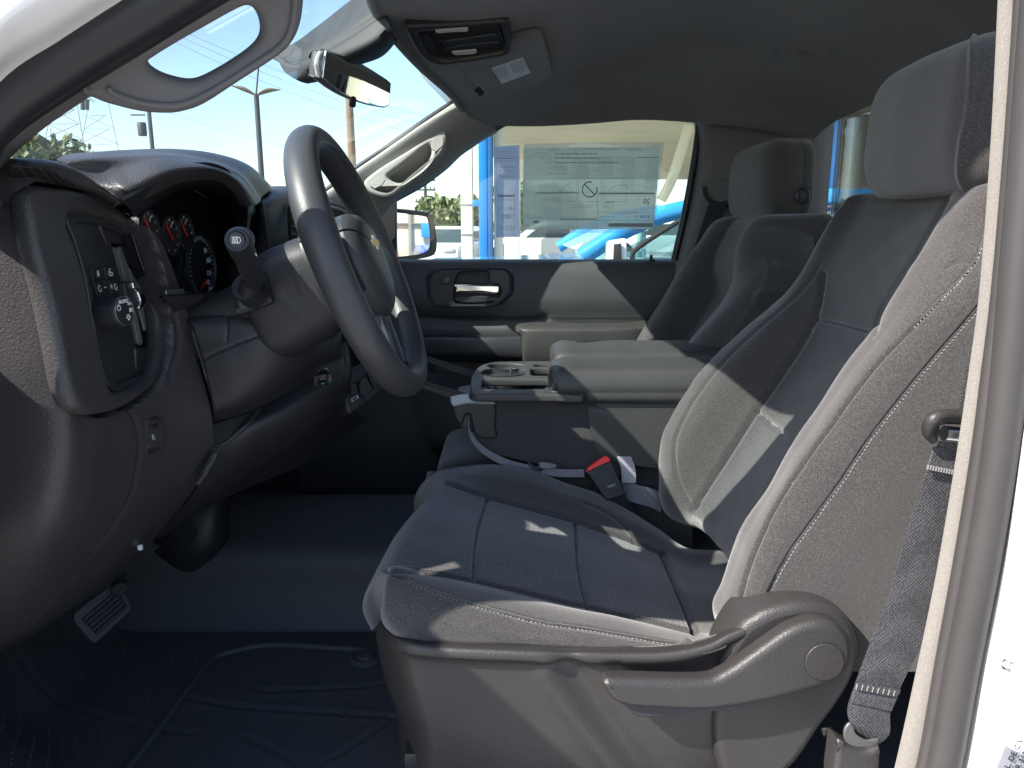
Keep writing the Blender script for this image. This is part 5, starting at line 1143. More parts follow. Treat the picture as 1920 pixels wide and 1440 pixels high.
# emblem
em_ = frame(wl_(.0, .022, .0285), we, wu)
bow = [(-.026, .0045), (-.0085, .0045), (-.0085, .0105), (.0085, .0105), (.0085, .0045), (.026, .0045), (.0215, -.0045), (.0085, -.0045), (.0085, -.0105), (-.0085, -.0105), (-.0085, -.0045), (-.0215, -.0045)]
plate('emblem_frame', bow, em_, .004, M['chrome'], st, .0008, smooth=False)
plate('emblem_face', [(x*.86, y*.80) for x, y in bow], em_ @ Matrix.Translation((0, 0, .0006)), .003, M['gold'], st, .0005, smooth=False)
text('airbag_mark', 'AIRBAG', frame(wl_(.004, -.035, .0262), we, wu), .006, M['deep'], st)
# ================================================================== PASSENGER DOOR
pd_ = empty('passenger_door', (0, 2.2, -.8), 'closed passenger door seen across the cab, dark trim with armrest and chrome handle', 'car door')
DX = [560, 640, 720, 800, 900, 1000, 1100, 1180, 1240, 1266, 1285]
def drow(y, Y, dy=None): return [P(x+(y-487)*(.0 if x < 1200 else -.10), y, Y) for x in DX]
rows = [drow(486, 2.275), drow(487, 2.25), drow(494, 2.215), drow(515, 2.195), drow(560, 2.185), drow(592, 2.195), drow(604, 2.20), drow(640, 2.205), drow(700, 2.215), drow(760, 2.215), drow(850, 2.21), drow(980, 2.21)]
dp = loft('door_panel', rows, M['panel'] if False else plastic('door_trim', (.050, .052, .056), .55, 500, .25, .0005), pd_, (150, 170), .03, angle=70,
          creases=[([(790, 600), (900, 606), (985, 603), (1020, 598)], .010, 9), ([(760, 580), (830, 598), (930, 600)], .004, 10), ([(785, 690), (800, 740), (812, 800), (860, 840)], .012, 12), ([(820, 690), (845, 720), (860, 780), (900, 830)], -.012, 10)],
          fn=sink([(795, 520), (812, 498), (945, 497), (965, 515), (965, 550), (940, 578), (820, 580), (800, 565)], .03, 4, 10))
hpn = (P(880, 540, 2.18), V(0, -1, .05))
hb_o = [(803, 533), (806, 518), (815, 508), (832, 504), (900, 503), (943, 504), (952, 509), (957, 520), (957, 545), (948, 556), (933, 568), (918, 573), (826, 573), (812, 568), (805, 555)]
rec = [(852, 545), (856, 520), (866, 511), (905, 509), (915, 511), (918, 532), (935, 535), (938, 552), (920, 568), (862, 570), (852, 562)]
pix_plate('handle_bezel', hb_o, hpn, .02, M['panel'], pd_, .005, [rec])
pix_plate('handle_pocket', [(845, 505), (945, 505), (945, 575), (845, 575)], (hpn[0]+V(0, .030, 0), hpn[1]), .006, M['black'], pd_, .002)
tube('bezel_rim', [PP(a, b, hpn)+V(0, -.0005, 0) for a, b in hb_o], .0028, M['panel'], pd_, closed=True)
pix_plate('inner_door_handle', [(851, 534), (856, 531), (905, 532), (934, 533), (939, 540), (937, 550), (928, 553), (905, 550), (856, 549), (852, 544)], (hpn[0]+V(0, .004, 0), hpn[1]), .018, M['chrome'], pd_, .008, bres=5)
pix_plate('lock_switch', [(822, 523), (833, 515), (849, 515), (851, 522), (842, 534), (824, 534)], (hpn[0]+V(0, -.002, 0), hpn[1]), .005, M['basep'], pd_, .0015, smooth=False)
lm = frame(PP(837, 525, hpn)+V(0, -.0035, 0), V(1, 0, 0), V(0, 0, 1)); icon('lock_symbol', [[(-.006, -.004), (.004, -.004), (.004, .002), (-.006, .002), (-.006, -.004)], [(0, .002), (.003, .007), (.008, .005), (.007, -.001)]], lm, .0007, M['whited'], pd_)
pix_plate('handle_lower_grip', [(856, 556), (936, 556), (926, 566), (862, 568)], (hpn[0]+V(0, .008, 0), hpn[1]), .012, M['panel'], pd_, .004)
# armrest
rows = [[P(965, 618, 2.18), P(1000, 604, 2.19), P(1100, 606, 2.19), P(1180, 604, 2.19), P(1240, 596, 2.19)],
        [P(966, 612, 2.12), P(985, 606, 2.11), P(1100, 609, 2.10), P(1180, 608, 2.10), P(1236, 604, 2.12)],
        [P(968, 618, 2.07), P(990, 614, 2.055), P(1100, 614, 2.05), P(1180, 613, 2.05), P(1237, 612, 2.07)],
        [P(978, 632, 2.055), P(996, 628, 2.04), P(1100, 626, 2.035), P(1180, 625, 2.035), P(1234, 622, 2.06)],
        [P(979, 672, 2.06), P(996, 680, 2.05), P(1100, 682, 2.045), P(1180, 682, 2.045), P(1222, 680, 2.07)],
        [P(982, 700, 2.12), P(1000, 705, 2.11), P(1100, 706, 2.11), P(1180, 706, 2.11), P(1215, 705, 2.12)]]
loft('armrest', rows, M['vinyl'], pd_, (70, 70), .02, angle=70)
rows = [[P(740, 632, 2.20), P(800, 630, 2.19), P(900, 628, 2.18), P(977, 628, 2.17)], [P(740, 633, 2.14), P(800, 630, 2.13), P(900, 629, 2.12), P(977, 628, 2.11)], [P(740, 640, 2.12), P(800, 637, 2.11), P(900, 636, 2.09), P(977, 635, 2.085)],
        [P(740, 668, 2.12), P(800, 668, 2.11), P(900, 670, 2.09), P(977, 672, 2.085)], [P(740, 678, 2.16), P(800, 678, 2.16), P(900, 680, 2.15), P(977, 682, 2.15)]]
loft('pull_shelf', rows, M['panel'], pd_, (40, 50), .02, angle=50)
box('window_switch', P(848, 631, 2.15), (.03, .03, .008), M['black'], pd_, .002)
# pocket bulges below
rows = [[P(760, 695, 2.19), P(860, 700, 2.19), P(960, 705, 2.19)], [P(775, 760, 2.16), P(870, 765, 2.14), P(980, 770, 2.14)], [P(800, 830, 2.14), P(900, 838, 2.12), P(1000, 840, 2.12)], [P(840, 868, 2.16), P(920, 870, 2.14), P(1010, 870, 2.14)]]
loft('door_pocket', rows, M['dashd'], pd_, (30, 30), .02, angle=60)
# window frame and glass
GY = 2.262
op = [(741, 489), (742, 372), (790, 345), (833, 313), (862, 286), (913, 251), (960, 224), (1035, 205), (1120, 197), (1230, 195), (1288, 197), (1307, 206), (1311, 228), (1302, 300), (1284, 400), (1263, 490)]
sealp = [(742, 372), (790, 345), (833, 313), (862, 286), (913, 251), (960, 224), (1035, 205), (1120, 197), (1230, 195), (1288, 197), (1307, 207), (1311, 230), (1302, 300), (1284, 400), (1264, 488)]
tube('window_seal', [P(a, b, 2.20) for a, b in sealp], .010, M['black'], pd_, seg=10)
tube('window_channel', [P(a*1.0+(5 if a > 1200 else -3), b-4, 2.235) for a, b in sealp], .016, M['black'], pd_, seg=10)
pix_plate('mirror_sail', [(680, 430), (742, 370), (743, 492), (680, 492)], (P(720, 440, 2.23), V(0, -1, 0)), .03, M['black'], pd_, .003, smooth=False)
gp = (V(0, GY, 0), V(0, -1, 0.0))
gl_ = pix_plate('window_glass', [(700, 495), (700, 380), (790, 335), (862, 276), (960, 214), (1035, 195), (1120, 187), (1230, 185), (1300, 187), (1322, 205), (1310, 300), (1292, 400), (1270, 495)], gp, .004, M['side'], pd_, .0005, smooth=False)
tube('lock_knob', [P(1221, 490, 2.235), P(1221, 478, 2.235)], .0045, M['deep'], pd_, seg=10, smooth_n=2)
lathe('lock_knob_base', [(.012, 0), (.010, .004), (.005, .006)], frame(P(1222, 489, 2.235), V(1, 0, 0), V(0, 1, 0)), M['black'], pd_, 16)
# outside sheet metal of the door
loft('outer_panel', [[V(x, 2.30, z) for x in (-.55, -.1, .35, .62)] for z in (-.9, -.5, -.12)], M['paint'], pd_, (6, 6), .02)
# window stickers
paper = bpy.data.materials.new('sticker_paper'); paper.use_nodes = True; b_ = paper.node_tree.nodes['Principled BSDF']
b_.inputs['Base Color'].default_value = (.82, .84, .80, 1); b_.inputs['Roughness'].default_value = .6
tr_ = N(paper, 'ShaderNodeBsdfTranslucent'); tr_.inputs[0].default_value = (1.0, .93, .76, 1); mxs = N(paper, 'ShaderNodeMixShader'); mxs.inputs[0].default_value = .9
L(paper, b_.outputs[0], mxs.inputs[1]); L(paper, tr_.outputs[0], mxs.inputs[2]); tp_ = N(paper, 'ShaderNodeBsdfTransparent'); tp_.inputs[0].default_value = (.98, .97, .95, 1); mx3 = N(paper, 'ShaderNodeMixShader'); mx3.inputs[0].default_value = .34
L(paper, mxs.outputs[0], mx3.inputs[1]); L(paper, tp_.outputs[0], mx3.inputs[2]); L(paper, mx3.outputs[0], paper.node_tree.nodes['Material Output'].inputs[0])
film = glass('clear_film', (.9, .94, .97), .6, .3)
violet = paper.copy(); violet.name = 'sticker_violet'; violet.node_tree.nodes['Principled BSDF'].inputs['Base Color'].default_value = (.5, .52, .62, 1)
for n_ in violet.node_tree.nodes:
    if n_.type == 'BSDF_TRANSLUCENT': n_.inputs[0].default_value = (.62, .65, .78, 1)
ink = mat('faint_ink', (.28, .31, .29), .8); inkd = mat('dark_ink', (.05, .055, .05), .8); inkl = mat('pale_ink', (.32, .36, .34), .8)
SY = GY-.006
spn = lambda k: (V(0, SY-k*.0006, 0), V(0, -1, 0))
s1_ = empty('price_sticker', P(1105, 430, SY), 'large pale paper price sticker with a no-entry circle, stuck on the passenger window', 'sticker')
pix_plate('clear_sleeve', [(982, 270), (1112, 267), (1245, 266), (1236, 350), (1227, 436), (1100, 437), (976, 439), (979, 350)], spn(0), .0005, film, s1_, .0001, smooth=False)
pix_plate('price_sheet', [(982, 277), (1239, 275), (1225, 429), (981, 431)], spn(1), .0004, paper, s1_, .0001, smooth=False)
def pxl(x, y): return (920+x/5.333, 240+y/5.333)      # position in the enlarged view of the sticker
def pbar(par, name, x0, y0, x1, y1, wd, mt, k=2):
    a, b = pxl(x0, y0), pxl(x1, y1); p, q = PP(*a, spn(k)), PP(*b, spn(k)); m = frame((p+q)/2, (q-p), V(0, 0, 1) if abs((q-p).z) < abs((q-p).x) else V(-1, 0, 0))
    l = (q-p).length/2; h = wd/2
    vs = [m @ V(-l, -h, 0), m @ V(l, -h, 0), m @ V(l, h, 0), m @ V(-l, h, 0), m @ V(-l, -h, -.0002), m @ V(l, -h, -.0002), m @ V(l, h, -.0002), m @ V(-l, h, -.0002)]
    return vs
class Coll:
    def __init__(s): s.v = []; s.f = []
    def add(s, vs):
        b = len(s.v); s.v += vs; s.f += [tuple(b+i for i in t) for t in ((0, 1, 2, 3), (7, 6, 5, 4), (0, 4, 5, 1), (1, 5, 6, 2), (2, 6, 7, 3), (3, 7, 4, 0))]
cf, cd, cp_ = Coll(), Coll(), Coll()
def rect(c, x0, y0, x1, y1, w_=.0007):
    for a in ((x0, y0, x1, y0), (x1, y0, x1, y1), (x1, y1, x0, y1), (x0, y1, x0, y0)): c.add(pbar(s1_, '', *a, w_, None))
for q in ((635, 508, 858, 735), (878, 502, 1105, 735), (1128, 500, 1355, 735)): rect(cf, *q, .0007)
rect(cf, 440, 650, 690, 890, .0005); rect(cf, 700, 650, 1065, 895, .0005); rect(cf, 1070, 680, 1630, 840, .0005); rect(cf, 1465, 850, 1620, 925, .0006); rect(cf, 1070, 850, 1460, 925, .0005); rect(cf, 695, 930, 865, 1010, .0005); rect(cf, 870, 930, 1055, 1010, .0005); rect(cf, 1065, 930, 1170, 1005, .0008)
for y in (292, 640, 905, 1000): cf.add(pbar(s1_, '', 335, y, 690 if y > 800 else 1630, y, .0006, None))
cf.add(pbar(s1_, '', 1080, 655, 1640, 655, .0042, None)); cf.add(pbar(s1_, '', 1180, 970, 1620, 970, .0105, None)); cf.add(pbar(s1_, '', 695, 912, 1060, 912, .0036, None)); cf.add(pbar(s1_, '', 1475, 294, 1680, 294, .0022, None)); cf.add(pbar(s1_, '', 450, 650, 880, 650, .0026, None))
cf.add(pbar(s1_, '', 425, 940, 480, 940, .008, None))
for xa, xb, ya, yb, st_ in ((560, 760, 380, 440, 10), (790, 980, 320, 500, 11), (1010, 1220, 300, 480, 12), (1260, 1440, 300, 620, 13), (1520, 1670, 320, 630, 12), (480, 680, 690, 740, 12), (510, 680, 800, 880, 12), (730, 1020, 770, 800, 11), (1120, 1230, 760, 830, 12), (560, 680, 205, 230, 12), (780, 915, 205, 230, 12), (720, 840, 945, 1000, 12), (900, 1040, 945, 1000, 12)):
    y = ya
    while y < yb:
        x = xb
        while x > xa+(xb-xa)*random.choice((0, .1, .3, .5)):
            wl2 = random.uniform(8, 34); cp_.add(pbar(s1_, '', max(x-wl2, xa), y, x, y, .00075, None)); x -= wl2+6
        y += st_
cp_.add(pbar(s1_, '', 560, 455, 625, 455, .0014, None)); cp_.add(pbar(s1_, '', 650, 455, 775, 455, .0014, None))
ap = frame(PP(*pxl(990, 615), spn(3)), V(1, 0, 0), V(0, 0, 1)); ik = .0008
R0 = (PP(*pxl(1070, 615), spn(3))-PP(*pxl(990, 615), spn(3))).length
icon('no_entry_symbol', [cl(R0*.92, -.05*PI+.2, 2*PI-.9+PI*0, 30)[0:0] or cl(R0*.92, PI*.42, PI*2.08, 30), [(-R0*.62, R0*.62), (R0*.62, -R0*.62)]], ap, .0013, inkd, s1_)
def arcp(cx, cy, r, a0, a1): return [(lambda p: (p.x, p.z))(PP(*pxl(cx+r*math.cos(a), cy+r*math.sin(a)), spn(3))) for a in np.linspace(a0, a1, 14)]
fr0 = frame(V(0, SY-.002, 0), V(1, 0, 0), V(0, 0, 1))
icon_parts = [ [arcp(830, 720, 170, PI, PI*1.5), arcp(1300, 700, 130, PI*1.15, PI*1.9), arcp(520, 330, 80, PI*1.5, PI*2.1), arcp(480, 330, 80, PI*1.0, PI*1.5), [(lambda p: (p.x, p.z))(PP(*pxl(*q), spn(3))) for q in ((690, 650), (770, 570), (810, 630), (860, 640))], [(lambda p: (p.x, p.z))(PP(*pxl(*q), spn(3))) for q in ((480, 235), (500, 270), (560, 350), (610, 350))]], ]
for g_ in icon_parts[0]: icon('car_sketch', [g_], fr0, .0004, ink, s1_)
for c_, mt, nm in ((cf, ink, 'sheet_rules'), (cp_, inkl, 'sheet_small_print')):
    o = mesh_obj(nm, c_.v, c_.f, mt, s1_, smooth=False); o['kind'] = 'stuff'
def ptext(s, x, y, sz, mt, mirror=False, par=None, al='LEFT', k=3): return text('sheet_print', s, frame(PP(*pxl(x, y), spn(k)), V(1, 0, 0), V(0, 0, 1)), sz, mt, par or s1_, .0001, al if not mirror else 'CENTER', mirror)
ptext('To help avoid fading, remove slowly', 640, 257, .0085, inkd); ptext('For only fade resistant, adult ambience,', 640, 300, .0085, inkd); ptext('Para ayudarle a evitar que se rompa, remuévala lentamente', 640, 345, .0078, inkd)
ptext('20', 1560, 735, .020, inkd, True); ptext('$2,500', 1540, 888, .0105, inkd, True); ptext('$4,000', 1190, 742, .009, ink, True); ptext('CHEVROLET', 1430, 218, .0088, ink, True); ptext('2024 SILVERADO 1500 REGULAR CAB', 1120, 210, .0066, ink, True); ptext('MPG', 1480, 715, .005, ink, True); ptext('14', 370, 968, .009, ink, True)
for x in (1095, 1130, 1170, 1218, 1360, 1440): cd.add(pbar(s1_, '', x, 885, x+14, 885, .0022, None))
o = mesh_obj('rating_marks', cd.v, cd.f, ink, s1_, smooth=False); o['kind'] = 'stuff'
s2_ = empty('narrow_sticker', P(950, 440, SY), 'narrow violet grey printed strip stuck left of the large window sticker', 'sticker')
pix_plate('strip_sheet', [(925, 275), (974, 272), (975, 444), (930, 445)], spn(1), .0005, violet, s2_, .0001, smooth=False)
inkv = mat('violet_ink', (.16, .17, .22), .8); cv_ = Coll()
rect(cv_, 58, 208, 258, 660, .0005); rect(cv_, 70, 670, 240, 1065, .0005)
for y in (235, 250, 280, 300, 330, 380, 395, 420, 440, 470, 485, 505, 680, 720, 800, 815, 870, 900, 985, 1000, 1015):
    x = 80
    while x < 235:
        w_ = random.uniform(8, 40); cv_.add(pbar(s2_, '', x, y, min(x+w_, 240), y, .0012, None)); x += w_+9
cv_.add(pbar(s2_, '', 75, 680, 238, 680, .0036, None)); cv_.add(pbar(s2_, '', 60, 305, 255, 305, .0012, None))
o = mesh_obj('strip_rules', cv_.v, cv_.f, inkv, s2_, smooth=False); o['kind'] = 'stuff'
ptext('GM', 158, 885, .016, inkv, True, s2_); ptext('5', 200, 805, .013, inkv, True, s2_)
# passenger side mirror
mr_ = empty('side_mirror', P(780, 450, 2.55), 'black passenger side mirror outside the far window, reflecting the lot behind', 'side mirror')
mnn = V(1.12, -.89, .0).normalized(); mp_ = (P(775, 440, 2.50), mnn)
pix_plate('mirror_glass', [(728, 397), (768, 401), (799, 405), (805, 412), (809, 440), (808, 463), (802, 472), (785, 478), (750, 482), (728, 482)], mp_, .003, M['mirror'], mr_, .0005, smooth=False)
mo = [(700, 389), (745, 391), (776, 394), (805, 399), (813, 405), (818, 430), (820, 460), (817, 475), (808, 481), (785, 486), (745, 489), (700, 489)]
pix_plate('mirror_housing', mo, (mp_[0]-mnn*.004, mnn), .09, M['black'], mr_, .02)
pix_plate('mirror_rim', mo, (mp_[0]+mnn*.004, mnn), .012, M['black'], mr_, .004, [[(729, 398), (768, 402), (798, 406), (804, 413), (808, 440), (807, 463), (801, 471), (785, 477), (750, 481), (729, 481)]])
# ================================================================== REAR VIEW MIRROR, OVERHEAD PARTS
rv = empty('rear_view_mirror', P(650, 150, 1.42), 'frameless rear view mirror hanging from the windshield top, half dark and half bright reflection', 'mirror')
rn = V(.95, -.25, -.17).normalized(); rp = (P(668, 150, 1.40), rn)
ro = [(612, 99), (618, 97), (662, 111), (712, 140), (730, 153), (732, 160), (729, 193), (724, 199), (716, 200), (680, 192), (645, 175), (610, 149), (606, 141)]
pix_plate('mirror_glass', ro, rp, .004, M['mirror'], rv, .001)
cx_, cy_ = 669, 150
pix_plate('mirror_edge', [(cx_+(a-cx_)*1.03, cy_+(b-cy_)*1.04) for a, b in ro], (rp[0]-rn*.003, rn), .012, M['black'], rv, .004)
pix_plate('mirror_back', [(cx_-5+(a-cx_)*.96, cy_+(b-cy_)*.96) for a, b in ro], (rp[0]-rn*.012, rn), .03, M['basep'], rv, .012)
tube('mirror_side_cap', [PP(608, 100, rp)-rn*.006, PP(603, 120, rp)-rn*.008, PP(604, 142, rp)-rn*.006], .005, M['satin'], rv)
tube('mirror_arm', [P(668, 140, 1.47), P(650, 130, 1.49), P(640, 118, 1.48)], .011, M['panel'], rv)
tube('mirror_lever', [P(662, 185, 1.40), P(661, 197, 1.39)], .006, M['deep'], rv, smooth_n=2)
cvm = empty('windshield_sensor_cover', P(640, 80, 1.5), 'dark plastic sensor shroud behind the rear view mirror, against the windshield', 'cover')
rows = [[P(500, 96, 1.62), P(548, 82, 1.60), P(600, 45, 1.58), P(655, 2, 1.55), P(700, -30, 1.52)],
        [P(520, 112, 1.50), P(556, 96, 1.46), P(610, 70, 1.42), P(668, 30, 1.38), P(705, 0, 1.36)],
        [P(533, 134, 1.44), P(572, 118, 1.40), P(625, 95, 1.36), P(690, 62, 1.33), P(728, 40, 1.32)],
        [P(556, 150, 1.42), P(595, 140, 1.40), P(640, 118, 1.36), P(702, 88, 1.33), P(737, 64, 1.33)],
        [P(578, 157, 1.45), P(612, 149, 1.44), P(655, 128, 1.42), P(712, 108, 1.40), P(742, 80, 1.38)],
        [P(580, 150, 1.52), P(616, 140, 1.52), P(660, 120, 1.52), P(716, 100, 1.50), P(745, 72, 1.48)]]
lf = loft('sensor_shroud', rows, mat('shroud_black', (.018, .02, .022), .65), cvm, (60, 60), .01, angle=60, creases=[([(540, 112), (600, 95), (660, 60), (712, 25)], .005, 5)])
pix_plate('sensor_grille', [(712, 66), (722, 55), (732, 64), (726, 80), (718, 82)], (on(lf, 722, 68, .001)[0], on(lf, 722, 68)[1]), .003, M['deep'], cvm, .001, smooth=False)
oc = empty('overhead_console', P(860, 80, 1.5), 'grey overhead lamp console with switches and two lenses set in the roof lining', 'overhead console')
on_ = V(.02, -.30, -1).normalized(); op_ = (P(860, 80, 1.40), on_)
def opl(t): return (op_[0]+on_*t, on_)
oo = [(761, 58), (763, 52), (800, 50), (870, 46), (935, 41), (948, 42), (955, 48), (959, 80), (958, 96), (950, 106), (905, 115), (861, 121), (835, 124), (818, 123), (800, 116), (785, 102), (772, 82)]
pix_plate('lamp_frame', oo, opl(.006), .022, M['basep'], oc, .006, [[(784, 63), (800, 59), (870, 54), (932, 48), (939, 54), (947, 80), (946, 96), (934, 103), (860, 115), (832, 117), (815, 112), (803, 103), (793, 84)]])
pix_plate('lamp_panel', [(780, 60), (935, 44), (952, 100), (830, 120), (800, 110)], opl(-.004), .01, M['panel'], oc, .003, smooth=False)
pix_plate('switch_block', [(787, 69), (803, 64), (811, 78), (820, 101), (808, 107), (796, 90)], opl(.0), .006, M['black'], oc, .002, smooth=False)
for k in range(4): pix_plate('roof_switch', [(790+k*5, 70+k*8.5), (801+k*4.2, 66.5+k*8.5), (804+k*4.2, 73+k*8.5), (793+k*5, 77+k*8.5)], opl(.0015), .004, M['panel'], oc, .001, smooth=False)
lens = mat('lamp_lens', (.6, .6, .58), .15, Transmission_Weight=.3)
pix_plate('lamp_lens', [(818, 58), (850, 54), (874, 53), (876, 60), (850, 61), (822, 63)], opl(.004), .008, lens, oc, .002)
pix_plate('lamp_lens', [(849, 98), (885, 94), (893, 96), (890, 102), (855, 104)], opl(.002), .006, lens, oc, .002)
pix_plate('lamp_lever', [(832, 80), (860, 75), (925, 66), (930, 72), (900, 80), (838, 86)], opl(.002), .008, M['panel'], oc, .003)
pix_plate('lamp_lever', [(838, 92), (870, 86), (930, 80), (932, 86), (900, 92), (842, 97)], opl(.001), .008, M['panel'], oc, .003)
for k in (0, 1): pix_plate('lamp_button', [(824+k*6, 77+k*15), (832+k*6, 76+k*15), (836+k*6, 82+k*15), (828+k*6, 83+k*15)], opl(.002), .004, M['black'], oc, .001, smooth=False)
vs_ = empty('passenger_sun_visor', P(950, 140, 1.8), 'grey folded passenger sun visor with a printed warning label, under the roof', 'sun visor')
vn_ = V(.03, -.12, -1).normalized(); vp = (P(950, 140, 1.60), vn_)
pix_plate('visor_panel', [(862, 122), (905, 172), (914, 178), (922, 177), (940, 172), (948, 178), (956, 178), (995, 164), (1028, 150), (1035, 144), (1030, 120), (1018, 82), (1000, 70), (900, 95)], vp, .018, M['liner'], vs_, .006)
vl = (vp[0]+vn_*.0006, vn_)
pix_plate('warning_label', [(922, 128), (980, 108), (995, 137), (941, 157)], vl, .0008, mat('label_white', (.55, .56, .56), .5), vs_, .0002, smooth=False)
Lc = Coll()
for k in range(13):
    if k in (5, 6): 
        continue
    t = (k+.7)/13.6; a = (922+58*t, 128-20*t); b = (941+54*t, 157-20*t); l2 = random.uniform(.6, .85)
    p, q = PP(a[0]*.9+b[0]*.1, a[1]*.9+b[1]*.1, (vl[0]+vn_*.0006, vn_)), PP(a[0]*(1-l2)+b[0]*l2, a[1]*(1-l2)+b[1]*l2, (vl[0]+vn_*.0006, vn_))
    m = frame((p+q)/2, q-p, vn_.cross(q-p)); l = (q-p).length/2; h = .0012
    Lc.add([m @ V(-l, -h, 0), m @ V(l, -h, 0), m @ V(l, h, 0), m @ V(-l, h, 0), m @ V(-l, -h, -.0002), m @ V(l, -h, -.0002), m @ V(l, h, -.0002), m @ V(-l, h, -.0002)])
o = mesh_obj('label_lines', Lc.v, Lc.f, M['whited'], vs_, smooth=False); o['kind'] = 'stuff'
tube('visor_hinge', [P(896, 168, 1.72), P(902, 176, 1.73)], .008, M['panel'], vs_, smooth_n=2)
# ================================================================== OUTSIDE
GZ = -1.62
def struct(name, vs, fs, mt):
    o = mesh_obj(name, vs, fs, mt, smooth=False); o['kind'] = 'structure'; return o
asph = mat('parking_asphalt', (.16, .155, .15), .85); n_ = noise(asph, coords(asph), 60, 4); basecol(asph, ramp(asph, n_, [(.3, (.12, .115, .11)), (.7, (.21, .205, .2))]))
struct('ground', [(-900, -300, GZ), (900, -300, GZ), (900, 1500, GZ), (-900, 1500, GZ)], [(0, 1, 2, 3)], asph)
conc = mat('pale_concrete', (.24, .235, .225), .8)
struct('forecourt', [(-14, -14, GZ+.004), (26, -14, GZ+.004), (26, 30, GZ+.004), (-14, 30, GZ+.004)], [(0, 1, 2, 3)], conc)
stripe = mat('stripe_paint', (.7, .7, .68), .7)
for k in range(6):
    x = -8+k*5
    o = struct('parking_stripe', [(x, 2.9+(k % 2)*0, GZ+.008), (x+5, 2.9, GZ+.008), (x+5, 3.0, GZ+.008), (x, 3.0, GZ+.008)], [(0, 1, 2, 3)], stripe) if k == 1 else None
# ---- cars
def wheel(par, c, r, w_=.22):
    m = frame(c, V(1, 0, 0), V(0, 0, 1))       # axis along -y
    t = lathe('wheel', [(r*.70, -w_/2), (r*.96, -w_/2), (r, -w_*.35), (r, w_*.35), (r*.96, w_/2), (r*.72, w_/2)], m, M['black'], par, 28)
    t2 = lathe('wheel_rim', [(r*.70, w_*.3), (r*.68, w_*.5), (r*.62, w_*.44), (r*.2, w_*.38), (r*.16, w_*.46), (.002, w_*.46)], m, M['satin'], t, 28)
    return t
def prism(name, prof, y0, y1, mt, par, bevel=.04, inset=0):
    """side profile (x, z) extruded from y0 to y1"""
    n = len(prof); cx = sum(p[0] for p in prof)/n; cz = sum(p[1] for p in prof)/n
    vs = [V(x, y0, z) for x, z in prof]+[V(x, y1, z) for x, z in prof]
    fs = [tuple(range(n)), tuple(range(2*n-1, n-1, -1))]+[(i, i+n, (i+1) % n+n, (i+1) % n) for i in range(n)]
    return mesh_obj(name, vs, fs, mt, par, bevel=bevel, seg=2)
def car(name, label, loc, yaw, col, L_=4.7, H=1.65, pal=None, group=None, kind='suv', cat='car'):
    e = empty(name, loc, label, cat, group)
    g = e; W_ = 1.85; h = L_/2; hood = H*.60; belt = H*.60
    body = [(-h, .35), (-h-.0, .62), (-h+.10, hood*.92), (-h+.35, hood), (-h+1.25, belt+.06), (h-.1, belt+.10), (h, .8), (h-.02, .38), (h-.25, .28), (-h+.2, .26)]
    if kind == 'suv': cabp = [(-h+1.15, belt), (-h+1.85, H-.08), (-h+2.3, H), (h-.75, H-.02), (h-.35, H-.12), (h-.08, belt+.05)]
    else: cabp = [(-h+1.3, belt), (-h+2.1, H-.06), (-h+2.5, H), (h-2.4, H), (h-2.15, belt)]
    paint_ = pal
    prism('body', body, -W_/2, W_/2, paint_, g, .06)
    prism('cabin', cabp, -W_/2+.10, W_/2-.10, paint_, g, .06)
    gm = bpy.data.materials.get('car_window') or mat('car_window', (.05, .07, .07), .06)
    a, b = cabp[0], cabp[-1]
    side_w = [(-h+1.55, belt+.08), (-h+2.02, H-.17), (cabp[-2][0]-.25 if kind == 'suv' else h-2.5, H-.15), (cabp[-1][0]-.35 if kind == 'suv' else h-2.3, belt+.10)]
    mid_ = (side_w[0][0]+side_w[3][0])/2+.1
    for s_ in (-1, 1):
        y = s_*(W_/2-.10); 
        prism('side_window', [side_w[0], side_w[1], (mid_-.05, H-.14), (mid_-.05, belt+.09)], y-.012, y+.012, gm, g, .0)
        prism('side_window', [(mid_+.05, belt+.09), (mid_+.05, H-.14), side_w[2], side_w[3]], y-.012, y+.012, gm, g, .0)
    ws0, ws1 = cabp[0], cabp[1]
    vs = [V(ws0[0]+.02, y, ws0[1]+.05) for y in (-.75, .75)]+[V(ws1[0]-.01, y, ws1[1]-.02) for y in (.68, -.68)]
    nn = V(-(ws1[1]-ws0[1]), 0, ws1[0]-ws0[0]).normalized()*.012
    mesh_obj('windscreen', [v+nn for v in vs]+[v-nn*0 for v in vs], [(0, 1, 2, 3), (4, 5, 6, 7)[::-1], (0, 4, 5, 1), (1, 5, 6, 2), (2, 6, 7, 3), (3, 7, 4, 0)], gm, g, smooth=False)
    for x in (-h+.85, h-.85):
        for s_ in (-1, 1): wheel(g, V(x, s_*(W_/2-.10), .36), .36)
        for s_ in (-1, 1): lathe('wheel_arch', [(.37, 0), (.43, .0), (.43, .03), (.37, .03)], frame(V(x, s_*(W_/2+.0)-(.005 if s_ < 0 else .0), .38), V(1, 0, 0), V(0, 0, 1)), M['deep'], g, 28)
    for s_ in (-1, 1):
        box('headlight', V(-h+.06, s_*.68, hood*.80), (.16, .34, .13), M['satin'], g, .03); box('tail_light', V(h-.02, s_*.72, belt-.02), (.10, .22, .22), M['red'], g, .03)
    for c_ in [o for o in bpy.data.objects if o.parent == e]: c_.matrix_parent_inverse = Matrix.Identity(4)
    e.rotation_euler = (0, 0, yaw); e.location = loc; return e
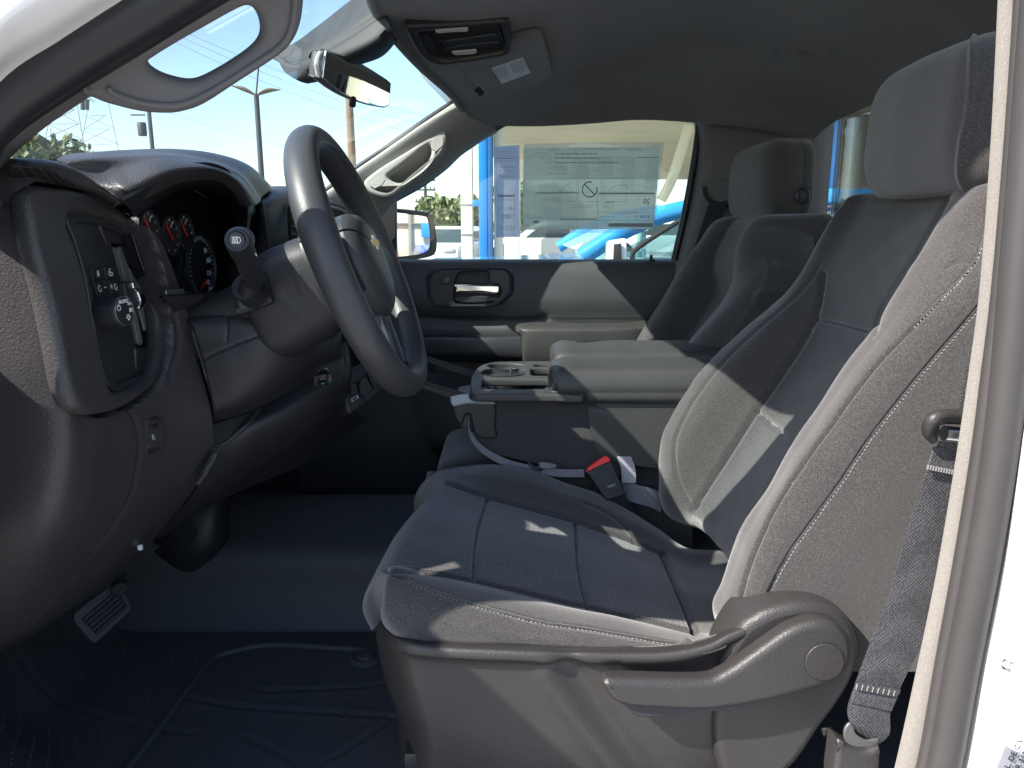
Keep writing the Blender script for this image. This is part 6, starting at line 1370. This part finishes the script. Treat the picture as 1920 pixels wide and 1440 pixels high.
wp = mat('white_car_paint', (.82, .82, .80), .3, Coat_Weight=.5); gp_ = mat('pale_grey_paint', (.5, .54, .56), .3, Coat_Weight=.5); rp_ = mat('red_car_paint', (.55, .03, .03), .3, Coat_Weight=.5); bp_ = mat('blue_car_paint', (.01, .10, .55), .3, Coat_Weight=.5)
cy = mat('bright_blue_paint', (.02, .24, .52), .25, Coat_Weight=.8)
struct('raised_lot', [(-60, 20.5, -1.25), (60, 20.5, -1.25), (60, 34, -1.25), (-60, 34, -1.25), (-60, 20.45, GZ), (60, 20.45, GZ)], [(0, 1, 2, 3), (4, 5, 1, 0)], conc)
a = P(893, 460, 24); car('parked_suv', 'white parked wagon side-on beyond the blue truck hood', V(a.x+2.35, 25, -1.25), 0, None, 4.7, 1.52, wp)
a = P(1120, 460, 15); car('parked_suv', 'cream white parked wagon with long roof, right of the other wagon', V(5.6, 28.5, -1.25), 0, None, 4.9, 1.6, wp)
a = P(843, 465, 24); car('parked_pickup', 'white parked car seen end-on beyond the side mirror', V(a.x, 24, GZ+.37), math.radians(80), None, 5.2, 1.0+.35, wp)
a = P(880, 470, 30); car('parked_sedan', 'pale grey car parked behind the white post', V(a.x+1, 31, GZ), math.radians(70), None, 4.6, 1.5, gp_)
car('red_suv', 'red parked car behind the cab, caught in the side mirror', V(10.5, 2.45, GZ), 0, None, 4.4, 1.42, rp_)
car('blue_car', 'deep blue parked car behind the cab, low in the side mirror', V(10.2, 4.5, GZ), 0, None, 4.0, 1.36, bp_)
# ---- blue pickup alongside
bt_ = empty('blue_pickup', (1.2, 4.6, GZ), 'bright blue pickup truck parked alongside the passenger door', 'pickup truck')
BY = 3.55
hoodline = [P(930, 483, BY+1.7), P(960, 482, BY+1.7), P(1050, 479, BY+1.7), P(1110, 477, BY)]
hoodline[0].x = P(885, 489, BY).x; hoodline[2].x = P(1050, 481, BY).x
xs0 = P(1110, 477, BY); xs1 = P(1275, 392, BY)
zr_ = P(1340, 372, BY).z
prof = [(-1.0, -1.1), (-1.05, -.35), (-.55, -.20), (hoodline[0].x, hoodline[0].z), (hoodline[2].x, hoodline[2].z), (xs0.x-.04, hoodline[2].z+.01), (xs0.x+.06, xs0.z-.04), (4.6, -.18), (4.6, -1.1)]
prism('body', prof, BY, BY+1.95, cy, bt_, .05)
A0, A1 = P(1100, 478, BY), P(1285, 384, BY); A2 = P(1360, 372, BY)
wd_ = .055
cab_ = [(A0.x, A0.z), (A1.x, A1.z), (A2.x+.35, A2.z+.02), (A2.x+1.3, A2.z+.02), (A2.x+1.75, -.1)]
prism('roof', [(A1.x-.03, A1.z-.0), (A2.x+.2, A2.z+.045), (A2.x+1.3, A2.z+.045), (A2.x+1.4, A2.z-.02), (A2.x+.2, A2.z-.02), (A1.x+.05, A1.z-.045)], BY+.02, BY+1.93, cy, bt_, .01)
for yy in (BY+.03, BY+1.88):
    tube('roof_pillar', [V(A0.x-.02, yy, A0.z-.01), V((A0.x+A1.x)/2-.02, yy, (A0.z+A1.z)/2+.012), V(A1.x, yy, A1.z-.02), V(A2.x+.25, yy, A2.z+.01)], .042, cy, bt_, seg=12)
    prism('rear_pillar', [(A2.x+1.15, A2.z), (A2.x+1.4, A2.z), (A2.x+1.7, -.12), (A2.x+1.35, -.12)], yy-.03, yy+.03, cy, bt_, .01)
prism('side_glass', [(A0.x+.16, A0.z+.02), (A1.x+.06, A1.z-.05), (A2.x+1.2, A2.z-.03), (A2.x+1.4, -.13), (A0.x+.12, -.13)], BY+.05, BY+.056, glass('truck_glass', (.55, .75, .75), 1.6, .35), bt_, 0)
prism('front_glass', [(A0.x+.0, A0.z+.01), (A1.x-.02, A1.z-.01), (A1.x-.01, A1.z-.02), (A0.x+.012, A0.z)], BY+.08, BY+1.85, bpy.data.materials['truck_glass'], bt_, 0)
tube('window_molding', [P(1186, 490, BY-.005), P(1190, 470, BY-.005), P(1240, 435, BY-.005), P(1290, 405, BY-.005)], .012, M['deep'], bt_)
mirg = mat('pale_interior', (.62, .68, .62), .6)
prism('door_mirror', [(P(1150, 1, BY-.2).x, P(1, 490, BY-.2).z), (P(1153, 1, BY-.2).x, P(1, 452, BY-.2).z), (P(1188, 1, BY-.2).x, P(1, 446, BY-.2).z), (P(1190, 1, BY-.2).x, P(1, 490, BY-.2).z)], BY-.22, BY-.1, M['paint'], bt_, .012)
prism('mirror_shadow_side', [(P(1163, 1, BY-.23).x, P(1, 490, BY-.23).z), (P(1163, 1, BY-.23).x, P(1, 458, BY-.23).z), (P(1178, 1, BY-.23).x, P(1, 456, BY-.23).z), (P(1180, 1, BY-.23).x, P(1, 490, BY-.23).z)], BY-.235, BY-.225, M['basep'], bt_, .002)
box('truck_seat', V(A1.x+.35, BY+.6, -.18), (.35, .5, .3), mirg, bt_, .06); box('truck_dash', V(A0.x+.2, BY+1.0, -.25), (.25, 1.6, .25), mirg, bt_, .06)
tube('steering_rim', [V(A0.x+.34+.04*math.cos(a), BY+.5+.17*math.cos(a), -.10+.15*math.sin(a)) for a in np.linspace(0, 2*PI, 14, endpoint=False)], .015, mirg, bt_, closed=True)
for x in (-.3, 3.6): wheel(bt_, V(x, BY+.12, GZ+.40), .40)
# ---- dealership canopy
bg_ = mat('beige_panel', (.66, .60, .42), .8); v_ = coords(bg_); basecol(bg_, ramp(bg_, noise(bg_, v_, 1.3, 4), [(.3, (.60, .55, .39)), (.7, (.72, .66, .48))]))
wh_ = mat('white_panel', (.75, .76, .73), .6); bl_ = mat('canopy_blue', (.01, .20, .62), .35); ct = mat('canopy_blue_shaded', (.01, .12, .34), .4)  # darker copy of the blue paints shade on the post's side
cn = empty('showroom_canopy', (6, 16, GZ), 'beige showroom canopy with blue portal frame and white posts beside the lot', 'canopy')
YC = 10.
def wbox(name, x0, x1, y0, y1, z0, z1, mt, par, bev=.01): return box(name, ((x0+x1)/2, (y0+y1)/2, (z0+z1)/2), (x1-x0, y1-y0, z1-z0), mt, par, bev)
x_ = lambda px, Y: P(px, 300, Y).x
wbox('portal_post', x_(897, YC), x_(913, YC), YC, YC+.5, GZ, 6.2, bl_, cn); wbox('portal_post_side', x_(913, YC)+.002, x_(923, YC), YC+.01, YC+.45, GZ, 6.2, ct, cn)
wbox('portal_beam', x_(897, YC), 9.5, YC, YC+.5, 5.4, 6.2, bl_, cn)
wbox('sign_arm', x_(884, YC), x_(897, YC)-.002, YC+.1, YC+.3, P(1, 386, YC).z, P(1, 375, YC).z, bl_, cn, .004)
wbox('white_post', x_(863, YC+2), x_(885, YC+2), YC+2, YC+2.3, GZ, 5.5, wh_, cn)
for zz_ in (P(1, 384, YC+2).z, P(1, 440, YC+2).z): wbox('post_joint', x_(863, YC+2)-.01, x_(885, YC+2)+.01, YC+1.99, YC+2.31, zz_-.015, zz_+.015, conc, cn, .003)
wbox('white_post', x_(925, YC), x_(942, YC), YC+.2, YC+.5, GZ, 5.3, wh_, cn)
wbox('white_post', x_(945, YC+14), x_(975, YC+14), YC+13, YC+13.4, GZ, 5.3, wh_, cn)
# soffit seen from below and fascia
zf = 2.45
wbox('soffit', x_(935, YC)-.2, 16, YC-2.2, YC+12, P(1, 262, YC+1.0).z+.15, P(1, 262, YC+1).z+.6, bg_, cn)
wbox('showroom_wall', 5.2, 5.6, YC-2.5, YC+12, GZ, 3.0, bg_, cn)
wbox('wall_base_panel', 5.10, 5.19, YC-2.4, YC+11, GZ, .8, wh_, cn)
tube('roof_brace', [P(1292, 235, 9.), P(1262, 330, 9.), P(1240, 375, 9.)], .06, bg_, cn)
for k in range(4): wbox('wall_rib', 5.02, 5.09, YC-2+k*1.6, YC-1.85+k*1.6, GZ, 2.6, wh_, cn, .004)
wbox('portal_post', x_(1543, 9.5), x_(1560, 9.5), 9.3, 9.7, GZ, 3.2, bl_, cn)
wbox('portal_beam', x_(1543, 9.5), 12, 9.3, 9.7, 3.2, 3.7, bl_, cn)
dk0 = mat('opening_dark', (.05, .052, .055), .8)
wbox('back_wall', x_(1480, 14), 14, 14, 14.3, GZ, 4.2, bg_, cn); wbox('dark_opening', x_(1566, 14), 13.9, 13.93, 13.99, P(1, 352, 14).z, P(1, 280, 14).z, dk0, cn, .004)
wbox('white_beam', x_(1562, 13), 13, 12.9, 13.1, P(1, 282, 13).z, P(1, 268, 13).z, wh_, cn)
wbox('white_panel', x_(1570, 13.8), x_(1584, 13.8), 13.80, 13.9, P(1, 352, 13.8).z, P(1, 322, 13.8).z, wh_, cn)
# building behind the truck, seen through the rear window and in the mirrors
sb_ = empty('service_building', (12, 6, GZ), 'beige service building behind the truck with dark garage opening and blue band', 'building')
wbox('wall', 12.0, 12.4, -4, 16, GZ, 3.2, bg_, sb_); wbox('fascia', 11.2, 12.6, -4.2, 16.2, 2.6, 3.7, wh_, sb_); wbox('blue_band', 11.15, 11.19, -4.2, 16.2, 3.72, 4.2, bl_, sb_)
dk = mat('garage_dark', (.06, .06, .065), .8)
for k, y in enumerate((-3.6, 5.4, 10)):
    wbox('garage_opening', 11.93, 11.99, y, y+3.2, GZ, .9, dk, sb_); wbox('panel_joint', 11.95, 11.985, y-1.1, y-1.04, GZ, 2.6, conc, sb_, .002)
wbox('garage_sign', 11.8, 11.92, 3.86, 4.05, -.15, .12, bl_, sb_); wbox('downpipe', 11.86, 11.98, 3.62, 3.68, GZ, 2.6, conc, sb_, .01); wbox('wall_ledge', 11.9, 11.99, -1, 5, .10, .13, conc, sb_, .005)
wbox('corner_column', 7.0, 7.35, 6.9, 7.25, GZ, 3.6, bl_, sb_)
wbox('awning', 6.4, 12, 6.5, 16, 3.5, 3.8, wh_, sb_)
# ---- lamps, poles, wires, tower
wood = mat('weathered_wood', (.20, .13, .08), .85); dkp = mat('dark_pole', (.05, .055, .06), .6); galv = mat('galvanised', (.30, .31, .32), .6)
def pole(name, label, px, y0, Y, r, mt, cat, top=None, lean=0):
    b = P(px, 430, Y); e = empty(name, V(b.x, Y, GZ), label, cat)
    t = P(px, y0, Y); tube('shaft', [V(b.x, Y, GZ), V(b.x+lean, Y, t.z)], r, mt, e, radii=[r*1.15, r*.85], smooth_n=2, seg=12); return e, V(b.x+lean, Y, t.z)
e, t = pole('utility_pole', 'weathered brown wooden utility pole rising below the rear view mirror', 667, 110, 26, .14, wood, 'pole', lean=-.05)
box('crossarm', t+V(0, 0, -.6), (2.2, .12, .14), wood, e, .01)
e, t = pole('parking_lot_lamp', 'dark twin-head parking lot lamp with a thin mast, left of the steering wheel', 497, 176, 24, .09, dkp, 'street lamp')
for s_, dz in ((-1, .10), (1, -.02)):
    tube('lamp_head', [t+V(0, 0, -.05), t+V(s_*.35, 0, .10+dz*.3), t+V(s_*.75, 0, .22+dz-.08)], .10, mat('lamp_bronze', (.16, .12, .08), .5) if s_ < 0 else bpy.data.materials['lamp_bronze'], e, radii=[.05, .16, .03], flat=.4)
tube('mast_top', [t, V(t.x+.12, t.y, P(505, 128, 24).z)], .025, dkp, e, smooth_n=2)
e, t = pole('thin_utility_pole', 'thin dark utility pole with a transformer, seen below the pillar handle', 300, 190, 55, .16, dkp, 'pole')
box('crossarm', t+V(0, 0, -.1), (1.6, .1, .12), dkp, e, .01); lathe('transformer', [(.28, 0), (.3, .1), (.3, .8), (.26, .9)], frame(t+V(-.6, 0, -2.3), V(1, 0, 0), V(0, 1, 0)), dkp, e, 14)
box('insulator_arm', t+V(-.8, 0, -.9), (1.0, .1, .1), dkp, e, .01)
e, t = pole('far_utility_pole', 'far utility pole with two crossarms above the side mirror', 799, 300, 60, .13, dkp, 'pole')
for k, py in enumerate((338, 356, 378)):
    z = P(799, py, 60).z; box('crossarm', V(t.x, 60, z), (1.6, .12, .12), dkp, e, .01)
    for q in (-.7, -.4, .4, .7): box('insulator', V(t.x+q, 60, z+.14), (.08, .08, .2), dkp, e, .01)
e, t = pole('dark_post', 'dark wooden post in front of the lattice pylon at the left edge', 87, 200, 60, .22, mat('dark_wood', (.05, .04, .03), .9), 'pole')
# lattice tower
tw = empty('lattice_pylon', P(110, 430, 80), 'grey steel lattice transmission pylon beyond the trees at the far left', 'pylon')
def q3(px, py, Y=80): return P(px, py, Y)
n_t = 0
segs = [((75, 300), (118, 120)), ((165, 318), (132, 120)), ((78, 262), (155, 262)), ((88, 232), (148, 232)), ((100, 205), (140, 205)), ((110, 170), (136, 170)), ((78, 262), (148, 232)), ((155, 262), (88, 232)), ((88, 232), (140, 205)), ((148, 232), (100, 205)), ((60, 300), (78, 262)), ((66, 300), (155, 262)), ((165, 300), (78, 262)), ((95, 240), (98, 300)), ((104, 250), (104, 300)),
        ((100, 150), (180, 190)), ((132, 150), (176, 192)), ((60, 190), (100, 175)), ((118, 120), (132, 120))]
for (a, b), (c_, d) in segs:
    tube('strut', [q3(a, b), q3(c_, d)], .05, galv, tw, smooth_n=2, seg=6)
    if n_t < 10: tube('strut', [q3(a, b)+V(1.6, 4, 0), q3(c_, d)+V(1.0, 4, 0)], .04, galv, tw, smooth_n=2, seg=6)
    n_t += 1
for px in (155, 163): tube('insulator_string', [q3(px, 186), q3(px, 206)], .22, dkp, tw, smooth_n=2, seg=8)
# overhead wires
wirem = mat('wire_grey', (.22, .24, .25), .6)
def wire(px0, y0, px1, y1, Y0, Y1, sag, r=.012):
    a, b = P(px0, y0, Y0), P(px1, y1, Y1); pts = [a+(b-a)*t+V(0, 0, -sag*4*t*(1-t)) for t in np.linspace(0, 1, 8)]
    o = tube('power_line', pts, r, wirem, None, seg=5, smooth_n=24); tag(o, None, 'power line', 'power lines across the sky'); return o
WL = [(300, 206, 1100, 330, 55, 62, 1.5), (200, 262, 420, 268, 60, 60, 1.), (300, 40, 1200, 262, 50, 64, 2.), (300, 52, 1200, 285, 50, 64, 2.), (300, 66, 1200, 300, 50, 64, 2.2), (300, 292, 400, 264, 55, 56, .2)]
for k, q in enumerate(WL):
    o = wire(*q); o['label'] = ['line from the thin pole to the far pole', 'short slack line beside the pylon', 'topmost line seen through the grab handle opening', 'second line seen through the grab handle opening', 'third line seen through the grab handle opening', 'short slanting line above the gauge hood'][k]; o['label'] = 'thin dark power line, '+o['label']
# ---- trees
leafm = []
for nm, c_ in (('leaf_green', (.13, .16, .06)), ('leaf_light', (.22, .25, .11)), ('leaf_dark', (.08, .10, .04))):
    leafm.append(mat(nm, c_, .7))
barkm = mat('bark', (.12, .09, .06), .9)
def tree(label, x, Y, h, rw_, seed, nleaf=2600, ls=.28):
    rg = np.random.default_rng(seed); e = empty('street_tree', V(x, Y, GZ), label, 'tree', 'trees around the lot')
    tube('trunk', [V(x, Y, GZ), V(x+.1, Y, GZ+h*.4), V(x-.05, Y, GZ+h*.8)], .2, barkm, e, radii=[.24, .17, .06])
    cs = []
    for k in range(6):
        a = rg.uniform(0, 2*PI); r = rw_*rg.uniform(.35, .7); z = GZ+h*rg.uniform(.5, .9); c0 = V(x+r*math.cos(a), Y+r*math.sin(a), z); cs.append(c0)
        tube('limb', [V(x, Y, GZ+h*.42), (V(x, Y, GZ+h*.5)+c0)/2, c0], .07, barkm, e, radii=[.1, .07, .03], seg=6)
    for m_, mt in enumerate(leafm):
        vs = []; fs = []
        for i in range(nleaf//3):
            c0 = cs[rg.integers(len(cs))]; d = rg.normal(0, 1, 3); d /= np.linalg.norm(d)+1e-6; rr_ = rw_*.5*rg.uniform(.3, 1.1)
            p = np.array(c0)+d*rr_*np.array([1, 1, .8]); u = rg.normal(0, 1, 3); u /= np.linalg.norm(u); w2 = np.cross(u, rg.normal(0, 1, 3)); w2 /= np.linalg.norm(w2)+1e-6
            s = ls*rg.uniform(.5, 1.2); b = len(vs); vs += [p-u*s, p+w2*s*.5, p+u*s, p-w2*s*.5]; fs.append((b, b+1, b+2, b+3))
        o = mesh_obj('leaves', vs, fs, mt, e, smooth=False); o['kind'] = 'stuff'
tree('leafy tree at the far left below the pylon', P(60, 430, 45).x, 45, 7.6, 3.6, 1, 3600, .34); tree('second leafy tree just right of the leftmost one', P(118, 430, 48).x, 48, 6.6, 3.0, 2, 3000, .34)
tree('yellow-green tree seen between the side mirror and white post', P(847, 430, 34).x, 34, 3.0, 1.6, 3, ls=.2); tree('small tree behind the white post, above the pale car', P(880, 430, 45).x, 45, 2.6, 1.4, 4, ls=.2)
tree('tree behind the price sticker, far across the lot', P(1010, 430, 50).x, 50, 4.6, 2.8, 5); tree('dark tree at the left horizon behind the dashboard', P(330, 430, 70).x, 70, 3.6, 3.2, 6)
# ---- signs and stalls in the distance
bbm = empty('green_billboard', P(838, 410, 70), 'pale green billboard on posts far across the street', 'billboard')
gA, gB = P(815, 416, 70), P(862, 386, 70)
wbox('board', gA.x, gB.x, 70, 70.3, gA.z, gB.z, mat('billboard_green', (.22, .42, .25), .6), bbm, .02); wbox('board_top', gA.x, gB.x, 69.9, 69.98, gB.z-.6, gB.z, mat('billboard_grey', (.3, .38, .38), .6), bbm, .02)
wbox('board_patch', P(842, 1, 70).x, P(853, 1, 70).x, 69.8, 69.88, P(1, 408, 70).z, P(1, 398, 70).z, mat('patch_blue', (.03, .12, .5), .6), bbm, .02); wbox('post', gA.x+1, gA.x+1.3, 70.05, 70.25, GZ, gA.z, galv, bbm, .01)
ys2 = empty('yellow_sign', P(826, 427, 40), 'small yellow shop sign beyond the side mirror', 'sign'); a, b = P(818, 433, 40), P(833, 421, 40)
wbox('sign_board', a.x, b.x, 40, 40.1, a.z, b.z, mat('sign_yellow', (.75, .55, .04), .5), ys2, .02); wbox('sign_post', (a.x+b.x)/2-.05, (a.x+b.x)/2+.05, 40.02, 40.08, GZ, a.z, galv, ys2, .005)
rt = empty('red_canopy_tent', P(826, 450, 38), 'red shade tent below the yellow sign', 'tent'); a, b = P(815, 446, 38), P(836, 434, 38)
mesh_obj('tent_roof', [V(a.x-.3, 37, a.z), V(b.x+.2, 37, a.z), V(b.x+.2, 39, a.z), V(a.x-.3, 39, a.z), V((a.x+b.x)/2-.2, 38, b.z)], [(0, 1, 4), (1, 2, 4), (2, 3, 4), (3, 0, 4), (3, 2, 1, 0)], mat('tent_red', (.6, .05, .05), .7), rt, smooth=False)
for x in (a.x-.25, b.x+.15):
    for y in (37.05, 38.95): tube('tent_leg', [V(x, y, GZ), V(x, y, a.z)], .03, galv, rt, smooth_n=2, seg=6)
bd = empty('low_street_building', P(760, 430, 90), 'low brown and cream street buildings on the horizon across the road', 'building'); 
wbox('wall', P(640, 1, 95).x, P(815, 1, 95).x, 95, 99, GZ, P(1, 418, 95).z, mat('far_wall', (.28, .24, .2), .8), bd, .05); wbox('wall', P(868, 1, 90).x, P(905, 1, 90).x, 90, 93, GZ, P(1, 425, 90).z, mat('far_cream', (.55, .48, .38), .8), bd, .05)
wbox('wall', P(1090, 1, 60).x, P(1160, 1, 60).x, 60, 63, GZ, P(1, 437, 60).z, mat('far_orange', (.6, .36, .16), .8), bd, .05)
for k in range(8): wbox('window', P(650+k*20, 1, 94.9).x, P(660+k*20, 1, 94.9).x, 94.9, 94.98, GZ+1.0, GZ+2.2, M['gloss'], bd, .0)
hl = struct('horizon_hedge', [], [], asph) if False else None
